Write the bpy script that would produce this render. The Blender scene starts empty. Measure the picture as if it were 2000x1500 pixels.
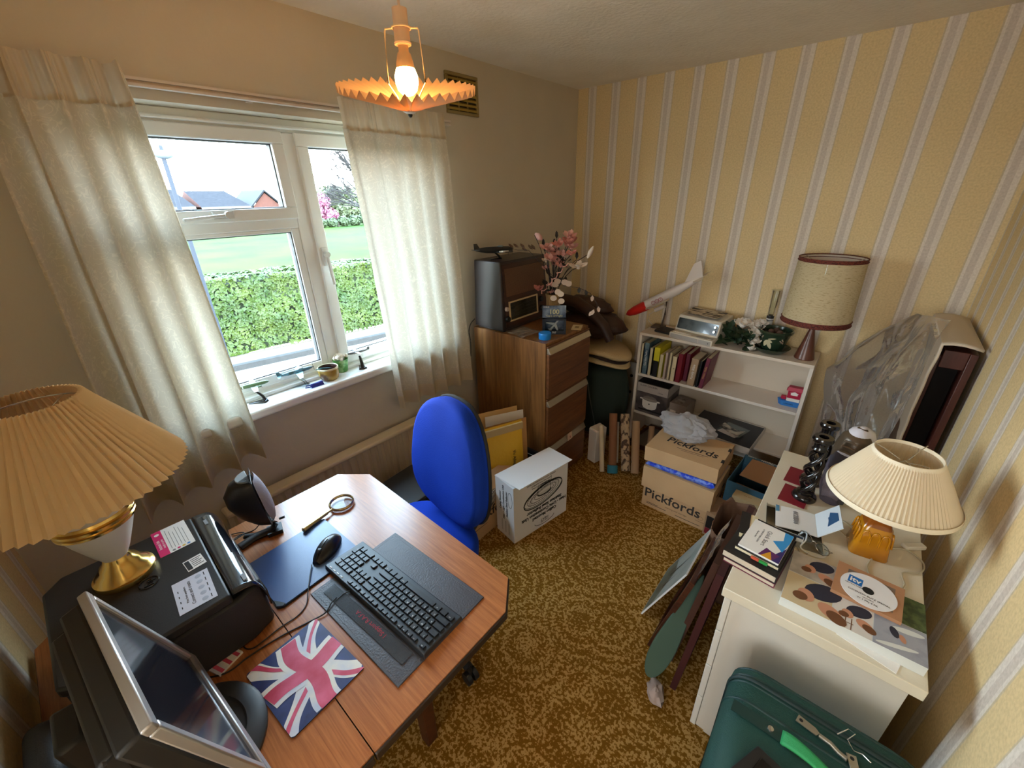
import bpy, bmesh, math, random
from mathutils import Vector, Matrix, Euler
from math import sin, cos, pi, radians
S = bpy.context.scene
COL = S.collection
random.seed(7)

# ------------------------------------------------------------------ camera, world, sun, exposure
cam_d = bpy.data.cameras.new('camera')
cam_d.sensor_fit = 'HORIZONTAL'; cam_d.sensor_width = 36.0; cam_d.lens = 14.491
cam_d.clip_start = 0.02; cam_d.clip_end = 500
cam = bpy.data.objects.new('camera', cam_d); COL.objects.link(cam)
_r = Vector((0.76056, 0.64888, -0.02241)); _d = Vector((0.25694, -0.33250, -0.90743)); _f = Vector((-0.59626, 0.68440, -0.41961))
cam.matrix_world = Matrix(((_r.x, -_d.x, -_f.x, 1.88049), (_r.y, -_d.y, -_f.y, -2.94213), (_r.z, -_d.z, -_f.z, 1.756), (0, 0, 0, 1)))
S.camera = cam
S.view_settings.view_transform = 'Standard'; S.view_settings.look = 'None'
S.view_settings.gamma = 1.0; S.view_settings.use_curve_mapping = False
S.view_settings.exposure = EXPO = 0.55
S.cycles.max_bounces = 12; S.cycles.diffuse_bounces = 8; S.cycles.glossy_bounces = 4
S.cycles.transmission_bounces = 8; S.cycles.transparent_max_bounces = 16
S.cycles.sample_clamp_indirect = 6.0
try:
    S.cycles.use_denoising = True
except Exception:
    pass

W = bpy.data.worlds.new('sky'); S.world = W; W.use_nodes = True
wn = W.node_tree.nodes; wl = W.node_tree.links; wn.clear()
wo = wn.new('ShaderNodeOutputWorld'); wb = wn.new('ShaderNodeBackground'); wl.new(wb.outputs[0], wo.inputs[0])
tc = wn.new('ShaderNodeTexCoord'); sx = wn.new('ShaderNodeSeparateXYZ'); wl.new(tc.outputs['Generated'], sx.inputs[0])
cr = wn.new('ShaderNodeValToRGB'); wl.new(sx.outputs['Z'], cr.inputs[0])
cr.color_ramp.elements[0].position = 0.10; cr.color_ramp.elements[0].color = (.93, .97, 1.0, 1)
cr.color_ramp.elements[1].position = 0.5; cr.color_ramp.elements[1].color = (0.52, 0.75, 1.0, 1)
wl.new(cr.outputs[0], wb.inputs['Color']); wb.inputs['Strength'].default_value = 21.0

sun_d = bpy.data.lights.new('sun', 'SUN'); sun_d.energy = 2.6; sun_d.angle = radians(1.5); sun_d.color = (1, .95, .85)
sun = bpy.data.objects.new('sun', sun_d); COL.objects.link(sun)
sun.rotation_euler = Vector((-0.45, 0.55, -0.75)).to_track_quat('-Z', 'Y').to_euler(); sun.location = (4, -4, 8)
# the daylight portal sits in the window opening and only guides sampling of the sky
por_d = bpy.data.lights.new('window_portal', 'AREA'); por_d.shape = 'RECTANGLE'; por_d.size = 1.34; por_d.size_y = 1.1
por_d.cycles.is_portal = True
por = bpy.data.objects.new('window_portal', por_d); COL.objects.link(por)
por.matrix_world = Matrix(((0, 0, -1, -0.2), (1, 0, 0, -2.05), (0, -1, 0, 1.5), (0, 0, 0, 1)))

# added, unseen area lamp on the landing, brightens the room from behind the camera
fill_d = bpy.data.lights.new('added_fill_light', 'AREA'); fill_d.shape = 'RECTANGLE'; fill_d.size = 1.3; fill_d.size_y = 1.3; fill_d.energy = 32; fill_d.color = (.88, .95, 1.0)
fill = bpy.data.objects.new('added_fill_light', fill_d); COL.objects.link(fill)
fill.location = (1.75, -5.15, 1.55); fill.rotation_euler = (radians(90), 0, 0)

# ------------------------------------------------------------------ materials
def lin(c):
    return tuple(((v / 255) / 12.92 if v / 255 <= .04045 else ((v / 255 + .055) / 1.055) ** 2.4) for v in c)
_mats = {}
def mat(name, rgb, rough=.5, metal=0.0, noise=None, bump=None, spec=.5, stretch=(1, 1, 1), rgb2=None, emit=None, coat=0):
    """rgb in 0-255 sRGB. noise=(scale, low, high) ramps between rgb and rgb2."""
    if name in _mats: return _mats[name]
    m = bpy.data.materials.new(name); m.use_nodes = True; nt = m.node_tree; N = nt.nodes; L = nt.links
    b = N['Principled BSDF']; c = lin(rgb)
    b.inputs['Base Color'].default_value = (*c, 1); b.inputs['Roughness'].default_value = rough
    b.inputs['Metallic'].default_value = metal; b.inputs['Specular IOR Level'].default_value = spec
    b.inputs['Coat Weight'].default_value = coat
    if noise or bump:
        t = N.new('ShaderNodeTexCoord'); mp = N.new('ShaderNodeMapping'); mp.inputs['Scale'].default_value = stretch
        L.new(t.outputs['Object'], mp.inputs['Vector'])
    if noise:
        n = N.new('ShaderNodeTexNoise'); n.inputs['Scale'].default_value = noise[0]; n.inputs['Detail'].default_value = 6
        L.new(mp.outputs[0], n.inputs['Vector']); r = N.new('ShaderNodeValToRGB'); L.new(n.outputs['Fac'], r.inputs[0])
        r.color_ramp.elements[0].position = noise[1]; r.color_ramp.elements[1].position = noise[2]
        r.color_ramp.elements[0].color = (*c, 1)
        c2 = lin(rgb2) if rgb2 else tuple(v * .7 for v in c); r.color_ramp.elements[1].color = (*c2, 1)
        L.new(r.outputs[0], b.inputs['Base Color'])
    if bump:
        n2 = N.new('ShaderNodeTexNoise'); n2.inputs['Scale'].default_value = bump[0]; n2.inputs['Detail'].default_value = 4
        L.new(mp.outputs[0], n2.inputs['Vector']); bp = N.new('ShaderNodeBump'); bp.inputs['Strength'].default_value = bump[1]
        bp.inputs['Distance'].default_value = .004
        L.new(n2.outputs['Fac'], bp.inputs['Height']); L.new(bp.outputs[0], b.inputs['Normal'])
    if emit:
        b.inputs['Emission Color'].default_value = (*lin(rgb), 1); b.inputs['Emission Strength'].default_value = emit
    _mats[name] = m
    return m
def clear_mat(name, tint=(255, 255, 255), rough=.05, gloss=.12, bump=None, milk=0.0, milkc=(235, 235, 235)):
    """thin transparent film or pane: mostly see-through with a glossy coat, milk adds a diffuse haze"""
    if name in _mats: return _mats[name]
    m = bpy.data.materials.new(name); m.use_nodes = True; nt = m.node_tree; N = nt.nodes; L = nt.links; N.clear()
    o = N.new('ShaderNodeOutputMaterial'); tr = N.new('ShaderNodeBsdfTransparent'); tr.inputs[0].default_value = (*lin(tint), 1)
    g = N.new('ShaderNodeBsdfGlossy'); g.inputs['Roughness'].default_value = rough
    mx = N.new('ShaderNodeMixShader'); lw = N.new('ShaderNodeLayerWeight'); lw.inputs[0].default_value = gloss
    L.new(lw.outputs['Fresnel'], mx.inputs[0]); L.new(tr.outputs[0], mx.inputs[1]); L.new(g.outputs[0], mx.inputs[2])
    out = mx
    if milk:
        d = N.new('ShaderNodeBsdfDiffuse'); d.inputs[0].default_value = (*lin(milkc), 1)
        tl = N.new('ShaderNodeBsdfTranslucent'); tl.inputs[0].default_value = (*lin(milkc), 1)
        ad = N.new('ShaderNodeMixShader'); ad.inputs[0].default_value = .4; L.new(d.outputs[0], ad.inputs[1]); L.new(tl.outputs[0], ad.inputs[2])
        m2 = N.new('ShaderNodeMixShader'); m2.inputs[0].default_value = milk
        L.new(mx.outputs[0], m2.inputs[1]); L.new(ad.outputs[0], m2.inputs[2]); out = m2
    if bump:
        t = N.new('ShaderNodeTexCoord'); n2 = N.new('ShaderNodeTexNoise'); n2.inputs['Scale'].default_value = bump[0]; n2.inputs['Detail'].default_value = 3
        L.new(t.outputs['Object'], n2.inputs['Vector']); bp = N.new('ShaderNodeBump'); bp.inputs['Strength'].default_value = bump[1]; bp.inputs['Distance'].default_value = .02
        L.new(n2.outputs['Fac'], bp.inputs['Height']); L.new(bp.outputs[0], g.inputs['Normal']); L.new(bp.outputs[0], lw.inputs['Normal'])
    L.new(out.outputs[0], o.inputs[0]); _mats[name] = m
    return m
def cloth_mat(name, rgb, trans=.45, damask=False):
    if name in _mats: return _mats[name]
    m = bpy.data.materials.new(name); m.use_nodes = True; nt = m.node_tree; N = nt.nodes; L = nt.links; N.clear()
    o = N.new('ShaderNodeOutputMaterial'); d = N.new('ShaderNodeBsdfDiffuse'); t = N.new('ShaderNodeBsdfTranslucent'); mx = N.new('ShaderNodeMixShader')
    mx.inputs[0].default_value = trans; c = lin(rgb)
    d.inputs[0].default_value = (*c, 1); t.inputs[0].default_value = (*c, 1)
    if damask:
        tc = N.new('ShaderNodeTexCoord'); n = N.new('ShaderNodeTexNoise'); n.inputs['Scale'].default_value = 22; n.inputs['Detail'].default_value = 1; n.inputs['Distortion'].default_value = 2.5
        L.new(tc.outputs['Object'], n.inputs['Vector']); r = N.new('ShaderNodeValToRGB'); L.new(n.outputs['Fac'], r.inputs[0])
        e = r.color_ramp.elements; e[0].position = .46; e[1].position = .5; e.new(.54)
        e[0].color = (*[v * .88 for v in c], 1); e[1].color = (*[min(1, v * 1.04) for v in c], 1); e[2].color = (*[v * .88 for v in c], 1)
        L.new(r.outputs[0], d.inputs[0]); L.new(r.outputs[0], t.inputs[0])
    L.new(d.outputs[0], mx.inputs[1]); L.new(t.outputs[0], mx.inputs[2]); L.new(mx.outputs[0], o.inputs[0]); _mats[name] = m
    return m
def nodes_of(name):
    m = bpy.data.materials.new(name); m.use_nodes = True; _mats[name] = m
    return m, m.node_tree.nodes, m.node_tree.links, m.node_tree.nodes['Principled BSDF']

def stripe_mat(name, axis, period, off):
    """striped wallpaper: wide cream band, thin pale line, grey band, pale band"""
    m, N, L, b = nodes_of(name); b.inputs['Roughness'].default_value = .75; b.inputs['Specular IOR Level'].default_value = .25
    t = N.new('ShaderNodeTexCoord'); s = N.new('ShaderNodeSeparateXYZ'); L.new(t.outputs['Object'], s.inputs[0])
    a = N.new('ShaderNodeMath'); a.operation = 'SUBTRACT'; L.new(s.outputs[axis], a.inputs[0]); a.inputs[1].default_value = off
    d = N.new('ShaderNodeMath'); d.operation = 'DIVIDE'; L.new(a.outputs[0], d.inputs[0]); d.inputs[1].default_value = period
    f = N.new('ShaderNodeMath'); f.operation = 'FRACT'; L.new(d.outputs[0], f.inputs[0])
    r = N.new('ShaderNodeValToRGB'); r.color_ramp.interpolation = 'CONSTANT'; L.new(f.outputs[0], r.inputs[0])
    e = r.color_ramp.elements
    pale = (*lin((232, 221, 208)), 1); grey = (*lin((216, 203, 190)), 1); edge = (*lin((212, 194, 162)), 1); cream = (*lin((228, 203, 154)), 1)
    e[0].position = 0; e[0].color = pale; e[1].position = .06; e[1].color = grey
    for p, c in ((.20, pale), (.315, edge), (.34, cream), (.962, edge)):
        q = e.new(p); q.color = c
    n = N.new('ShaderNodeTexNoise'); n.inputs['Scale'].default_value = 120; n.inputs['Detail'].default_value = 5; L.new(t.outputs['Object'], n.inputs['Vector'])
    mx = N.new('ShaderNodeMix'); mx.data_type = 'RGBA'; mx.blend_type = 'MULTIPLY'; mx.inputs['Factor'].default_value = .55
    L.new(r.outputs[0], mx.inputs['A']); r2 = N.new('ShaderNodeValToRGB'); L.new(n.outputs['Fac'], r2.inputs[0])
    r2.color_ramp.elements[0].color = (.72, .70, .66, 1); r2.color_ramp.elements[0].position = .3; r2.color_ramp.elements[1].position = .62
    L.new(r2.outputs[0], mx.inputs['B']); L.new(mx.outputs['Result'], b.inputs['Base Color'])
    bp = N.new('ShaderNodeBump'); bp.inputs['Strength'].default_value = .25; bp.inputs['Distance'].default_value = .002; L.new(n.outputs['Fac'], bp.inputs['Height']); L.new(bp.outputs[0], b.inputs['Normal'])
    return m

def carpet_mat():
    m, N, L, b = nodes_of('carpet'); b.inputs['Roughness'].default_value = .95; b.inputs['Specular IOR Level'].default_value = .1
    t = N.new('ShaderNodeTexCoord'); o = t.outputs['Object']
    n1 = N.new('ShaderNodeTexNoise'); n1.inputs['Scale'].default_value = 84; n1.inputs['Detail'].default_value = 2; n1.inputs['Roughness'].default_value = .6; L.new(o, n1.inputs['Vector'])
    n2 = N.new('ShaderNodeTexNoise'); n2.inputs['Scale'].default_value = 4.2; n2.inputs['Detail'].default_value = 3; L.new(o, n2.inputs['Vector'])
    v = N.new('ShaderNodeTexVoronoi'); v.inputs['Scale'].default_value = 3.6; v.inputs['Randomness'].default_value = .8; L.new(o, v.inputs['Vector'])
    mm = N.new('ShaderNodeMath'); mm.operation = 'MULTIPLY'; L.new(v.outputs['Distance'], mm.inputs[0]); mm.inputs[1].default_value = 42
    sn = N.new('ShaderNodeMath'); sn.operation = 'SINE'; L.new(mm.outputs[0], sn.inputs[0])
    k = N.new('ShaderNodeMath'); k.operation = 'MULTIPLY_ADD'; L.new(sn.outputs[0], k.inputs[0]); k.inputs[1].default_value = .045; L.new(n1.outputs['Fac'], k.inputs[2])
    k2 = N.new('ShaderNodeMath'); k2.operation = 'MULTIPLY_ADD'; L.new(n2.outputs['Fac'], k2.inputs[0]); k2.inputs[1].default_value = .16; L.new(k.outputs[0], k2.inputs[2])
    r = N.new('ShaderNodeValToRGB'); L.new(k2.outputs[0], r.inputs[0]); e = r.color_ramp.elements
    e[0].position = .535; e[0].color = (*lin((118, 78, 18)), 1); e[1].position = .645; e[1].color = (*lin((178, 138, 78)), 1)
    q = e.new(.58); q.color = (*lin((130, 89, 26)), 1)
    L.new(r.outputs[0], b.inputs['Base Color'])
    n3 = N.new('ShaderNodeTexNoise'); n3.inputs['Scale'].default_value = 400; L.new(o, n3.inputs['Vector'])
    bp = N.new('ShaderNodeBump'); bp.inputs['Strength'].default_value = .5; bp.inputs['Distance'].default_value = .004; L.new(n3.outputs['Fac'], bp.inputs['Height']); L.new(bp.outputs[0], b.inputs['Normal'])
    return m
def wood_mat(name, c1, c2, stretch=(30, 2, 30), rough=.4, scale=1.0, coat=0, lo=.35, hi=.7, spec=.5):
    if name in _mats: return _mats[name]
    m, N, L, b = nodes_of(name); b.inputs['Roughness'].default_value = rough; b.inputs['Coat Weight'].default_value = coat; b.inputs['Coat Roughness'].default_value = .2
    b.inputs['Specular IOR Level'].default_value = spec
    t = N.new('ShaderNodeTexCoord'); mp = N.new('ShaderNodeMapping'); mp.inputs['Scale'].default_value = stretch; L.new(t.outputs['Object'], mp.inputs['Vector'])
    n = N.new('ShaderNodeTexNoise'); n.inputs['Scale'].default_value = scale; n.inputs['Detail'].default_value = 7; n.inputs['Roughness'].default_value = .65; n.inputs['Distortion'].default_value = .6
    L.new(mp.outputs[0], n.inputs['Vector']); r = N.new('ShaderNodeValToRGB'); L.new(n.outputs['Fac'], r.inputs[0])
    r.color_ramp.elements[0].position = lo; r.color_ramp.elements[0].color = (*lin(c1), 1); r.color_ramp.elements[1].position = hi; r.color_ramp.elements[1].color = (*lin(c2), 1)
    L.new(r.outputs[0], b.inputs['Base Color']); return m

# ------------------------------------------------------------------ mesh builder
def frame(pos, xd, up):
    """matrix whose local x runs along xd and local y along up"""
    x = Vector(xd).normalized(); y = Vector(up); z = x.cross(y).normalized(); y = z.cross(x)
    return Matrix(((x.x, y.x, z.x, pos[0]), (x.y, y.y, z.y, pos[1]), (x.z, y.z, z.z, pos[2]), (0, 0, 0, 1)))
class B:
    def __init__(self): self.bm = bmesh.new(); self.M = None
    def _v(self, p):
        p = Vector(p)
        if self.M is not None: p = self.M @ p
        return self.bm.verts.new(p)
    def face(self, vs, mi=0):
        try:
            f = self.bm.faces.new(vs); f.material_index = mi; return f
        except ValueError:
            return None
    def poly(self, pts, mi=0): return self.face([self._v(p) for p in pts], mi)
    def box(self, x0, y0, z0, x1, y1, z1, mi=0):
        v = [self._v(p) for p in ((x0, y0, z0), (x1, y0, z0), (x1, y1, z0), (x0, y1, z0), (x0, y0, z1), (x1, y0, z1), (x1, y1, z1), (x0, y1, z1))]
        for q in ((3, 2, 1, 0), (4, 5, 6, 7), (0, 1, 5, 4), (1, 2, 6, 5), (2, 3, 7, 6), (3, 0, 4, 7)): self.face([v[i] for i in q], mi)
        return self
    def hexa(self, lo, hi, mi=0):
        """two quads (ccw seen from above) joined by sides"""
        v = [self._v(p) for p in list(lo) + list(hi)]
        n = len(lo)
        self.face([v[i] for i in range(n - 1, -1, -1)], mi); self.face([v[n + i] for i in range(n)], mi)
        for i in range(n): j = (i + 1) % n; self.face([v[i], v[j], v[n + j], v[n + i]], mi)
        return self
    def prism(self, pts, z0, z1, mi=0):
        return self.hexa([(p[0], p[1], z0) for p in pts], [(p[0], p[1], z1) for p in pts], mi)
    def rings(self, rings, mi=0, cap=True, wrap=True):
        vs = [[self._v(p) for p in r] for r in rings]
        for a, b_ in zip(vs, vs[1:]):
            n = len(a)
            for i in range(n if wrap else n - 1):
                j = (i + 1) % n; self.face([a[i], a[j], b_[j], b_[i]], mi)
        if cap and wrap:
            self.face(list(reversed(vs[0])), mi); self.face(vs[-1], mi)
        return self
    def lathe(self, prof, c=(0, 0, 0), n=32, mi=0, cap=True, sx=1, sy=1, ax=None, wob=None):
        """prof = [(r, z)]; ax = (xdir, up) to tilt the axis onto `up`"""
        R = []
        for k, (r, z) in enumerate(prof):
            ring = []
            for i in range(n):
                a = 2 * pi * i / n; rr = max(r, 1e-4) * (wob(a, z) if wob else 1)
                ring.append(Vector((rr * cos(a) * sx, rr * sin(a) * sy, z)))
            R.append(ring)
        if ax:
            zz = Vector(ax).normalized(); q = zz.to_track_quat('Z', 'Y').to_matrix()
            R = [[q @ p for p in r] for r in R]
        R = [[p + Vector(c) for p in r] for r in R]
        return self.rings(R, mi, cap)
    def cyl(self, p0, p1, r0, r1=None, n=16, mi=0):
        r1 = r0 if r1 is None else r1; d = Vector(p1) - Vector(p0)
        return self.lathe([(r0, 0), (r1, d.length)], p0, n, mi, True, ax=d)
    def tube(self, pts, r, n=8, mi=0, closed=False, flat=1.0):
        P = [Vector(p) for p in pts]; R = []; m = len(P)
        for i, p in enumerate(P):
            a = P[i - 1] if (i > 0 or closed) else p; b_ = P[(i + 1) % m] if (i < m - 1 or closed) else p
            t = (b_ - a).normalized(); u = t.cross(Vector((0, 0, 1)))
            if u.length < 1e-3: u = t.cross(Vector((1, 0, 0)))
            u.normalize(); w = u.cross(t); rr = r(i / max(1, m - 1)) if callable(r) else r
            R.append([p + u * rr * cos(2 * pi * k / n) + w * rr * flat * sin(2 * pi * k / n) for k in range(n)])
        if closed: R.append(R[0])
        return self.rings(R, mi, not closed)
    def grid(self, fn, nu, nv, mi=0):
        vs = [[self._v(fn(i / nu, j / nv)) for j in range(nv + 1)] for i in range(nu + 1)]
        for i in range(nu):
            for j in range(nv): self.face([vs[i][j], vs[i + 1][j], vs[i + 1][j + 1], vs[i][j + 1]], mi)
        return self
    def ball(self, c, r, n=16, mi=0, squash=(1, 1, 1), fn=None):
        R = []
        for k in range(n // 2 + 1):
            th = pi * k / (n // 2); ring = []
            for i in range(n):
                a = 2 * pi * i / n; d = Vector((sin(th) * cos(a), sin(th) * sin(a), -cos(th)))
                if k in (0, n // 2): d = Vector((1e-4 * cos(a), 1e-4 * sin(a), -cos(th)))
                rr = r * (fn(d) if fn else 1)
                ring.append(Vector(c) + Vector((d.x * rr * squash[0], d.y * rr * squash[1], d.z * rr * squash[2])))
            R.append(ring)
        return self.rings(R, mi)
    def text(self, s, size, pos, xd, up, mi=0, align='CENTER', ex=0.0004, sx=1.0, bold=0.0):
        cu = bpy.data.curves.new('t', 'FONT'); cu.body = s; cu.size = size; cu.align_x = align; cu.align_y = 'CENTER'
        cu.extrude = ex; cu.resolution_u = 2; cu.offset = bold
        ob = bpy.data.objects.new('t', cu); me = ob.to_mesh()
        F = frame(pos, xd, up); F = (self.M @ F) if self.M is not None else F
        vs = [self.bm.verts.new(F @ Vector((v.co.x * sx, v.co.y, v.co.z))) for v in me.vertices]
        for p in me.polygons: self.face([vs[i] for i in p.vertices], mi)
        ob.to_mesh_clear(); bpy.data.objects.remove(ob); bpy.data.curves.remove(cu)
        return self
    def o(self, name, mats, parent=None, smooth=None, bevel=0, seg=2, world=False, sub=0, solid=0, kind=None):
        bmesh.ops.recalc_face_normals(self.bm, faces=self.bm.faces)
        me = bpy.data.meshes.new(name); self.bm.to_mesh(me); self.bm.free()
        for m in (mats if isinstance(mats, (list, tuple)) else [mats]): me.materials.append(m)
        if smooth is not None:
            for p in me.polygons: p.use_smooth = True
            me.set_sharp_from_angle(angle=radians(smooth))
        ob = bpy.data.objects.new(name, me); COL.objects.link(ob)
        if parent: ob.parent = parent
        if world and parent: ob.matrix_local = root_mat(parent).inverted()
        if solid:
            md = ob.modifiers.new('thickness', 'SOLIDIFY'); md.thickness = solid; md.offset = 0
        if bevel:
            md = ob.modifiers.new('bevel', 'BEVEL'); md.width = bevel; md.segments = seg; md.limit_method = 'ANGLE'; md.angle_limit = radians(40)
            if smooth is None:
                for p in me.polygons: p.use_smooth = True
                me.set_sharp_from_angle(angle=radians(35))
        if sub:
            md = ob.modifiers.new('subd', 'SUBSURF'); md.levels = sub; md.render_levels = sub
        if kind: ob['kind'] = kind
        return ob
def root_mat(o):
    m = o.matrix_basis.copy()
    while o.parent: o = o.parent; m = o.matrix_basis @ m
    return m
def tag(o, label, cat, group=None, kind=None):
    o['label'] = label; o['category'] = cat
    if group: o['group'] = group
    if kind: o['kind'] = kind
    return o
def thing(name, label, cat, loc=(0, 0, 0), rz=0, group=None, rot=None):
    o = bpy.data.objects.new(name, None); COL.objects.link(o); o.empty_display_size = .05
    o.location = loc; o.rotation_euler = rot if rot else (0, 0, rz)
    return tag(o, label, cat, group)
def struct(b, name, mats, parent=None, **k):
    o = b.o(name, mats, parent, **k)
    if not parent: o['kind'] = 'structure'
    return o
def lumpy(seed, amp, freq):
    from mathutils import noise
    off = Vector((seed * 7.1, seed * 3.3, seed * 1.7))
    return lambda d: 1 + amp * noise.noise(Vector(d) * freq + off) + amp * .5 * noise.noise(Vector(d) * freq * 2.3 + off)
from mathutils import noise as NZ

BLACK = mat('black_plastic', (26, 26, 28), .45); BLACKG = mat('gloss_black', (14, 14, 16), .12, coat=.3)
WHITE = mat('white_plastic', (235, 234, 228), .45); WPAINT = mat('white_paint', (232, 228, 218), .5)
UPVC = mat('white_upvc', (236, 238, 236), .3); CHROME = mat('chrome', (210, 210, 208), .2, 1.0); STEEL = mat('brushed_steel', (175, 172, 165), .35, 1.0)
BRASS = mat('polished_brass', (232, 198, 120), .18, 1.0); CARD = mat('cardboard', (196, 160, 118), .8, noise=(6, .3, .8), rgb2=(184, 147, 106))
INK = mat('black_ink', (28, 26, 26), .7); PAPER = mat('white_paper', (238, 236, 232), .8); REDINK = mat('red_ink', (165, 25, 40), .7)
DKWOOD = wood_mat('dark_wood', (58, 28, 18), (92, 50, 32), (4, 40, 40), .4)
# ------------------------------------------------------------------ room shell
XR, YN, HT = 2.285, -3.25, 2.40
PLASTER = mat('beige_plaster', (204, 194, 176), .85, noise=(3, .3, .8), rgb2=(196, 186, 168), bump=(60, .15))
CEIL = mat('artex_ceiling', (238, 230, 216), .95, bump=(45, .9), noise=(5, .35, .8), rgb2=(228, 219, 203))
b = B(); b.box(0, YN, -.12, XR, 0, 0); struct(b, 'floor', carpet_mat())
b = B(); b.box(-.3, YN - .2, HT, XR + .2, .2, HT + .12); struct(b, 'ceiling', CEIL)
b = B(); b.box(0, 0, 0, XR, .2, HT); struct(b, 'wall_back', stripe_mat('wallpaper_back', 'X', .1767, .085))
b = B(); b.box(XR, YN, 0, XR + .2, .2, HT); struct(b, 'wall_right', stripe_mat('wallpaper_right', 'Y', .1767, -.02))
DX0, DX1 = 1.32, 2.14  # unseen doorway, opened here to let the added fill lamp in
b = B(); b.box(-.3, YN - .2, 0, DX0, YN, HT); b.box(DX1, YN - .2, 0, XR + .2, YN, HT); b.box(DX0, YN - .2, 2.02, DX1, YN, HT); struct(b, 'wall_near', stripe_mat('wallpaper_near', 'X', .1767, .06))
b = B(); b.box(DX0 - .07, YN - .001, 0, DX0, YN + .02, 2.09); b.box(DX1, YN - .001, 0, DX1 + .07, YN + .02, 2.09); b.box(DX0, YN - .001, 2.02, DX1, YN + .02, 2.09); struct(b, 'door_1', WPAINT, bevel=.004)
# unseen landing behind the open doorway, added to house the fill lamp
b = B(); b.box(.8, -5.3, -.12, 2.7, YN - .2, 0); b.box(DX0, YN - .2, -.12, DX1, YN, -.0); struct(b, 'floor_landing', mat('landing_carpet', (150, 120, 80), .95))
b = B(); b.box(.7, -5.3, 0, .8, YN - .2, HT); b.box(2.7, -5.3, 0, 2.8, YN - .2, HT); b.box(.7, -5.4, 0, 2.8, -5.3, HT); struct(b, 'wall_landing', PLASTER)
b = B(); b.box(.7, -5.3, HT, 2.8, YN - .2, HT + .12); struct(b, 'ceiling_landing', CEIL)
# window wall with its opening
OY0, OY1, OZ0, OZ1 = -2.735, -1.365, .93, 2.05
b = B()
b.box(-.27, YN, 0, 0, OY0, HT); b.box(-.27, OY1, 0, 0, .2, HT); b.box(-.27, OY0, 0, 0, OY1, OZ0); b.box(-.27, OY0, OZ1, 0, OY1, HT)
struct(b, 'wall_window', PLASTER)
b = B(); b.box(-.085, OY0 - .0, .905, .055, OY1, .948); struct(b, 'trim_sill', mat('sill_gloss', (238, 238, 236), .2), bevel=.012, seg=3)
b = B(); b.box(0, -.02, 0, XR, -.001, .08); struct(b, 'baseboard_back', WPAINT, bevel=.004)
b = B(); b.box(0.001, YN, 0, .018, -.02, .08); struct(b, 'baseboard_window', WPAINT, bevel=.004)
b = B(); b.box(XR - .018, YN, 0, XR - .001, -.02, .08); struct(b, 'baseboard_right', WPAINT, bevel=.004)
# window: outer frame, mullion, transom, two sashes
wr = thing('window_1', '', ''); del wr['label'], wr['category']; wr['kind'] = 'structure'
X0, X1 = -.16, -.09
b = B()
b.box(X0, OY0, .948, X1, OY1, .985); b.box(X0, OY0, 2.0, X1, OY1, OZ1); b.box(X0, OY0, .985, X1, OY0 + .04, 2.0); b.box(X0, OY1 - .04, .985, X1, OY1, 2.0)
b.box(X0, -2.082, .985, X1 + .004, -2.016, 2.0); b.box(X0, OY0 + .04, 1.64, X1 + .004, -2.082, 1.70)
b.box(X0 - .02, OY0, 2.012, X1 + .02, OY1, 2.024); b.box(X0 - .02, OY0, .95, X1 + .035, OY1, .966)
b.o('window_frame', UPVC, wr, bevel=.004)
def sash(y0, y1, z0, z1, w, name, x=0.0):
    b = B(); a, c = X0 + .01 + x, X1 + .016 + x
    b.box(a, y0, z0, c, y1, z0 + w); b.box(a, y0, z1 - w, c, y1, z1); b.box(a, y0, z0 + w, c, y0 + w, z1 - w); b.box(a, y1 - w, z0 + w, c, y1, z1 - w)
    s = b.o(name, UPVC, wr, bevel=.004)
    b = B(); b.box(-.135 + x, y0 + w - .003, z0 + w - .003, -.129 + x, y1 - w + .003, z1 - w + .003); b.o('pane', GLASS, s)
    b = B()
    g = .004
    b.box(-.125 + x, y0 + w - .001, z0 + w - .001, -.096 + x, y1 - w + .001, z0 + w + g); b.box(-.125 + x, y0 + w - .001, z1 - w - g, -.096 + x, y1 - w + .001, z1 - w + .001)
    b.box(-.125 + x, y0 + w - .001, z0 + w + g, -.096 + x, y0 + w + g, z1 - w - g); b.box(-.125 + x, y1 - w - g, z0 + w + g, -.096 + x, y1 - w + .001, z1 - w - g)
    b.o('gasket', mat('grey_gasket', (70, 72, 74), .6), s)
    return s
GLASS = clear_mat('window_glass', (250, 253, 252), .02, .06)
s1 = sash(OY0 + .035, -2.075, 1.678, 2.004, .045, 'top_sash')
s3 = sash(-2.024, OY1 - .035, .975, 2.004, .05, 'side_sash')
b = B(); b.box(X0 + .01, OY0 + .04, .985, X1, OY0 + .075, 1.64); b.box(X0 + .01, -2.115, .985, X1, -2.082, 1.64); b.box(X0 + .01, OY0 + .075, .985, X1, -2.115, 1.025); b.box(X0 + .01, OY0 + .075, 1.625, X1, -2.115, 1.64)
s2 = b.o('fixed_bead', UPVC, wr, bevel=.003)
b = B(); b.box(-.135, OY0 + .07, 1.02, -.129, -2.112, 1.628); b.o('pane', GLASS, s2)
b = B(); b.box(-.125, OY0 + .075, 1.025, -.1, -2.115, 1.029); b.box(-.125, OY0 + .075, 1.621, -.1, -2.115, 1.625); b.box(-.125, -2.119, 1.029, -.1, -2.115, 1.621); b.o('gasket', _mats['grey_gasket'], s2)
b = B(); b.box(-.074, -2.40, 1.692, -.062, -2.33, 1.718); b.tube([(-.055, -2.35, 1.705), (-.045, -2.40, 1.702), (-.045, -2.50, 1.694)], .009, 8, flat=.7); b.cyl((-.065, -2.352, 1.705), (-.04, -2.352, 1.705), .013); b.o('handle', mat('handle_white', (215, 215, 212), .3), s1, smooth=40)
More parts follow.
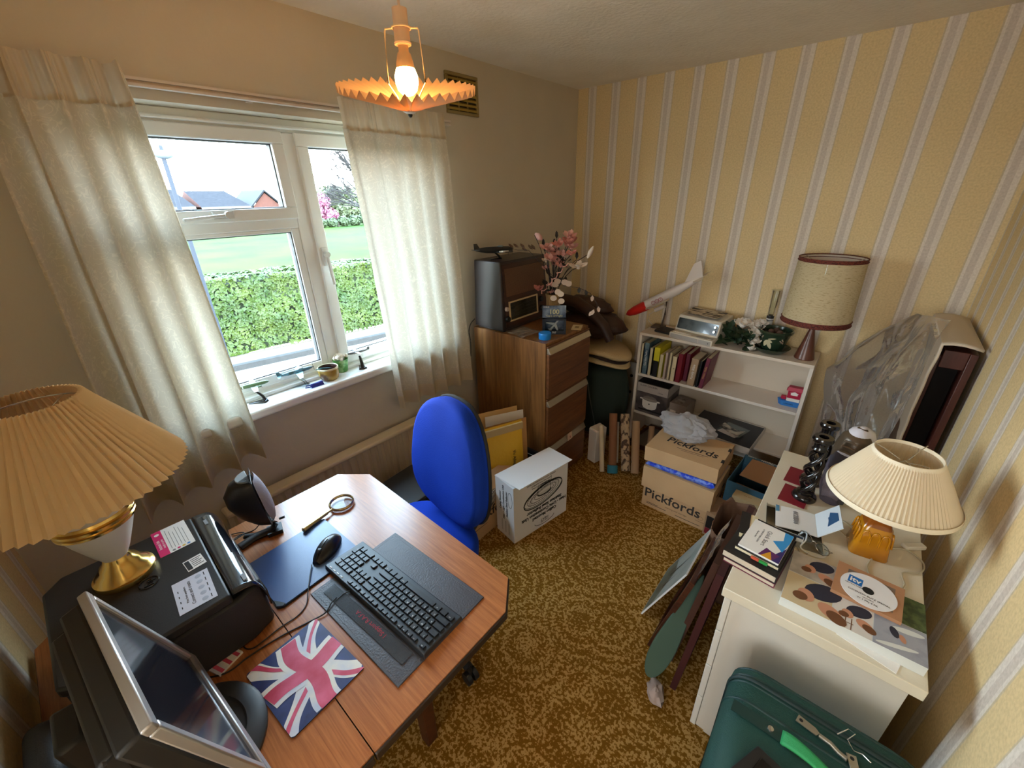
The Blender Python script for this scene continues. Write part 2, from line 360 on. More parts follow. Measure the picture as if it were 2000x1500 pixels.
b = B(); b.box(-.074, -2.012, 1.47, -.062, -1.985, 1.55); b.tube([(-.055, -1.998, 1.52), (-.045, -1.998, 1.48), (-.042, -1.995, 1.385)], .0095, 8, flat=.8); b.cyl((-.065, -1.998, 1.52), (-.04, -1.998, 1.52), .012); b.o('handle', _mats['handle_white'], s3, smooth=40)

# ------------------------------------------------------------------ outside (street level lies 1.2 m below the room floor)
ZG = -1.2
def ud(a, d):  # along the road a, across it d (towards the house); origin at the hedge foot
    return (-7.81 + .198 * a + .98 * d, -.40 + .98 * a - .198 * d)
def strip(d0, d1, a0, a1, z0, z1, b):
    return b.prism([ud(a0, d1), ud(a1, d1), ud(a1, d0), ud(a0, d0)][::-1], z0, z1)
GRASS = mat('lawn_grass', (28, 54, 8), .95, noise=(.35, .35, .68), rgb2=(46, 66, 10), bump=(8, .6), spec=.1)
b = B(); b.prism([(-300, -220), (-6.6 - 2, -220), (-9, 260), (-300, 260)], ZG - .3, ZG - .06); struct(b, 'ground_lawn', GRASS)
b = B(); strip(0, .62, -16, 22, ZG - .3, ZG, b); struct(b, 'ground_pavement', mat('paving', (88, 74, 60), .9, noise=(3, .3, .7), rgb2=(88, 78, 68), bump=(40, .4)))
b = B(); strip(.62, .74, -16, 22, ZG - .3, ZG + .01, b); struct(b, 'trim_kerb', mat('kerb_stone', (50, 48, 46), .9, noise=(8, .3, .7)))
b = B(); strip(.74, 7.6, -16, 22, ZG - .3, ZG - .1, b); struct(b, 'ground_road', mat('asphalt_pale', (104, 96, 88), .95, noise=(14, .3, .7), rgb2=(92, 86, 80)))
LEAFM = mat('hedge_leaf', (36, 54, 16), .5, noise=(2.5, .3, .7), rgb2=(62, 74, 20), spec=.3)
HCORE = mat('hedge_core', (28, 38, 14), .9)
def leaves(b, pts, size, rnd, mi=0, jit=.5):
    for p, nrm in pts:
        n = (Vector(nrm) + Vector((rnd.uniform(-1, 1), rnd.uniform(-1, 1), rnd.uniform(-.6, 1))) * jit * 1.4).normalized()
        u = n.orthogonal().normalized(); w = n.cross(u); a = rnd.uniform(0, 2 * pi); s = size * rnd.uniform(.6, 1.25)
        x = (u * cos(a) + w * sin(a)) * s; y = (w * cos(a) - u * sin(a)) * s * .55; p = Vector(p)
        b.poly([p - x, p - y + n * s * .1, p + x, p + y + n * s * .1], mi)
rnd = random.Random(3)
hd = thing('hedge', 'clipped green hedge across the pavement outside the window', 'hedge', (-7.81, -.4, ZG))
HH = 1.52
b = B(); b.prism([ud(-9, -.04), ud(16, -.04), ud(16, -1.0), ud(-9, -1.0)][::-1], ZG + .02, ZG + HH - .08); b.o('branches', HCORE, hd, world=True)
pts = []
for i in range(20000):
    a = rnd.uniform(-9, 16) if i > 14000 else rnd.uniform(-3, 8)
    if rnd.random() < .62:
        z = rnd.random() ** .9 * HH; d = .02 + .10 * NZ.noise(Vector((a * 1.6, z * 2.2, 1))) ; q = ud(a, d); pts.append(((q[0], q[1], ZG + .03 + z), (.95, -.2, .25)))
    else:
        d = rnd.uniform(-1.0, .02); q = ud(a, d); pts.append(((q[0], q[1], ZG + HH + .07 * NZ.noise(Vector((a * 1.3, d * 3, 5)))), (.1, 0, 1)))
b = B(); leaves(b, pts, .062, rnd); b.o('foliage', LEAFM, hd, world=True, kind='stuff')
# street lamp
lp = thing('street_lamp', 'grey street lamp post with rounded white lantern at the kerb outside', 'lamp', (-6.63, -1.03, ZG))
POST = mat('post_grey', (40, 44, 52), .7, spec=.2)
b = B(); b.cyl((0, 0, 0), (0, .02, 1.1), .05, .045, 12); b.cyl((0, .02, 1.1), (0, .05, 3.55), .035, .03, 12); b.lathe([(.048, 1.08), (.05, 1.12), (.036, 1.16)], n=12); b.o('post', POST, lp, smooth=40)
b = B(); b.ball((0, .06, 3.60), .1, 16, 0, (1, 1.25, .62)); b.o('lantern', mat('lantern_white', (78, 86, 96), .4), lp, smooth=60)
b = B(); b.lathe([(.034, 3.54), (.045, 3.56), (.034, 3.60)], (0, .06, 0), 12); b.o('lantern_collar', POST, lp, smooth=40)
b = B(); b.cyl((0, .06, 3.66), (0, .06, 3.72), .03, .02, 10); b.cyl((0, .06, 3.72), (0, .06, 3.84), .004, .003, 6); b.o('photocell', POST, lp, smooth=40)
b = B(); b.tube([(-12, -14 + 46 * i / 20, 2.35 + .0009 * (46 * i / 20 - 23) ** 2 + .2 - .052 * (-14 + 46 * i / 20)) for i in range(21)], .008, 6)
tag(b.o('overhead_wire', POST), 'thin overhead cable crossing the sky outside the window', 'cable')
# houses far across the lawn (the land falls away beyond the crest)
BRICK = mat('red_brick', (84, 46, 34), .9, noise=(4, .3, .7), rgb2=(70, 38, 30)); TILE = mat('roof_tile', (44, 43, 46), .95, noise=(3, .3, .7), spec=.05, rgb2=(36, 35, 38), stretch=(1, 1, 4)); TILE2 = mat('dark_tile', (24, 25, 31), .95, noise=(3, .3, .7))
RENDERW = mat('white_render', (84, 82, 80), .9)
def house(name, label, x, y0, y1, ze, zr, dep, tile, hip0=0, hip1=0, gable_front=False):
    t = thing(name, label, 'house', (x, (y0 + y1) / 2, -5))
    b = B(); b.box(x - dep, y0, -5, x, y1, ze - .05); b.o('walls', BRICK, t, world=True)
    b = B()
    if gable_front:
        ym = (y0 + y1) / 2
        b.hexa([(x - .1, y0, ze - .05), (x - .1, y1, ze - .05), (x - .1, ym, zr - .15)], [(x, y0, ze - .05), (x, y1, ze - .05), (x, ym, zr - .15)]); b.o('gable', BRICK, t, world=True)
        b = B(); b.hexa([(x + .2, y0 - .3, ze - .2), (x + .2, ym, zr), (x - dep, ym, zr), (x - dep, y0 - .3, ze - .2)], [(x + .2, y0 - .3, ze), (x + .2, ym, zr + .2), (x - dep, ym, zr + .2), (x - dep, y0 - .3, ze)])
        b.hexa([(x + .2, ym, zr), (x + .2, y1 + .3, ze - .2), (x - dep, y1 + .3, ze - .2), (x - dep, ym, zr)], [(x + .2, ym, zr + .2), (x + .2, y1 + .3, ze), (x - dep, y1 + .3, ze), (x - dep, ym, zr + .2)])
        b.o('roof', tile, t, world=True)
    else:
        xm = x - dep / 2
        lo = [(x + .3, y0 - .2, ze), (x + .3, y1 + .2, ze), (x - dep - .3, y1 + .2, ze), (x - dep - .3, y0 - .2, ze)]
        v = lo + [(xm, y0 + hip0, zr), (xm, y1 - hip1, zr)]
        for q in ((0, 1, 5, 4), (2, 3, 4, 5)): b.poly([v[i] for i in q])
        b.poly([v[i] for i in (1, 2, 5)], 1 if hip1 < .6 else 0); b.poly([v[i] for i in (3, 0, 4)], 1 if hip0 < .6 else 0); b.poly([v[i] for i in (3, 2, 1, 0)])
        b.o('roof', [tile, BRICK], t, world=True)
        b = B(); b.box(x + .3, y0 - .2, ze - .25, x + .36, y1 + .2, ze); b.o('gutter', RENDERW, t, world=True)
        for k in range(3): yy = y0 + (y1 - y0) * (k + .5) / 3; b = B(); b.box(x - .02, yy - .5, ze - 1.6, x + .03, yy + .5, ze - .5); b.o('window', mat('dark_window', (60, 66, 76), .2), t, world=True)
    return t
house('house', 'brick house far away with grey roof, behind the lamp post', -55, 5.5, 11.3, 1.25, 3.0, 8, TILE, 0, .5)
house('house', 'wide grey roofed house with brick gable, middle of the three far houses', -55, 12.2, 16.7, 1.15, 2.8, 8, TILE, -.3, .8)
house('house', 'small house with dark roof and orange brick gable facing the lawn', -55, 17.3, 20.3, 1.1, 2.62, 7, TILE2, gable_front=True)
# trees
def tree(name, label, x, y, h, blobs, leafm, size, n, seed, trunk=True, group=None):
    r = random.Random(seed); t = thing(name, label, 'tree', (x, y, ZG - .3), group=group)
    b = B(); b.cyl((x, y, ZG - .3), (x, y, ZG + h * .6), .18, .08, 8); b.o('trunk', mat('bark', (70, 60, 52), .9), t, world=True)
    b = B(); pts = []
    for i in range(n):
        c, rad = blobs[r.randrange(len(blobs))]
        d = Vector((r.gauss(0, 1), r.gauss(0, 1), r.gauss(0, 1))).normalized()
        rr = rad * r.uniform(.55, 1.0); pts.append((Vector(c) + Vector((d.x * rr, d.y * rr, d.z * rr * .8)), d))
    leaves(b, pts, size, r); b.o('foliage', leafm, t, world=True, kind='stuff')
PINK = mat('pink_blossom', (120, 60, 84), .8, noise=(1, .3, .7), rgb2=(140, 88, 106)); GRN1 = mat('tree_leaf_pale', (70, 74, 42), .7, noise=(.8, .3, .7), rgb2=(54, 62, 30)); GRN2 = mat('tree_leaf_dark', (44, 58, 30), .7, noise=(.8, .3, .7), rgb2=(58, 70, 36)); YEL = mat('tree_leaf_gold', (136, 122, 60), .8)
tree('tree', 'pink blossoming tree beyond the lawn', -49, 21.9, 3.5, [((-49, 21.6, .6), 1.4), ((-49, 22.3, 1.4), 1.2), ((-49, 23.1, -.2), 1.2)], PINK, .22, 2600, 1)
tree('tree', 'pale green spring tree beyond the lawn, right of the pink one', -56, 27.6, 5, [((-56, 27.5, 1.6), 2.2), ((-56, 30, 1.5), 2.4), ((-56, 32, .6), 2.2), ((-54, 28.5, 0), 2)], GRN1, .3, 3600, 2)
tree('shrub', 'low dark green bushes edging the far lawn', -46, 22.5, 1, [((-46, 20.6, -.75), .6), ((-46, 21.8, -.8), .65), ((-46, 23.2, -.7), .7), ((-46, 24.6, -.7), .8), ((-46, 26.0, -.6), .8)], GRN2, .2, 2400, 4)
tree('tree', 'golden conifer tip showing left of the street lamp', -70, 11.4, 7, [((-70, 11.3, 3.4), .9), ((-70, 11.4, 4.6), .6), ((-70, 11.5, 2.6), 1.1)], YEL, .25, 900, 5)
r = random.Random(11)
bt = thing('tree', 'bare branched tree outside behind the right curtain', 'tree', (-25, 14.6, ZG - .3))
b = B()
def branch(p, d, ln, rad, dep):
    q = p + d * ln; b.tube([p, p + d * ln * .5 + Vector((0, 0, ln * .03)), q], lambda u: max(.009, rad * (1 - .4 * u)), 5)
    if dep == 0: return
    for k in range(3 if dep < 5 else 4):
        nd = (d + Vector((r.uniform(-.35, .35), r.uniform(-.75, .6), r.uniform(-.35, .5)))).normalized(); branch(p + d * ln * r.uniform(.55, 1), nd, ln * r.uniform(.62, .82), rad * .58, dep - 1)
branch(Vector((-25, 14.6, ZG - .3)), Vector((0, -.12, 1)).normalized(), 2.6, .16, 5)
for zz, dz in ((.6, .1), (1.6, .2), (.2, -.05)):
    branch(Vector((-25, 14.4, ZG + zz + 1.6)), Vector((0, -.9, .55 + dz)).normalized(), 1.5, .09, 5)
b.o('branches', mat('twig', (48, 44, 44), .9), bt, world=True)
# ------------------------------------------------------------------ curtains, rail, radiator, vent, pendant lamp
CURT = cloth_mat('curtain_damask', (224, 216, 198), .16, True); CURTH = cloth_mat('curtain_heading', (214, 200, 176), .3)
def curtain(name, label, y0t, y1t, y0b, y1b, zt, zb0, zb1, folds, amp, ph, shear=0.0, nu=140):
    t = thing(name, label, 'curtain', (.07, (y0t + y1t) / 2, zt), group=None)
    def fn(u, v, a=0.0):
        w = v ** .8
        y = (y0t + (y1t - y0t) * u) * (1 - w) + (y0b + (y1b - y0b) * u) * w
        zb = zb0 + (zb1 - zb0) * u
        z = zt - (zt - zb) * v + .012 * NZ.noise(Vector((u * 5, 2.2, ph)))*v
        k = folds * 2 * pi * u + ph + .9 * NZ.noise(Vector((u * 3.1, v * .8, ph)))
        A = amp * (.5 + .65 * v) * (1 + .5 * NZ.noise(Vector((u * 4, 7, ph))))
        x = .082 + A * sin(k) + .012 * NZ.noise(Vector((u * 14, v * 4, ph)))
        y += .25 * A * cos(k)
        if v < .001: x += .0
        return (x + a, y, z)
    hv = .065
    b = B(); b.grid(lambda u, v: fn(u, hv * .9 + v * (1 - hv * .9)), nu, 46); b.o('drape', CURT, t, smooth=80, world=True)
    def hd(u, v):
        x, y, z = fn(u, v * hv); q = sin(folds * 4 * pi * u + ph * 2) * .010 * (1 - .3 * v) + .004 * sin(u * 150)
        return (x + .006 + q * .7, y, z + .018 * (1 - v) + .006 * NZ.noise(Vector((u * 22, 3, ph))) * (1 - v))
    b = B(); b.grid(hd, nu * 2, 6); b.o('heading_tape', CURTH, t, smooth=80, world=True)
    def hem(u, v):
        x, y, z = fn(u, 1 - .055 * (1 - v)); return (x + .0035, y, z - .001)
    b = B(); b.grid(hem, nu, 3); b.o('hem', cloth_mat('curtain_hem', (220, 206, 180), .4), t, smooth=80, world=True)
    return t
curtain('curtain', 'cream damask curtain gathered at the left side of the window', -2.87, -2.555, -2.945, -2.512, 2.10, .70, .775, 4.2, .042, 1.2)
curtain('curtain', 'cream damask curtain hanging over the right side of the window', -1.905, -1.352, -1.835, -1.285, 2.10, .695, .672, 5.2, .022, .2)
t = thing('curtain_rail', 'thin white curtain rail above the window', 'curtain rail', (.03, -2.05, 2.09))
b = B(); b.box(.012, -2.95, 2.078, .034, -1.25, 2.086); b.box(.012, -2.95, 2.094, .034, -1.25, 2.102); b.box(.012, -2.95, 2.086, .020, -1.25, 2.094); b.o('track', mat('rail_white', (216, 206, 196), .35), t, world=True)
for y in (-2.85, -2.2, -1.6): b = B(); b.box(0, y - .012, 2.075, .0118, y + .012, 2.105); b.o('bracket', _mats['rail_white'], t, world=True)
# radiator
RAD = mat('radiator_enamel', (196, 178, 148), .4)
t = thing('radiator', 'long low cream panel radiator under the window sill', 'radiator', (.07, -2.03, .1))
def rp(u, v):
    y = -2.72 + 1.36 * u; z = .11 + .43 * v; return (.082 + .010 * (1 if (u * 34) % 1 > .5 else 0) * (1 if .06 < v < .94 else .3), y, z)
b = B(); b.box(.045, -2.72, .10, .08, -1.36, .55); b.grid(rp, 136, 16); b.o('panel', RAD, t, smooth=30, world=True)
b = B(); b.box(.034, -2.725, .548, .105, -1.355, .572); b.o('top_grille', mat('radiator_top', (214, 196, 162), .35), t, world=True, bevel=.008)
for y in (-2.66, -1.39): b = B(); b.cyl((.065, y, 0), (.065, y, .10), .011); b.o('pipe', RAD, t, world=True, smooth=40)
# vent
t = thing('air_vent', 'square brass coloured wall vent with louvres near the ceiling', 'vent', (0, -1.13, 2.23))
b = B()
for a in ((-.115, -.09, .115, -.075), (-.115, .075, .115, .09)): b.box(.0, a[0], a[1], .012, a[2], a[3])
b.box(0, -.115, -.075, .012, -.098, .075); b.box(0, .098, -.075, .012, .115, .075); b.box(0, -.034, -.075, .010, -.026, .075); b.box(0, .030, -.075, .010, .038, .075)
b.o('frame', mat('vent_frame', (150, 132, 84), .4, .4), t, bevel=.003)
b = B()
for k in range(7):
    z = -.068 + k * .0215; b.hexa([(.001, -.1, z), (.010, -.1, z - .004), (.010, .1, z - .004), (.001, .1, z)], [(.001, -.1, z + .014), (.010, -.1, z + .006), (.010, .1, z + .006), (.001, .1, z + .014)])
b.o('louvres', mat('vent_brass', (168, 142, 66), .35, .6), t)
b = B(); b.box(-.001, -.112, -.087, .001, .112, .087); b.o('backing', mat('vent_dark', (48, 40, 20), .8), t)
# pendant lamp
PX, PY = .80, -2.10
t = thing('pendant_lamp', 'lit bulb pendant with upturned pleated paper shade hanging from ceiling', 'ceiling lamp', (PX, PY, HT))
def pz(z): return z - HT
IV = mat('ivory_holder', (226, 196, 160), .45)
b = B(); b.lathe([(.045, 0), (.045, -.018), (.012, -.028)], n=24); b.o('ceiling_rose', IV, t, smooth=40)
b = B(); b.tube([(0, 0, -.02), (0, 0, pz(2.18))], .0035, 8); b.o('flex', IV, t, smooth=60)
b = B(); b.lathe([(.010, pz(2.188)), (.019, pz(2.186)), (.019, pz(2.150)), (.020, pz(2.148)), (.020, pz(2.118)), (.022, pz(2.116)), (.021, pz(2.112)), (.014, pz(2.110))], n=24); b.o('lamp_holder', IV, t, smooth=35)
b = B(); b.lathe([(.013, pz(2.110)), (.013, pz(2.098)), (.017, pz(2.094)), (.022, pz(2.075)), (.024, pz(2.062))], n=24); bulb = b.o('bulb', mat('bulb_base', (236, 190, 130), .5), t, smooth=50)
BULBM = mat('bulb_glow', (255, 190, 112), .5, emit=78)
b = B(); b.lathe([(.024, pz(2.062)), (.0305, pz(2.045)), (.030, pz(2.030)), (.025, pz(2.014)), (.014, pz(2.004)), (.0005, pz(2.0005))], n=24); b.o('bulb_globe', BULBM, bulb, smooth=70)
WIRE = mat('carrier_wire', (240, 214, 170), .4)
b = B(); r0 = .0022; ring = [(.024 * cos(2 * pi * k / 24), .024 * sin(2 * pi * k / 24), pz(2.147)) for k in range(24)]; b.tube(ring, r0, 6, closed=True)
for sgn in (-1, 1):
    dx, dy = .76 * sgn, .65 * sgn
    b.tube([(dx * .022, dy * .022, pz(2.147)), (dx * .042, dy * .042, pz(2.146)), (dx * .044, dy * .044, pz(2.140)), (dx * .050, dy * .050, pz(2.030)), (dx * .030, dy * .030, pz(2.000)), (dx * .026, dy * .026, pz(1.985))], r0, 6)
b.o('carrier', WIRE, t, smooth=60)
SHADE = cloth_mat('pleated_paper', (226, 196, 158), .38)
NP = 40
def pleat(k, r, z, a0):  # zig-zag ring
    out = []
    for i in range(NP * 2):
        a = 2 * pi * i / (NP * 2); h = 1 if i % 2 else -1
        out.append((r * cos(a), r * sin(a), z + h * a0))
    return out
TILT = Matrix.Translation((0, 0, pz(2.02))) @ Matrix.Rotation(radians(17), 4, Vector((.84, 1.08, 0))) @ Matrix.Translation((0, 0, -pz(2.02)))
b = B(); b.M = TILT; b.rings([pleat(0, .022, pz(1.972), .003), pleat(0, .08, pz(1.990), .005), pleat(0, .182, pz(2.020), .009)], cap=False)
sh = b.o('shade', SHADE, t, solid=.0008)
b = B(); b.M = TILT; b.lathe([(.012, pz(1.962)), (.024, pz(1.970)), (.026, pz(1.976))], n=24); b.o('shade_cap', mat('cap_white', (224, 214, 200), .4), t, smooth=40)
b = B(); b.M = TILT; b.ball((0, 0, pz(1.958)), .006, 12); b.o('finial', BLACK, t, smooth=60)

# ------------------------------------------------------------------ things on the window sill
def model_plane(name, label, loc, fwd, up, L, body, wingm, nose=None, rad=.055, span=1.0, chord=.17, tailh=.16, engines=0, swept=0.0, props=True, cat='model plane', low=True, fin_pts=None, wingpos=.58, gear=False, canopy=True, dihed=.06):
    """unit aeroplane: length L along +x (nose), parts: fuselage, wings, tail_fin, tailplane, propeller, canopy"""
    t = thing(name, label, cat, loc)
    x = Vector(fwd).normalized(); z = Vector(up); y = z.cross(x).normalized(); z = x.cross(y)
    t.rotation_euler = Matrix((x, y, z)).transposed().to_euler()
    b = B(); prof = [(.02, 0), (.3, .04), (.62, .15), (.9, .3), (1, .5), (1, .72), (.92, .86), (.62, .95), (.1, 1)]
    R = []
    for r, s in prof: R.append([((s - .5) * L, rad * r * L * cos(2 * pi * k / 16), rad * r * L * sin(2 * pi * k / 16) * 1.05 + (1 - s) ** 2 * .03 * L) for k in range(16)])
    b.rings(R); f = b.o('fuselage', body, t, smooth=60)
    if nose: 
        b = B(); R = []
        for r, s in [(1.03, .70), (1.03, .73), (.945, .865), (.64, .955), (.02, 1.005)]: R.append([((s - .5) * L, rad * r * L * cos(2 * pi * k / 16) * 1.01, rad * r * L * sin(2 * pi * k / 16) * 1.06) for k in range(16)])
        b.rings(R); b.o('nose_cone', nose, t, smooth=60)
    wx = (wingpos - .5) * L; zz = (-.6 if low else .3) * rad * L
    for sg in (-1, 1):
        b = B(); tp = span * .5 * L; sw = swept * L
        ax, bx = wx + chord * L * .55, wx - chord * L * .45
        th = .012 * L
        b.hexa([(bx, 0, zz - th), (ax, 0, zz - th), (wx + chord * L * .25 - sw, sg * tp, zz - th * .3 + dihed * tp), (wx - chord * L * .2 - sw, sg * tp, zz - th * .3 + dihed * tp)], [(bx, 0, zz + th * .6), (ax, 0, zz + th), (wx + chord * L * .25 - sw, sg * tp, zz + th * .2 + dihed * tp), (wx - chord * L * .2 - sw, sg * tp, zz + th * .2 + dihed * tp)])
        w = b.o('wing', wingm, t, bevel=th * .3)
        for e in range(engines):
            yy = sg * tp * (.3 + .3 * e); b = B(); b.cyl((ax - .1 * L, yy, zz + dihed * abs(yy)), (ax + .07 * L, yy, zz + dihed * abs(yy)), .018 * L, .024 * L, 10); b.o('engine', body, w, smooth=50)
            if props: b = B(); b.box(ax + .072 * L, yy - .004 * L, zz - .07 * L + dihed * abs(yy), ax + .077 * L, yy + .004 * L, zz + .07 * L + dihed * abs(yy)); b.o('propeller', BLACK, w)
        b = B(); b.hexa([(-.5 * L, 0, .02 * L), (-.38 * L, 0, .02 * L), (-.44 * L - sw * .3, sg * .17 * L, .025 * L), (-.5 * L - sw * .3, sg * .17 * L, .025 * L)], [(-.5 * L, 0, .034 * L), (-.38 * L, 0, .034 * L), (-.44 * L - sw * .3, sg * .17 * L, .03 * L), (-.5 * L - sw * .3, sg * .17 * L, .03 * L)]); b.o('tailplane', wingm, t)
        if gear: b = B(); b.cyl((wx + .02 * L, sg * .16 * L, zz), (wx + .04 * L, sg * .16 * L, zz - .09 * L), .02 * L, .014 * L, 8); b.cyl((wx + .04 * L, sg * .175 * L, zz - .1 * L), (wx + .04 * L, sg * .145 * L, zz - .1 * L), .035 * L, n=12); b.o('wheel', BLACK, t, smooth=40)
    b = B(); fp = fin_pts or [(-.5, .02), (-.34, .02), (-.43, tailh), (-.51, tailh)]
    b.hexa([(p[0] * L, -.006 * L, p[1] * L) for p in fp], [(p[0] * L, .006 * L, p[1] * L) for p in fp]); b.o('tail_fin', body, t)
    if canopy: b = B(); b.ball((.16 * L, 0, rad * .95 * L), .045 * L, 12, 0, (2, .8, .75)); b.o('canopy', mat('canopy_glass', (120, 135, 140), .08), t, smooth=60)
    if props and engines == 0: b = B(); b.box(.505 * L, -.008 * L, -.12 * L, .515 * L, .008 * L, .12 * L); b.cyl((.49 * L, 0, 0), (.53 * L, 0, 0), .02 * L, .004 * L, 10); b.o('propeller', BLACK, t)
    return t
def plane_stand(name, label, loc, rz, h, m=None):
    t = thing(name, label, 'display stand', loc, rz); m = m or BLACKG
    b = B(); b.hexa([(-.035, -.006, 0), (.035, -.022, 0), (.045, .0, 0), (.035, .022, 0), (-.035, .006, 0)], [(-.033, -.004, .004), (.033, -.018, .009), (.041, 0, .009), (.033, .018, .009), (-.033, .004, .004)]); b.o('base', m, t, bevel=.002)
    b = B(); b.tube([(.030, 0, .006), (.026, 0, h * .45), (.012, 0, h * .8), (.0, 0, h)], lambda u: .010 - .004 * u, 10, flat=.7); b.o('arm', m, t, smooth=60)
SZ = .948
GRN = mat('model_olive', (84, 108, 72), .45); GRN2B = mat('model_teal', (52, 76, 78), .45, noise=(60, .45, .55), rgb2=(82, 120, 134)); SILV = mat('model_silver', (186, 188, 184), .3, .7); LBL = mat('model_skyblue', (132, 178, 190), .4)
plane_stand('plane_stand', 'black curved stand under the green transport model on the sill', (-.025, -2.455, SZ), 1.1, .058)
tp = model_plane('model_plane', 'green and silver twin engine model on the sill, nearest the left curtain', (-.035, -2.462, SZ + .080), (.22, 1, .04), (0, 0, 1), .15, GRN, SILV, span=1.15, engines=1, chord=.2, canopy=False)
b = B()
for k in range(3): b.lathe([(.0086, 0), (.0086, .004)], (-.030 - .008 * k, 0, .0012), 14, 0, False, ax=(1, 0, 0))
b.o('white_band', WHITE, tp, smooth=50)
plane_stand('plane_stand', 'clear stand under the mottled dive bomber model on the sill', (-.05, -2.26, SZ), 1.2, .045, clear_mat('clear_acrylic', (240, 245, 248), .05, .25))
model_plane('model_plane', 'mottled green dive bomber model with pale blue wings beside the bowl', (-.05, -2.262, SZ + .074), (.3, 1, .12), (.1, 0, 1), .155, GRN2B, LBL, span=1.05, gear=True, chord=.22)
plane_stand('plane_stand', 'dark slim stand under the grey propeller model beside the right curtain', (-.03, -1.945, SZ), -.3, .062)
model_plane('model_plane', 'small grey twin propeller model beside the right curtain', (-.038, -1.943, SZ + .082), (-.25, -1, .0), (0, .1, 1), .115, mat('model_grey', (110, 112, 112), .4), SILV, span=1.35, engines=1, chord=.14, canopy=False, low=False, dihed=.12)
t = thing('pottery_bowl', 'ochre glazed pottery bowl with leaf motif and dark inside on sill', 'bowl', (-.018, -2.125, SZ))
b = B(); b.lathe([(0, 0), (.034, 0), (.041, .006), (.047, .03), (.048, .056), (.0475, .062)], n=36, cap=False); b.o('body', mat('ochre_glaze', (176, 142, 66), .2, noise=(14, .52, .6), rgb2=(96, 66, 26)), t, smooth=50)
b = B(); b.lathe([(.0475, .062), (.0455, .064), (.043, .060), (.041, .034), (.0, .030)], n=36, cap=False); b.o('glazed_inside', mat('dark_glaze', (58, 30, 26), .2), t, smooth=50)
b = B(); b.lathe([(.0482, .056), (.0482, .0625), (.046, .065), (.043, .063)], n=36, cap=False); b.o('rim', mat('rim_cream', (222, 208, 176), .25), t, smooth=50)
t = thing('paintbrush', 'small brush handle resting over the rim of the ochre bowl', 'brush', (-.018, -2.125, SZ + .066))
b = B(); b.tube([(.005, -.060, .002), (.004, -.03, .0), (.0, .012, -.012)], .0028, 8); b.o('handle', mat('brush_green', (60, 110, 116), .4), t, smooth=50)
b = B(); b.cyl((.0, .012, -.012), (-.001, .026, -.018), .003, .0015, 8); b.o('bristles', BLACK, t)
t = thing('plant_pot', 'green pot of white artificial flowers on the sill by the mullion', 'plant pot', (-.062, -2.035, SZ))
b = B(); b.lathe([(.026, 0), (.028, .004), (.036, .058), (.038, .066), (.034, .066), (.03, .05)], n=28); b.o('pot', mat('pot_green', (72, 140, 66), .35, noise=(18, .48, .55), rgb2=(150, 196, 130)), t, smooth=45)
r = random.Random(2)
for k in range(26):
    a = r.uniform(0, 6.28); q = r.uniform(0, .036); b = B(); b.ball((q * cos(a), q * sin(a), .075 + r.uniform(-.004, .012)), r.uniform(.008, .012), 8, fn=lumpy(k, .3, 2.5)); b.o('flower', mat('flower_white', (236, 232, 220), .7), t, smooth=50)
t = thing('clip', 'blue plastic bulldog clip lying on the sill in front of bowl', 'clip', (.012, -2.205, SZ))
BL = mat('blue_plastic', (34, 46, 130), .25)
b = B(); b.hexa([(-.012, -.03, .0), (.012, -.03, .0), (.014, .03, .0), (-.014, .03, .0)], [(-.004, -.028, .018), (.004, -.028, .018), (.006, .028, .018), (-.006, .028, .018)]); b.o('jaw', BL, t, bevel=.003)
b = B(); b.tube([(0, -.03, .012), (.0, -.05, .016), (.004, -.056, .010), (.006, -.03, .006)], .003, 8); b.o('grip', BL, t, smooth=50)
# ------------------------------------------------------------------ desk and what stands on it
DZ = .74
OAK = wood_mat('oak_top', (138, 78, 38), (184, 116, 64), (7, 170, 40), .32, 1.0, coat=.25, lo=.28, hi=.72)
DKEDGE = mat('dark_edge', (42, 30, 26), .4)
t = thing('desk', 'oak veneer draw leaf table with clipped corners used as desk', 'desk', (.9, -2.76, 0))
oct1 = [(.44, -2.80), (1.365, -2.80), (1.365, -2.395), (1.295, -2.322), (.545, -2.297), (.442, -2.385)]
oct1 = [(.44, -2.80), (1.365, -2.80), (1.365, -2.40), (1.300, -2.315), (.545, -2.297), (.442, -2.38)]
b = B(); b.prism(oct1, DZ - .004, DZ); b.o('tabletop', OAK, t, world=True)
oct2 = [(.44, -3.15), (.52, -3.235), (1.285, -3.235), (1.365, -3.15), (1.365, -2.8025), (.44, -2.8025)]
b = B(); b.prism(oct2, DZ - .004, DZ); b.o('end_leaf', OAK, t, world=True)
def inset(p, k): c = Vector((.9, -2.765)); return [tuple(Vector(q) + (Vector(q) - c).normalized() * k) for q in p]
b = B(); b.prism(inset(oct1, .004), DZ - .032, DZ - .0045); b.prism(inset(oct2, .004), DZ - .032, DZ - .0045); b.o('edge_moulding', DKEDGE, t, world=True, bevel=.004)
b = B(); b.box(.58, -3.08, .62, 1.14, -3.06, .706); b.box(.58, -2.54, .62, 1.14, -2.52, .706); b.box(.58, -3.06, .62, .6, -2.54, .706); b.box(1.12, -3.06, .62, 1.14, -2.54, .706); b.o('apron', DKWOOD, t, world=True)
for lx, ly in ((1.105, -2.545), (.615, -2.545), (1.105, -3.055), (.615, -3.055)):
    b = B(); b.hexa([(lx - .021, ly - .021, 0), (lx + .021, ly - .021, 0), (lx + .021, ly + .021, 0), (lx - .021, ly + .021, 0)], [(lx - .03, ly - .03, .706), (lx + .03, ly - .03, .706), (lx + .03, ly + .03, .706), (lx - .03, ly + .03, .706)]); b.o('leg', DKWOOD, t, world=True, bevel=.004)

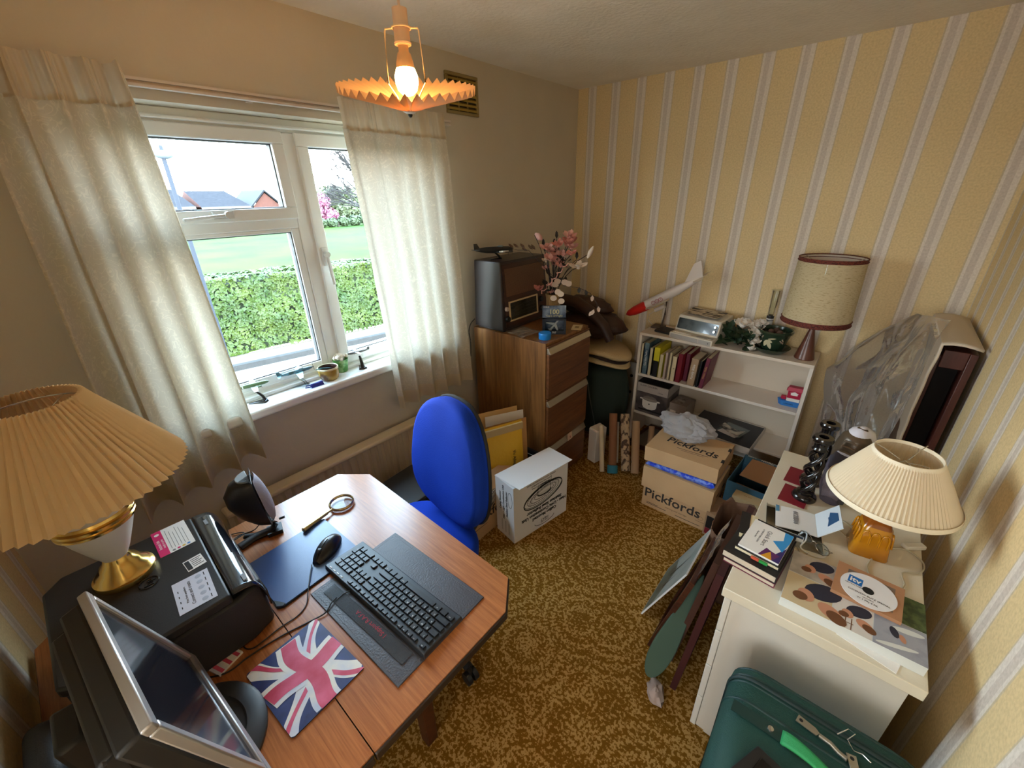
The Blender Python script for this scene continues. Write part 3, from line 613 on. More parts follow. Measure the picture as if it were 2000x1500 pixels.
# desk pad, mouse pads, ruler
t = thing('desk_blotter', 'black stitched leather desk mat under the keyboard', 'desk mat', (1.1, -2.56, DZ), radians(2))
LEATH = mat('black_leather', (58, 52, 54), .42, bump=(220, .25)); STITCH = mat('stitching', (96, 88, 86), .7)
b = B(); b.box(-.198, -.146, .0005, .198, .146, .004); b.o('sheet', LEATH, t, bevel=.0015)
b = B()
for (ax, ay, bx, by) in ((-.188, -.136, .188, -.136), (-.188, .136, .188, .136), (-.188, -.136, -.188, .136), (.188, -.136, .188, .136)):
    n = int(math.hypot(bx - ax, by - ay) / .007)
    for k in range(n):
        u = k / n; cx, cy = ax + (bx - ax) * u, ay + (by - ay) * u; hx, hy = (.0022, .0005) if ay == by else (.0005, .0022); b.box(cx - hx, cy - hy, .0039, cx + hx, cy + hy, .0044)
b.o('stitching', STITCH, t)
t = thing('folder', 'thin blue plastic folder or mouse mat under the black mouse', 'mouse pad', (.768, -2.665, DZ), radians(3))
b = B(); b.prism([(-.114, -.120), (.105, -.130), (.114, -.118), (.114, .123), (-.108, .128), (-.114, .12)], .0035, .007); b.o('cover', mat('slate_blue', (62, 84, 130), .32, bump=(500, .06)), t)
b = B(); b.prism([(-.116, -.122), (.106, -.133), (.117, -.120), (.116, .124), (-.11, .13), (-.117, .121)], .0, .0034); b.o('backing', BLACK, t)
b = B(); b.prism([(.078, -.128), (.104, -.1315), (.115, -.120), (.112, -.112), (.09, -.122)], .0071, .0088); b.o('corner_clip', BLACK, t)
t = thing('ruler', 'clear plastic ruler with red lettering lying on the black desk mat', 'ruler', (1.10, -2.658, DZ + .0045), radians(4 + 180))
b = B(); b.poly([(-.168, -.017, .0021), (.168, -.017, .0021), (.168, .017, .0021), (-.168, .017, .0021)])
for e in ((-.168, -.017, .168, -.0168), (-.168, .0168, .168, .017), (-.168, -.0168, -.1678, .0168), (.1678, -.0168, .168, .0168)): b.box(e[0], e[1], .0004, e[2], e[3], .002)
rl = b.o('blade', clear_mat('clear_plastic', (220, 224, 226), .2, .12, milk=.22, milkc=(150, 152, 155)), t)
b = B(); b.text('I Support R.A.F.A', .017, (-.02, -.003, .0024), (1, 0, 0), (0, 1, 0), 0, 'CENTER', .0001)
for k in range(60): b.box(-.162 + k * .0055, .0165 - (.005 if k % 5 == 0 else .003), .0023, -.1616 + k * .0055, .0165, .0025, 1)
for k in range(11): b.text(str(k + 1), .005, (-.162 + k * .0275, .008, .0024), (1, 0, 0), (0, 1, 0), 1, 'CENTER', .0001)
b.o('print', [REDINK, mat('grey_ink', (60, 60, 62), .7)], t)
# union jack mouse mat
t = thing('mouse_mat', 'union jack patterned mouse mat, front edge of the desk', 'mouse pad', (1.103, -2.818, DZ), radians(4))
FW, FH = .214, .176
b = B(); n = 20
def rrect(w, h, r, k=5):
    out = []
    for cx, cy, a0 in ((w / 2 - r, h / 2 - r, 0), (-w / 2 + r, h / 2 - r, 90), (-w / 2 + r, -h / 2 + r, 180), (w / 2 - r, -h / 2 + r, 270)):
        for i in range(k + 1): a = radians(a0 + 90 * i / k); out.append((cx + r * cos(a), cy + r * sin(a)))
    return out
b.prism(rrect(FW, FH, .008), 0, .003); b.o('foam_base', mat('foam_dark', (38, 36, 40), .9), t)
FBLUE = mat('flag_navy', (44, 58, 116), .45, noise=(26, .35, .7), rgb2=(30, 38, 78)); FRED = mat('flag_red', (186, 44, 74), .45, noise=(18, .35, .7), rgb2=(214, 96, 130)); FWHT = mat('flag_white', (228, 224, 214), .45, noise=(14, .45, .75), rgb2=(176, 190, 220))
b = B(); b.prism(rrect(FW, FH, .008), .003, .0033, 0)
def wob(p):
    x, y = p; k = 1.0
    return (x + .006 * sin(y * 38 + 1) + .004 * sin(x * 40), y + .007 * sin(x * 42 + .6) + .003 * sin(y * 60))
def band(p, q, w0, z, mi, n=26, w1=None):
    p, q = Vector(p), Vector(q); d = (q - p).normalized(); nn = Vector((-d.y, d.x)); w1 = w0 if w1 is None else w1
    prev = None
    for i in range(n + 1):
        c = p + (q - p) * (i / n); w = w0 + (w1 - w0) * i / n; pr = []
        for s in (-1, 1):
            x, y = wob(c + nn * s * w / 2); x = max(-FW / 2 + .0005, min(FW / 2 - .0005, x)); y = max(-FH / 2 + .0005, min(FH / 2 - .0005, y)); pr.append(Vector((x, y, z)))
        if prev and ((prev[0] + prev[1]) / 2 - (pr[0] + pr[1]) / 2).length > 2e-4: b.poly([prev[0], pr[0], pr[1], prev[1]], mi)
        prev = pr
for sx_, sy_ in ((1, 1), (1, -1), (-1, 1), (-1, -1)):
    e = (sx_ * .118, sy_ * .098); c0 = (0, .004)
    band(c0, e, .032, .0035 + .00003 * sx_ + .00006 * sy_, 2, w1=.040); band((c0[0] + sx_ * .03 + .004 * sy_, c0[1] + sy_ * .016), (e[0] + .006 * sy_, e[1] - .004 * sx_), .009, .0037, 1, w1=.013)
band((-.107, .004), (.107, .004), .052, .0039, 2); band((0, -.088), (0, .088), .052, .00396, 2)
band((-.107, .004), (.107, .004), .031, .0041, 1); band((0, -.088), (0, .088), .031, .0042, 1)
b.o('printed_top', [FBLUE, FRED, FWHT], t)

# keyboard
t = thing('keyboard', 'black computer keyboard lying across the leather desk mat', 'keyboard', (1.077, -2.567, DZ + .0045), radians(183))
b = B(); b.hexa([(-.221, -.066, 0), (.221, -.066, 0), (.221, .066, 0), (-.221, .066, 0)], [(-.219, -.064, .008), (.219, -.064, .008), (.219, .064, .017), (-.219, .064, .017)]); b.o('case', mat('keyboard_case', (40, 42, 46), .4), t, bevel=.002)
KC = mat('keycap', (30, 31, 34), .38); KL = mat('key_legend', (225, 225, 225), .6)
def kz(y): return .008 + (y + .064) / .128 * .009
U = .0187
def key(x, y, w, h, s):
    b = B(); z = kz(y); g = .0014; a, c, d, e = x - w / 2 + g, x + w / 2 - g, y - h / 2 + g, y + h / 2 - g
    b.hexa([(a, d, z - .002), (c, d, z - .002), (c, e, z), (a, e, z)], [(a + .001, d + .0012, z + .0042), (c - .001, d + .0012, z + .0042), (c - .001, e - .0008, z + .0055), (a + .001, e - .0008, z + .0055)])
    if s: b.text(s, .0064 if len(s) == 1 else .0038, (x - w / 2 + .006 if len(s) == 1 else x, y + .0022, z + .0056), (1, 0, 0), (0, 1, 0), 1, 'CENTER', .0001)
    b.o('key', [KC, KL], t)
def row(x, y, spec, h=U * .98):
    for s, w in spec:
        if s is not None: key(x + w * U / 2, y, w * U, h, s)
        x += w * U
X0K = -.211
row(X0K, .0525, [('Esc', 1), (None, .6)] + [('F%d' % k, 1) for k in range(1, 5)] + [(None, .3)] + [('F%d' % k, 1) for k in range(5, 9)] + [(None, .3)] + [('F%d' % k, 1) for k in range(9, 13)] + [(None, .2), ('PrS', 1), ('ScL', 1), ('Pau', 1)], U * .72)
row(X0K, .032, [(c, 1) for c in '`1234567890-='] + [('', 2)]); row(X0K, .0132, [('', 1.5)] + [(c, 1) for c in 'QWERTYUIOP[]'] + [('', 1.5)])
row(X0K, -.0056, [('', 1.75)] + [(c, 1) for c in "ASDFGHJKL;'"] + [('', 2.25)]); row(X0K, -.0244, [('', 2.25)] + [(c, 1) for c in 'ZXCVBNM,./'] + [('', 2.75)])
row(X0K, -.0432, [('Ctrl', 1.25), ('', 1.25), ('Alt', 1.25), ('', 6.25), ('AltGr', 1.25), ('', 1.25), ('', 1.25), ('Ctrl', 1.25)])
NX = X0K + 15.2 * U
row(NX, .032, [('Ins', 1), ('Hm', 1), ('PU', 1)]); row(NX, .0132, [('Del', 1), ('End', 1), ('PD', 1)]); row(NX + U, -.0244, [('^', 1)]); row(NX, -.0432, [('<', 1), ('v', 1), ('>', 1)])
MX = NX + 3.2 * U
for rr, (y, s) in enumerate(((.032, ['N', '/', '*', '-']), (.0132, '789'), (-.0056, '456'), (-.0244, '123'))): row(MX, y, [(c, 1) for c in s])
key(MX + 3.5 * U, .0038, U, U * 1.96, '+'); key(MX + 3.5 * U, -.0338, U, U * 1.96, 'E'); row(MX, -.0432, [('0', 2), ('.', 1)])
b = B()
for k in range(4): b.box(MX + .004 + k * U, .0555, .0165, MX + .014 + k * U, .0585, .0178)
b.o('status_lights', KL, t)
b = B(); b.tube([(.09, .066, .006), (.098, .082, .004), (.098, .105, .0)] , .0018, 8); b.o('cable_stub', BLACK, t, smooth=50)
def cable(name, label, pts, r, m, cat='cable'):
    P = [Vector(p) for p in pts]; out = []
    for i in range(len(P) - 1):
        p0, p1, p2, p3 = P[max(0, i - 1)], P[i], P[i + 1], P[min(len(P) - 1, i + 2)]
        for k in range(6):
            u = k / 6; out.append(.5 * ((2 * p1) + (p2 - p0) * u + (2 * p0 - 5 * p1 + 4 * p2 - p3) * u * u + (3 * p1 - p0 - 3 * p2 + p3) * u ** 3))
    out.append(P[-1]); b = B(); b.tube(out, r, 8); o = b.o(name, m, smooth=60); tag(o, label, cat); return o
cz = DZ + .0022
cable('keyboard_cable', 'black keyboard cable running past the union jack mat', [(.98, -2.672, DZ + .0094), (.985, -2.69, DZ + .0088), (.997, -2.715, cz + .003), (.985, -2.758, cz), (.972, -2.805, cz), (.964, -2.852, cz), (.961, -2.898, cz), (.963, -2.932, cz), (.945, -2.965, cz), (.90, -3.0, cz)], .0019, BLACK)
cable('mouse_cable', 'thin black mouse cable looping in front of the printer', [(.819, -2.664, DZ + .012), (.86, -2.69, DZ + .011), (.90, -2.715, DZ + .008), (.93, -2.735, cz), (.945, -2.765, cz), (.943, -2.81, cz), (.947, -2.85, cz), (.946, -2.878, cz), (.925, -2.89, cz), (.89, -2.876, cz), (.862, -2.83, cz + .003)], .0016, BLACK)
# mouse
t = thing('computer_mouse', 'black computer mouse on the blue folder', 'mouse', (.797, -2.604, DZ + .0071), radians(208))
def mfn(u, v):
    a = 2 * pi * u; s = v; r = sin(pi * min(1, s)) ** .55
    return None
b = B(); R = []
for k in range(13):
    s = k / 12; y = -.056 + .112 * s; w = .031 * (sin(pi * (.06 + .88 * s)) ** .5) * (1 - .12 * abs(s - .45)); h = .036 * (sin(pi * (.10 + .82 * (s ** .85))) ** .75)
    ring = [(w * cos(a), y, max(.0, h * sin(a))) for a in [pi * i / 14 for i in range(15)]]; R.append(ring + [(-w * .9, y, 0), (w * .9, y, 0)])
b.rings(R); m_ = b.o('shell', mat('mouse_black', (24, 24, 26), .32), t, smooth=50)
b = B(); b.cyl((-.004, .030, .026), (.004, .030, .026), .0095, n=18); b.o('scroll_wheel', mat('wheel_grey', (50, 50, 54), .5), t, smooth=40)
b = B(); b.tube([(0, .052, .018), (0, .04, .0265), (0, .0, .0358), (0, -.012, .0362)], .0014, 6); b.o('button_gap', BLACKG, t)
# magnifying glass: its handle props on the folder
t = thing('magnifying_glass', 'brass handled magnifying glass with round lens beyond the mouse', 'magnifier', (.626, -2.462, DZ + .004), 0)
b = B(); ring = [(.040 * cos(2 * pi * k / 36), .040 * sin(2 * pi * k / 36), .006) for k in range(36)]; b.tube(ring, .004, 8, closed=True, flat=1.4); b.o('rim', mat('nickel_rim', (196, 180, 140), .2, 1.0), t, smooth=60)
b = B(); b.lathe([(.0385, .0062), (.02, .0072), (.0, .0076)], n=32, cap=False); b.o('lens', clear_mat('lens_glass', (240, 248, 255), .02, .2), t, smooth=60)
b = B(); d = Vector((.035, -.15, .006)).normalized()
b.lathe([(.002, .040), (.004, .042), (.004, .060), (.006, .064), (.0065, .12), (.0085, .152), (.0085, .158), (.006, .160)], (0, 0, .006), 18, ax=d); b.o('handle', mat('aged_brass', (190, 170, 110), .3, .9), t, smooth=40)

# speaker with cable
t = thing('desktop_speaker', 'dark desktop speaker with grey mesh front on curved foot', 'speaker', (.565, -2.70, DZ), radians(-16))
def slab(pts, w, name, m, **k):
    b = B(); b.hexa([(-w, p[0], p[1]) for p in pts], [(w, p[0], p[1]) for p in pts]); return b.o(name, m, t, **k)
SPK = mat('speaker_dark', (34, 33, 36), .4); SPG = mat('speaker_grille', (150, 146, 158), .8, bump=(700, .5))
R = []; 
prof = [(-.055, .045, .020, .006), (-.055, .062, .034, .03), (-.062, .1, .045, .05), (-.075, .15, .05, .062), (-.085, .19, .05, .06), (-.088, .222, .046, .045), (-.086, .232, .04, .03)]
for k, (y, z, w, d) in enumerate(prof):
    R.append([(w * (1 if abs(cos(a)) > .999 else cos(a)), -.02 - .020 * (z / .23) + .052 - d * .0 + (-d * 1.45 * max(0, sin(a)) + .012 * min(0, sin(a)) * 0), z + (.028 * max(0, -sin(a)) if k == 6 else 0)) for a in [2 * pi * i / 20 for i in range(20)]])
b = B(); b.rings(R); b.o('cabinet', SPK, t, smooth=50)
def gf(u, v):
    z = .06 + .175 * v; w = .044 * (1 - (2 * abs(v - .58)) ** 3 * .35) * (.62 + .38 * min(1, v * 3)); a = (u - .5) * 2
    return (w * a, .036 - .020 * (z / .23) + .024 * (1 - a * a) * sin(pi * min(1, .08 + v * .9)) ** .5, z)
b = B(); b.grid(gf, 16, 20); b.o('mesh_front', SPG, t, smooth=70)
b = B(); b.rings([[(x * 1.01, y * 1.0 + .001, .2325 + .10 * (y + .05)) for x, y, z in R[6]], [(x * .9, y * .93, .2365 + .10 * (y + .05)) for x, y, z in R[6]]]); b.o('top_panel', mat('speaker_top', (128, 134, 136), .6), t, bevel=.004)
b = B(); b.tube([(0, .03, .055), (0, .034, .03), (0, .02, .012), (.0, -.03, .008), (.02, -.075, .006)], .016, 10, flat=.6); b.tube([(.0, -.01, .008), (-.025, -.06, .006)], .010, 8, flat=.6); b.box(-.022, .006, 0, .022, .05, .014); b.o('foot', BLACK, t, smooth=50)
b = B(); b.cyl((.012, .05, .052), (.014, .066, .054), .004); b.o('volume_knob', BLACK, t, smooth=40)
cable('speaker_cable', 'thin black wires trailing behind the desktop speaker', [(.575, -2.70, DZ + .05), (.535, -2.70, DZ + .03), (.515, -2.72, DZ + .004), (.50, -2.76, cz), (.52, -2.79, cz + .006), (.505, -2.745, cz + .002), (.48, -2.77, cz + .002), (.47, -2.82, cz)], .0017, BLACK)

# printer
PRB = mat('printer_black', (34, 34, 36), .5, bump=(300, .12)); t = thing('printer', 'black all in one printer with stickers on its lid', 'printer', (.78, -2.97, DZ))
b = B(); b.prism([(.545, -3.12), (.58, -3.16), (.90, -3.16), (.928, -3.12), (.926, -2.86), (.905, -2.805), (.58, -2.80), (.545, -2.84)], DZ, DZ + .148); b.o('body', PRB, t, world=True, bevel=.01)
b = B(); b.prism([(.54, -3.13), (.58, -3.165), (.90, -3.165), (.930, -3.13), (.929, -2.872), (.545, -2.856)], DZ + .149, DZ + .176); lid = b.o('scanner_lid', mat('printer_lid', (38, 37, 38), .42, bump=(400, .1)), t, world=True, bevel=.006)
PGL = mat('printer_panel', (30, 34, 42), .12, coat=.5)
def pf(u, v):
    x = .548 + .383 * u; y0 = -2.856 - .014 * u; dip = .006 * sin(pi * u)
    if v < .5: a = v / .5; return (x, y0 + .035 * a, DZ + .174 - .004 * a * a)
    a = (v - .5) / .5; return (x - .012 * a * (u - .5) * 2, y0 + .035 + .030 * sin(a * pi / 2), DZ + .170 - .075 * (1 - cos(a * pi / 2)) - .01 * a)
b = B(); b.grid(pf, 20, 12); b.o('control_panel', PGL, t, world=True, smooth=60, solid=.003)
b = B(); b.box(.60, -2.801, DZ + .03, .88, -2.797, DZ + .085); b.o('paper_slot', BLACKG, t, world=True)
b = B()
for x in (.60, .895): b.prism([(x - .012, -2.838), (x + .012, -2.838), (x + .012, -2.830), (x - .012, -2.830)], DZ + .1725, DZ + .1755)
b.o('buttons', mat('panel_mark', (150, 160, 170), .3), t, world=True)
LZ = DZ + .1763
PKM = mat('sticker_magenta', (214, 38, 110), .5)
def sticker(pts, draw, mats, name='sticker'):
    b = B(); P = [Vector((p[0], p[1], 0)) for p in pts]; o_ = P[0]; xd = P[1] - P[0]; yd = P[3] - P[0]
    w, h = xd.length, yd.length; b.M = frame((o_.x, o_.y, LZ), xd, yd)
    b.prism([(0, 0), (w, 0), (w, h), (0, h)], 0, .0005, 0); draw(b, w, h); b.o(name, mats, t, world=True)
def d1(b, w, h):
    b.prism([(0, h * .72), (w, h * .72), (w, h), (0, h)], .0005, .0007, 1); b.text('Instant Ink', .011, (w * .45, h * .90, .0008), (1, 0, 0), (0, 1, 0), 0, 'CENTER', .0001); b.text('ready to print', .008, (w * .45, h * .79, .0008), (1, 0, 0), (0, 1, 0), 0, 'CENTER', .0001); b.ball((w * .86, h * .86, .0006), .006, 10, 0, (1, 1, .06))
    for k in range(6): b.box(w * .14, h * (.62 - k * .095), .0005, w * (.9 - .08 * (k % 3)), h * (.635 - k * .095), .0007, 2)
    for k, mi in enumerate((2, 1, 3, 4)): b.ball((w * .06, h * (.6 - k * .14), .0006), .004, 8, mi, (1, 1, .1))
sticker([(.666, -2.875), (.540, -2.872), (.540, -2.955), (.668, -2.952)][0:1] + [(.541, -2.873), (.541, -2.950), (.664, -2.952)], d1, [PAPER, PKM, mat('grey_print', (130, 130, 130), .7), mat('ink_yellow', (220, 180, 60), .6), mat('ink_cyan', (60, 130, 200), .6)])
def d2(b, w, h):
    b.prism([(w * .04, h * .08), (w * .3, h * .08), (w * .3, h * .92), (w * .04, h * .92)], .0005, .0007, 1)
    for k in range(5): b.box(w * .36, h * (.82 - k * .16), .0005, w * (.92 - .1 * (k % 2)), h * (.87 - k * .16), .0007, 1)
sticker([(.774, -2.918), (.772, -2.878), (.724, -2.884), (.729, -2.926)], d2, [PAPER, INK])
def d3(b, w, h):
    b.text('Connect and create', .0105, (w * .5, h * .58, .0007), (1, 0, 0), (0, 1, 0), 1, 'CENTER', .0001); b.text('Print from anywhere', .007, (w * .5, h * .72, .0007), (1, 0, 0), (0, 1, 0), 1, 'CENTER', .0001)
    for k in range(5): x = w * (.12 + .19 * k); b.ball((x, h * .30, .0005), .007, 10, 2, (1, 1, .04)); b.box(x - .006, h * .12, .0005, x + .006, h * .145, .0007, 1)
    for k in range(4): b.box(w * (.14 + .17 * k), h * .88, .0005, w * (.20 + .17 * k), h * .905, .0007, 1)
sticker([(.908, -2.893), (.795, -2.884), (.788, -2.960), (.904, -2.966)], d3, [mat('sticker_lilac', (212, 214, 226), .4), INK, mat('sticker_icon', (176, 182, 196), .5)])
b = B(); c = (.735, -2.99); b.tube([(c[0] + .019 * cos(2 * pi * k / 30), c[1] + .019 * sin(2 * pi * k / 30), LZ + .0008) for k in range(30)], .0016, 6, closed=True); b.text('hp', .026, (c[0], c[1], LZ + .0006), (-1, .05, 0), (-.05, -1, 0), 0, 'CENTER', .0008); b.o('logo', BLACKG, t, world=True)

# left table lamp on the printer
t = thing('table_lamp', 'large table lamp with beige pleated shade and white gold base on printer', 'lamp', (.66, -3.02, DZ + .1765))
b = B(); b.lathe([(.060, 0), (.062, .006), (.060, .014), (.053, .018), (.050, .026), (.040, .034), (.038, .044), (.029, .052), (.026, .062), (.024, .066)], n=40); b.o('foot', BRASS, t, smooth=40)
b = B(); b.lathe([(.024, .066), (.034, .085), (.055, .135), (.068, .170)], n=40); b.o('body', mat('white_ceramic', (226, 222, 220), .3), t, smooth=50)
b = B(); b.lathe([(.068, .168), (.073, .172), (.073, .177), (.070, .180), (.074, .184), (.074, .190), (.070, .193), (.073, .197), (.071, .203), (.06, .205)], n=40); b.o('gold_rings', BRASS, t, smooth=40)
b = B(); b.lathe([(.07, .203), (.055, .222), (.02, .238), (.012, .25), (.012, .30)], n=32); b.o('neck', _mats['white_ceramic'], t, smooth=50)
b = B(); b.cyl((0, 0, .30), (0, 0, .33), .014); b.ball((0, 0, .37), .03, 16); b.o('bulb', mat('bulb_off', (236, 232, 224), .2), t, smooth=60)
LSH = cloth_mat('lamp_pleats', (232, 206, 164), .22)
def zig(r, z, n, d):
    return [((r + (d if i % 2 else -d)) * cos(2 * pi * i / (2 * n)), (r + (d if i % 2 else -d)) * sin(2 * pi * i / (2 * n)), z) for i in range(2 * n)]
b = B(); rr = [zig(.202, .283, 64, .0052), zig(.162, .350, 64, .0046), zig(.092, .462, 64, .0036), zig(.079, .484, 64, .0046)]
b.rings(rr, cap=False); b.o('shade', LSH, t, solid=.0012)
b = B(); b.tube([(.085 * cos(2 * pi * k / 48), .085 * sin(2 * pi * k / 48), .461) for k in range(48)], .0016, 6, closed=True)
for k in range(3): a = 2 * pi * k / 3 + .4; b.tube([(.012 * cos(a), .012 * sin(a), .44), (.085 * cos(a), .085 * sin(a), .461)], .0015, 6)
b.tube([(0, 0, .33), (.034, 0, .36), (.034, 0, .42), (0, 0, .44), (-.034, 0, .42), (-.034, 0, .36), (0, 0, .33)], .0014, 6); b.o('shade_carrier', CHROME, t, smooth=60)

# monitor
t = thing('monitor', 'silver framed flat screen monitor on a round black base', 'monitor', (1.085, -3.03, DZ))
xd = Vector((.375, .030, 0)).normalized(); upv = Vector((-.0, -.090, .312)).normalized(); nrm = xd.cross(upv).normalized()   # screen looks along -nrm (towards +y)
Mm = Matrix(((xd.x, upv.x, nrm.x, .940), (xd.y, upv.y, nrm.y, -2.972), (xd.z, upv.z, nrm.z, .825), (0, 0, 0, 1)))
def mb(): b = B(); b.M = Mm; return b
WM, HM = .358, .306; SIL = mat('silver_bezel', (176, 174, 174), .32, .6); fz = -.001
SG = -1 if nrm.y < 0 else 1
def bz(b, x0, y0, x1, y1, z0, z1, mi=0): return b.box(x0, y0, min(SG * z0, SG * z1), x1, y1, max(SG * z0, SG * z1), mi)
b = mb(); w = .017
bz(b, 0, 0, WM, .022, 0, -.016); bz(b, 0, HM - w, WM, HM, 0, -.016); bz(b, 0, .022, w, HM - w, 0, -.016); bz(b, WM - w, .022, WM, HM - w, 0, -.016); b.o('bezel', SIL, t, world=True, bevel=.003)
b = mb(); bz(b, w - .001, .021, WM - w + .001, HM - w + .001, -.006, -.012); b.o('screen', mat('lcd_dark', (26, 28, 36), .12, spec=.6), t, world=True)
b = mb(); bz(b, .007, .007, WM - .007, HM - .007, -.0165, -.05); bz(b, .03, .05, WM - .03, HM - .02, -.05, -.075); b.o('rear_shell', BLACK, t, world=True, bevel=.006)
b = mb(); MESH = mat('vent_mesh', (20, 20, 22), .6)
def dpt(x, y, d): return (x, y, SG * -d)
yA, dA, yB, dB = HM - .022, .0505, HM - .14, .122
for q in ((.028, WM - .028),): b.hexa([dpt(q[0], yB, .0755), dpt(q[1], yB, .0755), dpt(q[1], yA, dA), dpt(q[0], yA, dA)], [dpt(q[0], yB, dB), dpt(q[1], yB, dB), dpt(q[1], yA, dA + .012), dpt(q[0], yA, dA + .012)])
for k in range(46):
    x = .032 + k * .0065; b.hexa([dpt(x, yB, dB), dpt(x + .003, yB, dB), dpt(x + .003, yA, dA + .012), dpt(x, yA, dA + .012)], [dpt(x, yB - .001, dB + .003), dpt(x + .003, yB - .001, dB + .003), dpt(x + .003, yA + .002, dA + .015), dpt(x, yA + .002, dA + .015)], 1)
b.o('vent_grille', [MESH, mat('vent_rib', (44, 44, 47), .5)], t, world=True)
b = B(); b.lathe([(.125, 0), (.125, .008), (.118, .014), (.09, .017), (.086, .012), (0, .012)], (0, .0, 0), 48, sx=1.05); b.o('base', mat('base_grey', (44, 46, 50), .45), t, smooth=35)
b = B(); b.hexa([(-.05, -.10, .012), (.05, -.10, .012), (.045, -.045, .012), (-.045, -.045, .012)], [(-.045, -.125, .26), (.045, -.125, .26), (.04, -.085, .26), (-.04, -.085, .26)]); b.o('stand_column', BLACK, t, bevel=.008)
b = B(); b.hexa([(-.22, -.205, .02), (-.02, -.205, .02), (-.0, -.142, .02), (-.20, -.142, .02)], [(-.20, -.20, .135), (-.04, -.20, .135), (-.02, -.142, .16), (-.17, -.145, .15)]); b.o('rear_bulge', mat('bulge_dark', (40, 40, 42), .6, bump=(300, .2)), t, bevel=.03, seg=4)
# small things
t = thing('paper_clip', 'clear paper clip on the wood beside the union jack mat', 'paper clip', (1.03, -2.925, DZ + .001), radians(100))
b = B(); b.tube([(-.02, -.003, 0), (.02, -.003, 0), (.022, 0, 0), (.02, .003, 0), (-.018, .003, 0), (-.02, .001, 0), (-.018, -.001, 0), (.012, -.001, 0)], .0007, 6); b.o('wire', mat('clip_steel', (190, 185, 180), .3, .8), t, smooth=60)
t = thing('coaster', 'little striped flag coaster between printer and monitor', 'coaster', (.92, -2.935, DZ), radians(20))
b = B(); b.box(-.03, -.03, 0, .03, .03, .006, 0)
for k in range(3): b.box(-.03, -.024 + k * .02, .006, .03, -.016 + k * .02, .0064, 1)
b.o('tile', [FWHT, FRED], t)
# ------------------------------------------------------------------ office chair
t = thing('office_chair', 'royal blue fabric swivel office chair tucked under the far desk end', 'chair', (.785, -2.29, 0), radians(-6))
BLUF = mat('blue_fabric', (22, 62, 176), .85, bump=(420, .5), noise=(3, .3, .7), rgb2=(18, 50, 150), spec=.15)
def cushion(w, h, d, k=9, n=40, pw=2.6, taper=0.0, bulge=1.0):
    """rounded cushion rings from back (y=0) to front (y=d), outline superellipse"""
    R = []
    for i in range(k + 1):
        s = i / k; q = (1 - (2 * s - 1) ** 4) ** .5 if s > .02 else .90
        sc = .90 + .10 * q if s < .5 else (.80 + .20 * (1 - ((s - .5) * 2) ** 2.6))
        if i == k: sc = .45
        ring = []
        for j in range(n):
            a = 2 * pi * j / n; c, s_ = cos(a), sin(a)
            x = w / 2 * sc * math.copysign(abs(c) ** (2 / pw), c); z = h / 2 * sc * math.copysign(abs(s_) ** (2 / pw), s_)
            x *= 1 - taper * (z / (h / 2)); ring.append((x, d * s, z))
        R.append(ring)
    return R
b = B(); M0 = Matrix.Translation((0, .235, .805)) @ Matrix.Rotation(radians(-9), 4, 'X') @ Matrix.Rotation(radians(180), 4, 'Z')
b.M = M0; R = cushion(.44, .505, .075, taper=.15)
R = [[(x, y + .030 * (x / .22) ** 2 * 1.0 - .012 * cos((z + .12) * 7), z) for x, y, z in r] for r in R]
b.rings(R); b.o('backrest', BLUF, t, smooth=70)
b = B(); b.M = M0; R = cushion(.447, .515, -.022, k=5, taper=.15); R = [[(x, y + .030 * (x / .22) ** 2 - .012 * cos((z + .12) * 7), z) for x, y, z in r] for r in R]; b.rings(R); b.o('back_shell', BLACK, t, smooth=50)
b = B(); b.M = Matrix.Translation((0, 0, .465)) @ Matrix.Rotation(radians(90), 4, 'X'); R = cushion(.47, .46, .075)
b.rings(R); b.o('seat', BLUF, t, smooth=70)
b = B(); b.M = Matrix.Translation((0, 0, .463)) @ Matrix.Rotation(radians(90), 4, 'X'); b.rings(cushion(.44, .43, -.03, k=4)); b.o('seat_pan', BLACK, t, smooth=50)
b = B(); b.tube([(0, .04, .40), (0, .25, .39), (0, .30, .43), (0, .295, .55), (0, .30, .72)], .024, 8, flat=.4); b.o('back_bracket', BLACK, t, smooth=50)
b = B(); b.cyl((0, 0, .10), (0, 0, .42), .025, .022, 16); b.cyl((0, 0, .07), (0, 0, .2), .036, .032, 16); b.o('gas_column', BLACK, t, smooth=40)
for k in range(5):
    a = 2 * pi * k / 5 + .02; b = B(); b.tube([(.02 * cos(a), .02 * sin(a), .10), (.15 * cos(a), .15 * sin(a), .095), (.29 * cos(a), .29 * sin(a), .07)], lambda u: .028 - .01 * u, 8, flat=.8); lg = b.o('leg', BLACK, t, smooth=50)
    b = B(); c = Vector((.295 * cos(a), .295 * sin(a), .026)); u = Vector((-sin(a), cos(a), 0)); b.cyl(c - u * .024, c - u * .006, .026, n=16); b.cyl(c + u * .006, c + u * .024, .026, n=16); b.cyl(c + Vector((0, 0, .0)), c + Vector((0, 0, .05)), .008, n=8); b.o('castor', BLACK, lg, smooth=40)

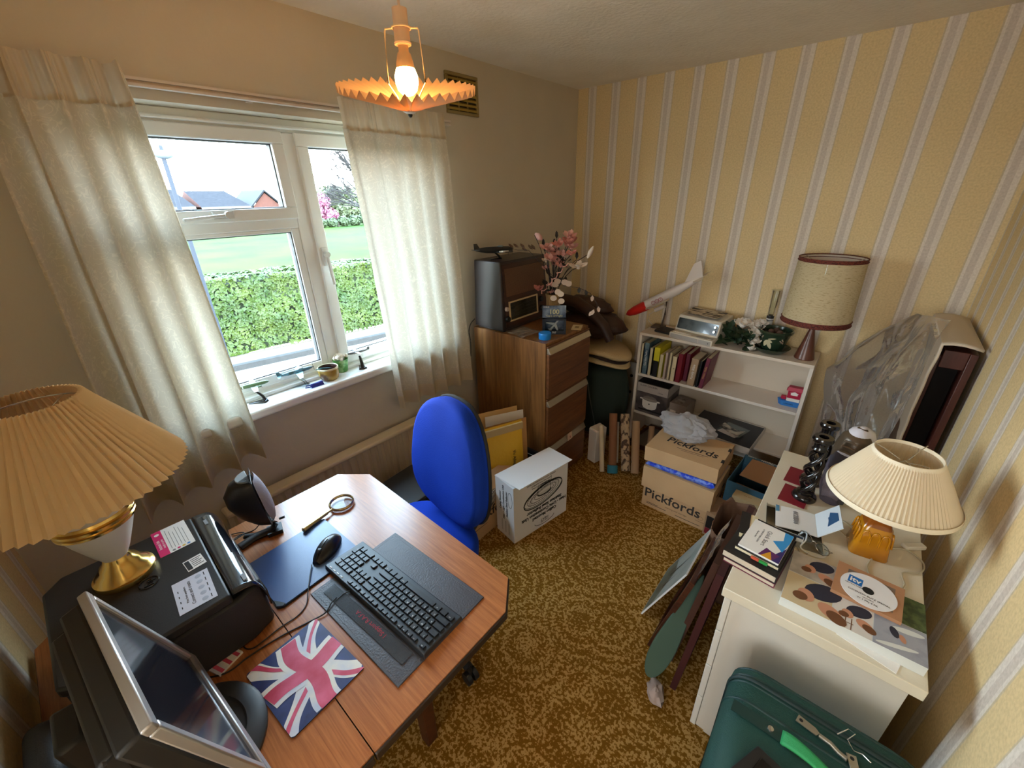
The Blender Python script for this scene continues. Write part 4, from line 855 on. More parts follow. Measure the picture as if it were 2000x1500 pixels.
# ------------------------------------------------------------------ filing cabinet and what stands on it
TEAK = wood_mat('teak_laminate', (96, 60, 30), (150, 104, 58), (26, 26, 1.6), .38, 1.6, lo=.3, hi=.68)
TEAKF = wood_mat('teak_drawer', (82, 46, 24), (124, 78, 44), (26, 1.8, 26), .38, 1.6, lo=.3, hi=.68)
t = thing('filing_cabinet', 'tall teak effect filing cabinet with metal drawer handles in the corner', 'cabinet', (.35, -.975, 0))
CY0, CY1 = -1.20, -.75
b = B(); b.box(.055, CY0, .03, .615, CY1, 1.0); b.box(.09, CY0 + .02, .0, .59, CY1 - .02, .03); b.o('carcass', TEAK, t, world=True, bevel=.002)
zs = [(.035, .325), (.335, .655), (.665, .985)]
for z0, z1 in zs:
    b = B(); b.box(.617, CY0 + .006, z0, .636, CY1 - .006, z1 - .048); b.box(.617, CY0 + .006, z1 - .012, .628, CY1 - .006, z1); d = b.o('drawer', TEAKF, t, world=True, bevel=.0015)
    b = B(); b.hexa([(.617, CY0 + .008, z1 - .047), (.646, CY0 + .008, z1 - .047), (.646, CY1 - .008, z1 - .047), (.617, CY1 - .008, z1 - .047)], [(.617, CY0 + .008, z1 - .013), (.628, CY0 + .008, z1 - .013), (.628, CY1 - .008, z1 - .013), (.617, CY1 - .008, z1 - .013)])
    b.o('handle', mat('brushed_handle', (186, 174, 152), .3, .8), d, world=True, bevel=.003)
b = B(); b.hexa([(.641, -.985, .296), (.6485, -.985, .280), (.6485, -.935, .280), (.641, -.935, .296)], [(.6425, -.985, .330), (.6435, -.985, .330), (.6435, -.935, .330), (.6425, -.935, .330)]); b.text('x', .03, (.6492, -.96, .302), (0, 1, 0), (-.1, 0, 1), 1, 'CENTER', .0003)
tag(b.o('tag_label', [mat('tag_pink', (220, 190, 170), .7), REDINK]), 'small pinkish paper label stuck on the lowest drawer handle', 'label')
CT = 1.0
# valve radio
RW = wood_mat('radio_walnut', (50, 30, 24), (78, 48, 36), (20, 3, 20), .35)
t = thing('radio', 'vintage wooden valve radio with brown cloth grille on the filing cabinet', 'radio', (.19, -.965, CT))
b = B(); Q = [(.065, -1.195), (.30, -1.195), (.30, -.735), (.065, -.735)]; T_ = [(.065, -1.175), (.272, -1.175), (.272, -.755), (.065, -.755)]
b.hexa([(x, y, CT + .012) for x, y in Q], [(x, y, CT + .405) for x, y in T_]); b.hexa([(.075, -1.18, CT), (.29, -1.18, CT), (.29, -.75, CT), (.075, -.75, CT)], [(x, y, CT + .012) for x, y in ((.075, -1.18), (.29, -1.18), (.29, -.75), (.075, -.75))]); b.o('cabinet', mat('radio_case', (48, 40, 40), .32), t, world=True, bevel=.012, seg=3)
def rf(y, z, o=.0): return (.3 - .028 * (z - .012) / .393 + o, y, CT + z)
def rquad(y0, y1, z0, z1, o0, o1, b, mi=0): return b.hexa([rf(y0, z0, o0), rf(y1, z0, o0), rf(y1, z1, o0), rf(y0, z1, o0)], [rf(y0, z0, o1), rf(y1, z0, o1), rf(y1, z1, o1), rf(y0, z1, o1)], mi)
b = B(); rquad(-1.165, -.765, .03, .39, 0, .004, b); b.o('front_panel', RW, t, world=True)
GR = mat('grille_cloth', (112, 82, 62), .8)
b = B(); rquad(-1.15, -.78, .205, .365, .004, .0055, b)
for k in range(56): y = -1.148 + k * .0066; rquad(y, y + .0032, .206, .364, .0055, .0068, b, 1)
for k in range(24): z = .208 + k * .0066; rquad(-1.149, -.781, z, z + .003, .0055, .0066, b, 1)
b.o('speaker_grille', [mat('grille_back', (66, 44, 34), .9), GR], t, world=True)
b = B(); 
for a in ((-1.135, -.86, .058, .066), (-1.135, -.86, .168, .176), (-1.135, -1.127, .066, .168), (-.868, -.86, .066, .168)): rquad(*a, .004, .012, b)
dl = b.o('dial_frame', mat('dial_cream', (200, 180, 140), .4), t, world=True)
b = B(); rquad(-1.127, -.868, .066, .168, .004, .006, b)
for k in range(4): rquad(-1.118, -.88, .084 + k * .02, .0852 + k * .02, .006, .0065, b, 1)
b.o('dial_glass', [mat('dial_dark', (40, 38, 28), .15), mat('dial_line', (74, 68, 48), .5)], dl, world=True)
for y, z, m, r_ in ((-1.158, .138, mat('knob_cream', (206, 188, 170), .35), .013), (-1.155, .078, BLACK, .018), (-.822, .138, BLACK, .018), (-.822, .078, BLACK, .018)):
    b = B(); p = Vector(rf(y, z, .004)); b.lathe([(r_, 0), (r_, .010), (r_ * .85, .016), (0, .017)], p, 20, ax=(1, 0, .07)); b.o('knob', m, t, world=True, smooth=40)
cable('radio_cable', 'thin dark wire hanging behind the radio beside the right curtain', [(.06, -1.19, 1.05), (.045, -1.215, 1.02), (.035, -1.225, .97), (.04, -1.222, .9), (.03, -1.22, .8)], .003, BLACK)
pb = model_plane('model_plane', 'dark bomber model with striped wing bands standing on the radio', (.155, -1.09, CT + .455), (.35, 1, -.02), (-.05, 0, 1), .26, mat('bomber_black', (36, 37, 36), .5), mat('bomber_wing', (46, 47, 42), .5), span=1.3, engines=2, chord=.17, gear=False, rad=.07)
b = B()
for sg in (-1, 1):
    for k in range(3): y = sg * (.075 + .018 * k); b.box(-.006, y - .0035, -.0125 + .0098 * 0 + .06 * abs(y) - .0, .032, y + .0035, -.0045 + .06 * abs(y))
b.o('wing_bands', WHITE, pb)
plane_stand('plane_stand', 'low black stand holding the dark bomber on the radio', (.16, -1.09, CT + .4055), 1.2, .034)
# vase of artificial flowers
t = thing('vase', 'tan ribbed vase holding the artificial flowers on the filing cabinet', 'vase', (.43, -.88, CT))
b = B(); b.lathe([(.045, 0), (.05, .01), (.042, .06), (.036, .12), (.038, .17), (.043, .195), (.038, .197), (.033, .17)], n=48, wob=lambda a, z: 1 + .05 * cos(12 * a)); b.o('body', wood_mat('vase_tan', (150, 116, 72), (186, 152, 104), (30, 30, 3), .4), t, smooth=60)
fl = thing('artificial_flowers', 'bunch of pink and white artificial flowers standing in the tan vase', 'flowers', (.43, -.88, CT + .15))
STEM = mat('stem_dark', (44, 34, 32), .7); PNK = mat('petal_pink', (222, 176, 164), .75, noise=(30, .3, .7), rgb2=(204, 140, 128)); WHP = mat('petal_white', (216, 198, 180), .7); TANP = mat('petal_tan', (184, 160, 142), .75); RDP = mat('petal_coral', (200, 128, 114), .75); DLF = mat('leaf_dark', (42, 38, 34), .7)
r = random.Random(5)
def petal(b, c, d, ln, w, mi=0, curl=.25):
    d = Vector(d).normalized(); s = d.cross(Vector((.3, -.5, .9))).normalized(); n = s.cross(d); c = Vector(c)
    pts = [c, c + d * ln * .4 + s * w * .5 + n * ln * curl * .3, c + d * ln * .8 + s * w * .35 + n * ln * curl * .6, c + d * ln + n * ln * curl, c + d * ln * .8 - s * w * .35 + n * ln * curl * .6, c + d * ln * .4 - s * w * .5 + n * ln * curl * .3]
    mid = c + d * ln * .5 + n * ln * curl * .15
    for i in range(6): b.poly([mid, pts[i], pts[(i + 1) % 6]], mi)
def stem(tip, sag=.0):
    p0 = Vector((r.uniform(-.015, .015), r.uniform(-.015, .015), .0)); tip = Vector(tip); mid = p0.lerp(tip, .5) + Vector((0, 0, .05 - sag)); b = B()
    b.tube([p0, p0.lerp(mid, .5) + Vector((0, 0, .02)), mid, mid.lerp(tip, .5) + Vector((0, 0, .01)), tip], .0022, 6); b.o('stem', STEM, fl, smooth=60)
def W3(x, z, y=-.95): return (x - .43, y + .88, z - CT - .15)
def blossom(p, m, n, ln, w, up=.5, name='flower', st=True):
    ln *= 1.25; w *= 1.25
    if st: stem(p)
    b = B(); b.ball(p, ln * .2, 8)
    for k in range(n): a = 2 * pi * k / n + r.uniform(-.2, .2); petal(b, p, (cos(a), sin(a) * .9 - .15, up * r.uniform(.4, 1.4)), ln * r.uniform(.85, 1.1), w)
    b.o(name, m, fl, smooth=70)
blossom(W3(.345, 1.535), PNK, 1, .005, .004); b = B(); p = Vector(W3(.36, 1.525, -.93))
b.lathe([(.004, -.03), (.016, -.012), (.018, .008), (.010, .026), (.002, .034)], p, 12, ax=(-.85, .1, .5)); b.o('tulip_bud', PNK, fl, smooth=60)
for x, z, m, n, ln, w in ((.56, 1.50, RDP, 9, .045, .026), (.585, 1.475, PNK, 8, .04, .024), (.535, 1.49, RDP, 7, .036, .02), (.46, 1.445, PNK, 8, .042, .026), (.475, 1.41, PNK, 7, .04, .024), (.50, 1.39, PNK, 8, .034, .022), (.525, 1.375, PNK, 6, .03, .02), (.41, 1.345, PNK, 6, .026, .018), (.45, 1.47, PNK, 8, .036, .024), (.505, 1.43, PNK, 8, .036, .024), (.54, 1.42, WHP, 7, .03, .02), (.465, 1.37, PNK, 7, .03, .02), (.60, 1.50, RDP, 8, .034, .022), (.575, 1.535, PNK, 8, .034, .022), (.445, 1.40, WHP, 6, .028, .018), (.36, 1.22, RDP, 10, .034, .02), (.44, 1.21, PNK, 6, .022, .016), (.615, 1.45, RDP, 5, .028, .02), (.56, 1.44, PNK, 6, .028, .018), (.48, 1.265, PNK, 6, .022, .014)):
    blossom(W3(x, z, -.95 + r.uniform(-.03, .05)), m, n, ln, w)
blossom(W3(.66, 1.385, -.97), WHP, 6, .05, .026, .25, 'lily')
stem(W3(.70, 1.45)); b = B(); b.lathe([(.003, -.03), (.011, -.012), (.013, .01), (.006, .032), (.001, .04)], W3(.715, 1.46), 12, ax=(.45, 0, .9)); b.o('lily_bud', WHP, fl, smooth=60)
for x, z in ((.525, 1.295), (.51, 1.275), (.575, 1.295), (.60, 1.29), (.55, 1.225), (.53, 1.235), (.555, 1.185), (.50, 1.195)):
    b = B(); p = Vector(W3(x, z, -.97)); n = 14
    b.lathe([(.019, -.001), (.019, .001)], p, n, ax=(.5, -.8, .3 + r.uniform(-.3, .3)), sy=.85); b.o('honesty_disc', TANP if z > 1.25 else WHP, fl, smooth=40)
b = B(); b.tube([W3(.55, 1.27), W3(.66, 1.27), W3(.73, 1.25), W3(.775, 1.20), W3(.785, 1.15)], .0015, 6); b.o('stem', STEM, fl)
for x, z in ((.66, 1.275), (.70, 1.265), (.745, 1.24), (.785, 1.185), (.76, 1.165), (.75, 1.155)):
    b = B(); petal(b, W3(x, z), (r.uniform(-.4, .4), -.2, -1), .034, .02); b.o('leaf', TANP if x > .74 else DLF, fl)
b = B(); b.tube([W3(.50, 1.30), W3(.30, 1.45), W3(.22, 1.445), W3(.15, 1.44, -.9)], .0015, 6); b.o('stem', STEM, fl)
for x, z in ((.16, 1.45), (.2, 1.455), (.25, 1.455), (.27, 1.44), (.31, 1.45), (.33, 1.45)): b = B(); petal(b, W3(x, z, -.92), (-.6, -.2, r.uniform(-.2, .8)), .04, .02); b.o('leaf', mat('leaf_brown', (98, 78, 62), .7), fl)
for k in range(18):
    x, z = .50 + r.uniform(-.07, .08), 1.20 + r.uniform(0, .28); b = B(); petal(b, W3(x, z, -.94), (r.uniform(-1, 1), -.3, r.uniform(-.2, 1)), .045, .02); b.o('leaf', DLF, fl)
for x, z in ((.41, 1.475), (.42, 1.445), (.50, 1.52), (.485, 1.48), (.635, 1.42)): stem(W3(x, z)); b = B(); petal(b, W3(x, z), (.1, -.2, 1), .05, .018); b.o('leaf', DLF, fl)
b = B(); b.tube([W3(.42 + .0085 * k + .010 * cos(k * 1.5), 1.215 + .009 * k + .008 * sin(k * 1.5), -.99) for k in range(22)], .0028, 6); b.o('curly_twig', PNK, fl, smooth=60)
# blister pack
t = thing('blister_pack', 'carded toy aeroplane blister pack reading 100 Years of Flight on cabinet', 'toy pack', (.535, -1.01, CT), radians(38))
b = B(); b.box(-.068, -.001, .0, .068, .001, .165); BC = mat('pack_card', (58, 74, 98), .4, noise=(16, .45, .65), rgb2=(130, 146, 166))
b.text('100', .040, (-.0, -.0015, .127), (1, 0, 0), (0, 0, 1), 1, 'CENTER', .0004, bold=.0006); b.text('Years of Flight', .017, (.0, -.0015, .104), (1, 0, 0), (0, 0, 1), 1, 'CENTER', .0003); b.text('CORGI', .011, (-.045, -.0015, .156), (1, 0, 0), (0, 0, 1), 2, 'CENTER', .0003)
b.o('card', [BC, mat('gold_print', (206, 200, 150), .4), PAPER], t)
b = B(); b.prism([(-.068, -.030), (.068, -.030), (.068, -.002), (-.068, -.002)], 0, .022, 0); b.prism([(-.068, -.030), (-.052, -.030), (-.052, -.002), (-.068, -.002)], .022, .094); b.prism([(.056, -.030), (.068, -.030), (.068, -.002), (.056, -.002)], .022, .094); b.box(-.068, -.03, .084, .068, -.002, .094); b.text('707', .016, (0, -.0305, .012), (1, 0, 0), (0, 0, 1), 1, 'CENTER', .0003); b.o('tray', [mat('pack_dark', (28, 34, 46), .4), PAPER], t, bevel=.001)
b = B(); b.M = Matrix.Translation((0, -.014, .053)) @ Matrix.Rotation(radians(38), 4, 'Y'); b.box(-.005, -.005, -.042, .005, .005, .042)
[b.hexa([(q * .046, s_, -.020), (q * .046, s_, -.013), (0, s_, .018), (0, s_, -.002)], [(q * .046, s_ + .002, -.020), (q * .046, s_ + .002, -.013), (0, s_ + .002, .018), (0, s_ + .002, -.002)]) for q, s_ in ((1, -.001), (-1, -.0011))]; b.hexa([(-.016, -.001, -.04), (.016, -.001, -.04), (.003, -.001, -.026), (-.003, -.001, -.026)], [(-.016, .001, -.04), (.016, .001, -.04), (.003, .001, -.026), (-.003, .001, -.026)]); b.o('toy_plane', mat('toy_silver', (206, 210, 210), .3, .3), t, bevel=.0008)
b = B(); b.box(-.052, -.0305, .024, .056, -.029, .083); b.o('clear_window', clear_mat('blister_clear', (245, 248, 250), .05, .15), t)
t = thing('round_tin', 'bright blue round tin on the front corner of the filing cabinet', 'tin', (.555, -1.125, CT))
b = B(); b.lathe([(.034, 0), (.0355, .004), (.0355, .022), (.036, .023), (.036, .034), (.034, .037), (0, .038)], n=36); b.o('body', mat('sky_blue', (26, 128, 214), .35), t, smooth=40)
t = thing('plastic_bag', 'flat clear plastic bag with papers on the cabinet front edge', 'bag', (.37, -1.10, CT))
def bagf(u, v): return (-.09 + .17 * u + .02 * v, -.07 + .15 * v - .03 * u, .004 + .010 * abs(NZ.noise(Vector((u * 5, v * 5, 2)))))
b = B(); b.grid(bagf, 16, 14); b.o('film', clear_mat('bag_film', (236, 236, 236), .12, .3, bump=(40, .5), milk=.25), t, smooth=60)
b = B(); b.prism([(-.07, -.03), (.02, -.055), (.04, .05), (-.05, .075)], 0, .0025); b.o('papers', mat('paper_green_grey', (168, 172, 156), .7), t)
t = thing('note_card', 'cream paper card lying on the cabinet behind the blister pack', 'card', (.585, -.835, CT), radians(25))
b = B(); b.box(-.03, -.05, 0, .03, .05, .0015, 0); b.box(-.012, -.015, .0015, .012, .02, .0018, 1); b.o('sheet', [mat('card_cream', (212, 190, 146), .7), mat('card_print', (150, 120, 80), .7)], t)
# corner pile beyond the cabinet: bag, fleece, jacket
FABG = mat('dark_green_canvas', (32, 44, 36), .9, bump=(200, .3)); BRN = mat('brown_leather', (70, 44, 30), .55, noise=(6, .35, .7), rgb2=(48, 28, 20), bump=(30, .3))
t = thing('kit_bag', 'dark green canvas bag standing in the corner beyond the cabinet', 'bag', (.46, -.34, 0))
b = B(); L = lumpy(3, .10, 1.6); R = []
for k in range(15):
    s = k / 14; z = .05 + .54 * s; w = .16 + .12 * sin(pi * min(1, .18 + s * .62)); w = w if s < .93 else w * .8
    R.append([(w * cos(a) * (1 + .06 * NZ.noise(Vector((cos(a) * 1.5, sin(a) * 1.5, z * 4)))) + .0, .6 * w * sin(a) * (1 + .08 * NZ.noise(Vector((cos(a), sin(a) * 2, z * 5 + 3)))), z) for a in [2 * pi * i / 28 for i in range(28)]])
b.rings(R); b.o('body', FABG, t, smooth=60)
b = B(); b.tube([(.03, -.165, .50), (.07, -.185, .38), (.10, -.18, .26), (.13, -.17, .12)], .006, 6, flat=.4); b.o('strap', mat('strap_grey', (72, 76, 70), .8), t, smooth=50)
t = thing('fleece_blanket', 'folded cream and dark striped fleece lying over the green bag', 'blanket', (.46, -.34, .655))
CRM = mat('fleece_cream', (196, 170, 126), .95, bump=(160, .8)); DKF = mat('fleece_dark', (52, 34, 26), .95, bump=(160, .8))
def fold(b, z0, th, rx, ry, sd, mi=0):
    R = []
    for q, f in ((0, .93), (.25, 1), (.5, 1.02), (.75, 1), (1, .90)):
        R.append([(rx * f * cos(a) * (1 + .07 * NZ.noise(Vector((cos(a), sin(a), sd)))), ry * f * sin(a) * (1 + .07 * NZ.noise(Vector((cos(a), sin(a), sd + 4)))), z0 + th * q + .05 * (1 - (cos(a) * f) ** 2) - .03 + .012 * NZ.noise(Vector((cos(a) * 2, sin(a) * 2, sd + q)))) for a in [2 * pi * i / 36 for i in range(36)]])
    b.rings(R, mi)
b = B(); fold(b, -.03, .034, .265, .175, 1, 0); fold(b, .004, .022, .255, .17, 2, 1); fold(b, .026, .045, .27, .175, 3, 0); b.o('folds', [CRM, DKF], t, smooth=60)
t = thing('leather_jacket', 'brown leather jacket heaped on the striped fleece in the corner', 'jacket', (.38, -.30, .785))
b = B()
def jf(d):
    return 1 + .16 * NZ.noise(Vector((d.x * 2.2, d.y * 2.2, d.z * 2.6 + 3))) + .07 * NZ.noise(Vector((d.x * 6, d.y * 6, d.z * 6)))
b.ball((.0, .02, .075), .25, 40, 0, (1.0, .66, .40), jf); b.ball((-.09, .05, .19), .17, 32, 0, (1.25, .7, .42), jf); b.o('body', BRN, t, smooth=70)
b = B(); b.tube([(-.22, -.06, .24), (-.08, -.09, .245), (.06, -.12, .20), (.17, -.13, .12), (.225, -.12, .02)], lambda u: .052 - .012 * u, 12, flat=.8); b.o('sleeve', BRN, t, smooth=60)
t = thing('wall_board', 'pale grey board with round holes standing behind the green bag', 'board', (.60, -.10, 0), radians(6))
b = B(); b.box(-.12, -.008, 0, .12, .008, .55, 0)
for z in (.44, .30): b.cyl((.05, -.0095, z), (.05, -.008, z), .012, n=16, mi=1)
b.o('panel', [mat('board_grey', (150, 142, 130), .8), BLACK], t)
def leaning(name, label, cat, foot, top, r0, m, inner=None, n=24, group=None, hollow=True):
    t = thing(name, label, cat, foot, group=group); d = Vector(top) - Vector(foot); b = B(); h = d.length
    up = d.normalized(); c = Vector((0, 0, r0 * math.sqrt(max(0, 1 - up.z ** 2))))
    if hollow: b.lathe([(r0 * .86, h), (r0, h), (r0, 0), (r0 * .86, 0), (r0 * .86, .05), (.0, .05)], c, n, 0, False, ax=d)
    else: b.lathe([(0, 0), (r0, 0), (r0, h), (0, h)], c, n, 0, False, ax=d)
    b.o('tube', m, t, smooth=40); return t
leaning('paper_roll', 'cream rolled chart leaning beside the white box at cabinet foot', 'roll', (.815, -.80, 0), (.725, -.69, .285), .016, mat('chart_cream', (206, 190, 160), .8))
leaning('thin_roll', 'thin white paper roll between the cream chart and brown tube', 'roll', (.845, -.64, 0), (.775, -.535, .26), .009, PAPER)
t = leaning('foam_roll', 'blue rolled foam mat in brown wrap leaning in the corner', 'roll', (.872, -.76, 0), (.765, -.60, .345), .027, mat('kraft_wrap', (134, 88, 58), .8), hollow=False)
b = B(); d = (Vector((.765, -.60, .345)) - Vector((.872, -.76, 0))).normalized(); c = Vector((0, 0, .013)) - d * .012
b.lathe([(.0, -.0), (.034, 0), (.035, .004), (.035, .05), (.030, .054)], c, 28, 0, False, ax=d); b.o('foam_end', mat('foam_blue', (42, 118, 140), .7), t, smooth=40)
b = B(); sp = [(.032 * (1 - k / 50)) for k in range(48)]; q = d.to_track_quat('Z', 'Y').to_matrix(); b.tube([c + q @ Vector((sp[k] * cos(k * .42), sp[k] * sin(k * .42), -.0005)) for k in range(46)], .0012, 5); b.o('foam_spiral', mat('foam_shadow', (20, 60, 74), .9), t)
NEWS = mat('newsprint', (186, 160, 128), .9, noise=(38, .50, .56), rgb2=(84, 64, 52), stretch=(1, 1, .6))
t = leaning('newspaper_roll', 'rolled yellowed newspaper leaning in the corner between tubes', 'newspaper', (.94, -.70, .0), (.83, -.56, .345), .030, NEWS, hollow=False)
b = B(); d = Vector((-.11, .14, .345)).normalized(); s = d.cross(Vector((.5, -.8, .2))).normalized(); b.text('JAPAN', .022, Vector((.012, -.014, .095)) + Vector((.004, -.018, .02)), Vector((.9, .35, .1)), d, 0, 'CENTER', .0004); b.o('headline', INK, t)
leaning('cardboard_tube', 'brown cardboard postal tube with open white end on the carpet', 'tube', (1.002, -.69, 0), (.905, -.53, .30), .027, mat('tube_brown', (168, 134, 100), .8))
leaning('cardboard_tube', 'second brown tube leaning right behind the open postal tube', 'tube', (1.05, -.59, 0), (.985, -.44, .25), .020, mat('tube_brown2', (150, 116, 84), .8))
t = thing('carton', 'tall white carton standing against the cabinet by the chart roll', 'box', (.70, -.685, 0), radians(-14))
b = B(); b.box(-.035, -.05, 0, .035, .05, .255); b.o('body', mat('carton_white', (214, 206, 196), .7), t, bevel=.002)
b = B(); b.hexa([(-.034, -.05, .256), (.034, -.05, .256), (.034, .05, .256), (-.034, .05, .256)], [(-.03, -.045, .267), (.036, -.045, .259), (.036, .05, .259), (-.03, .05, .267)]); b.o('flap', _mats['carton_white'], t)
# ------------------------------------------------------------------ bookcase and its contents
SHW = mat('shelf_white', (226, 216, 204), .5); BX0, BX1, BYF, BYB, BH = .755, 1.77, -.28, -.022, .86
t = thing('bookcase', 'low white bookcase with three shelves against the striped wall', 'bookcase', (1.26, -.15, 0))
b = B(); b.box(BX0, BYF, 0, BX0 + .018, BYB, BH - .019); b.o('side_panel', SHW, t, world=True, bevel=.001)
b = B(); b.box(BX1 - .018, BYF, 0, BX1, BYB, BH - .019); b.o('side_panel', SHW, t, world=True, bevel=.001)
b = B(); b.box(BX0, BYF - .003, BH - .018, BX1, BYB, BH); b.o('top', mat('shelf_top', (220, 206, 188), .5), t, world=True, bevel=.001)
ZS1, ZS2 = .556, .252
for z in (ZS1, ZS2): b = B(); b.box(BX0 + .019, BYF + .002, z - .018, BX1 - .019, BYB - .006, z); b.o('shelf', SHW, t, world=True, bevel=.001)
b = B(); b.box(BX0 + .019, BYB - .005, .02, BX1 - .019, BYB, BH - .02); b.o('back_panel', mat('shelf_back', (214, 200, 180), .7), t, world=True)
# books
def book(x, w, h, d, spine, cover, label, lean=0, txt=None, txtm=None, band=None, z=ZS1 + .0005, spine_light=False, y0=-.272):
    t = thing('book', label, 'book', (x, y0, z + w / 2 * sin(radians(abs(lean)))), group='books on the upper shelf'); t.rotation_euler = (0, radians(lean), radians(0))
    b = B(); b.box(-w / 2, 0, 0, -w / 2 + .0022, d, h); b.box(w / 2 - .0022, 0, 0, w / 2, d, h); b.box(-w / 2, 0, 0, w / 2, .0022, h, 1)
    if band: b.box(-w / 2 - .0003, -.0006, h * band[0], w / 2 + .0003, d * .98, h * band[1], 2)
    if txt: b.text(txt, min(w * .62, .022), (0, -.0011, h * .52), (0, 0, 1), (-1, 0, 0), 3, 'CENTER', .0004)
    b.o('cover', [cover, spine, band[2] if band else cover, txtm or INK], t)
    b = B(); b.box(-w / 2 + .0023, .0023, .003, w / 2 - .0023, d - .004, h - .003); b.o('pages', mat('page_cream', (222, 208, 176), .8), t)
BKM = mat('book_black', (30, 28, 30), .5); CR = mat('book_cream', (218, 204, 168), .6); BLU = mat('book_landscape', (64, 92, 112), .35, noise=(9, .4, .65), rgb2=(150, 176, 176)); YEL2 = mat('book_yellow', (214, 204, 44), .45); MAR = mat('book_maroon', (124, 28, 44), .45); MAR2 = mat('book_plum', (112, 40, 62), .5); PINKB = mat('book_pinkgrey', (196, 176, 166), .6); BEI = mat('book_beige', (176, 148, 118), .6)
GOLD = mat('gilt', (206, 170, 96), .4, .5)
book(.783, .016, .225, .18, CR, BKM, 'thin black edged book with cream spine, leftmost on the upper shelf', .5)
book(.813, .034, .235, .20, BLU, BLU, 'blue landscape jacketed book second on the upper shelf', .5, 'Garden Paths', PAPER)
book(.849, .022, .205, .18, CR, BKM, 'black covered book with pale spine between blue and yellow books', .5)
book(.889, .038, .215, .20, BKM, YEL2, 'yellow topped book with black lower half on upper shelf', .5, None, None, (.55, 1.002, YEL2))
book(.925, .026, .172, .17, CR, YEL2, 'short cream spined yellow book right of the tall yellow one', .8, None)
book(.957, .018, .195, .17, PINKB, PINKB, 'slim pinkish grey book between yellow and red books', .8)
book(.985, .016, .20, .17, CR, CR, 'slim cream book touching the red covered book', .8)
book(1.014, .030, .178, .18, CR, MAR, 'cream spined red covered book with small emblem on spine', .8, 'o', INK)
book(1.050, .032, .205, .20, MAR, mat('book_red', (150, 30, 46), .45), 'thick crimson book standing in the middle of the row', 1.0, None)
book(1.084, .026, .20, .20, MAR2, MAR, 'dark red book set back beside the beige slip case', 1.0, None, None, None, ZS1 + .0005, False, -.225)
book(1.138, .048, .192, .17, BEI, BEI, 'beige boxed book with pale raised title along its spine', 3.0, 'Family Bible', PAPER)
book(1.177, .014, .185, .165, BKM, BKM, 'thin black book wedged behind the beige boxed book', 3.0)
book(1.205, .026, .215, .18, MAR2, MAR2, 'maroon book leaning at the right end of the row', 6.0, 'Welsh Walks', GOLD)
# shelf two: slow cooker box, small box, album box
t = thing('slow_cooker_box', 'printed cardboard box picturing a white slow cooker on the shelf', 'box', (.892, -.155, ZS2 + .0005), 0)
b = B(); b.box(-.115, -.115, 0, .115, .115, .235, 0); BXD = mat('cooker_box', (96, 86, 84), .45, noise=(9, .4, .6), rgb2=(60, 52, 52)); 
b.prism([(-.115, -.115), (.115, -.115), (.115, .115), (-.115, .115)], .235, .2365, 1)
b.box(-.113, -.1158, .165, .113, -.115, .232, 2); b.box(-.09, -.1156, .018, .09, -.115, .03, 3); b.box(.1151, -.11, .16, .1158, .11, .23, 2); b.box(.1151, -.11, .05, .1158, .11, .07, 2)
b.text('SLOW COOKER', .018, (-.03, -.1164, .215), (1, 0, 0), (0, 0, 1), 3, 'CENTER', .0003); b.text('3.5 litre', .012, (.06, -.1164, .185), (1, 0, 0), (0, 0, 1), 3, 'CENTER', .0003)
b.o('carton', [BXD, mat('cooker_top', (36, 32, 34), .4), mat('cooker_panel', (176, 168, 162), .5), INK], t)
b = B()
def ov(cx, cz, rx, rz, y, mi, a0=0, a1=2 * pi, n=28): b.poly([(cx + rx * cos(a0 + (a1 - a0) * k / n), y, cz + rz * sin(a0 + (a1 - a0) * k / n)) for k in range(n + (a1 - a0 < 6))], mi)
b.poly([(-.066, -.1168, .118), (-.062, -.1168, .06), (-.052, -.1168, .042), (-.02, -.1168, .034), (.012, -.1168, .036), (.036, -.1168, .046), (.044, -.1168, .062), (.048, -.1168, .118)], 0)
ov(-.009, .118, .058, .017, -.1170, 1); ov(-.009, .119, .054, .0145, -.1172, 2); ov(-.009, .121, .050, .024, -.1174, 3, 0, pi); ov(-.009, .146, .010, .006, -.1176, 1)
for sx_ in (-1, 1): ov(-.009 + sx_ * .064, .112, .012, .006, -.1171, 0)
ov(-.012, .078, .006, .006, -.1171, 1); b.o('printed_picture', [mat('cooker_white', (226, 222, 214), .4), mat('cooker_knob', (90, 88, 86), .5), mat('cooker_rim', (150, 142, 132), .4), mat('cooker_lid', (124, 116, 110), .3)], t)
t = thing('gift_box', 'small grey brown printed box right of the slow cooker box', 'box', (1.075, -.14, ZS2 + .0005), radians(-4))
b = B(); b.box(-.06, -.08, 0, .06, .08, .115, 0); b.box(-.05, -.0806, .01, -.01, -.08, .06, 1); b.box(-.005, -.0806, .015, .04, -.08, .05, 2); b.box(-.045, -.05, .115, .02, .04, .1156, 3); b.o('carton', [mat('gift_grey', (150, 136, 126), .7), mat('gift_print', (214, 200, 190), .6), mat('gift_dark', (70, 40, 44), .6), mat('gift_photo', (96, 84, 76), .5, noise=(20, .4, .6), rgb2=(190, 176, 164))], t, bevel=.001)
t = thing('album_box', 'flat white sided album box with black lid lying on lower shelf', 'box', (1.395, -.215, ZS2 + .0005), radians(-3))
b = B(); b.box(-.20, -.17, 0, .20, .17, .045); b.o('box_body', mat('album_white', (206, 200, 192), .6), t, bevel=.002)
b = B(); b.box(-.196, -.165, .0455, .196, .150, .0475, 0); b.box(-.02, -.14, .0475, -.018, .12, .0478, 1); b.o('lid', [mat('album_black', (34, 36, 44), .4), mat('album_line', (60, 62, 70), .4)], t)
t = thing('photographs', 'loose photographs and a clear sleeve lying on the album box', 'photos', (1.44, -.235, ZS2 + .0485), radians(-14))
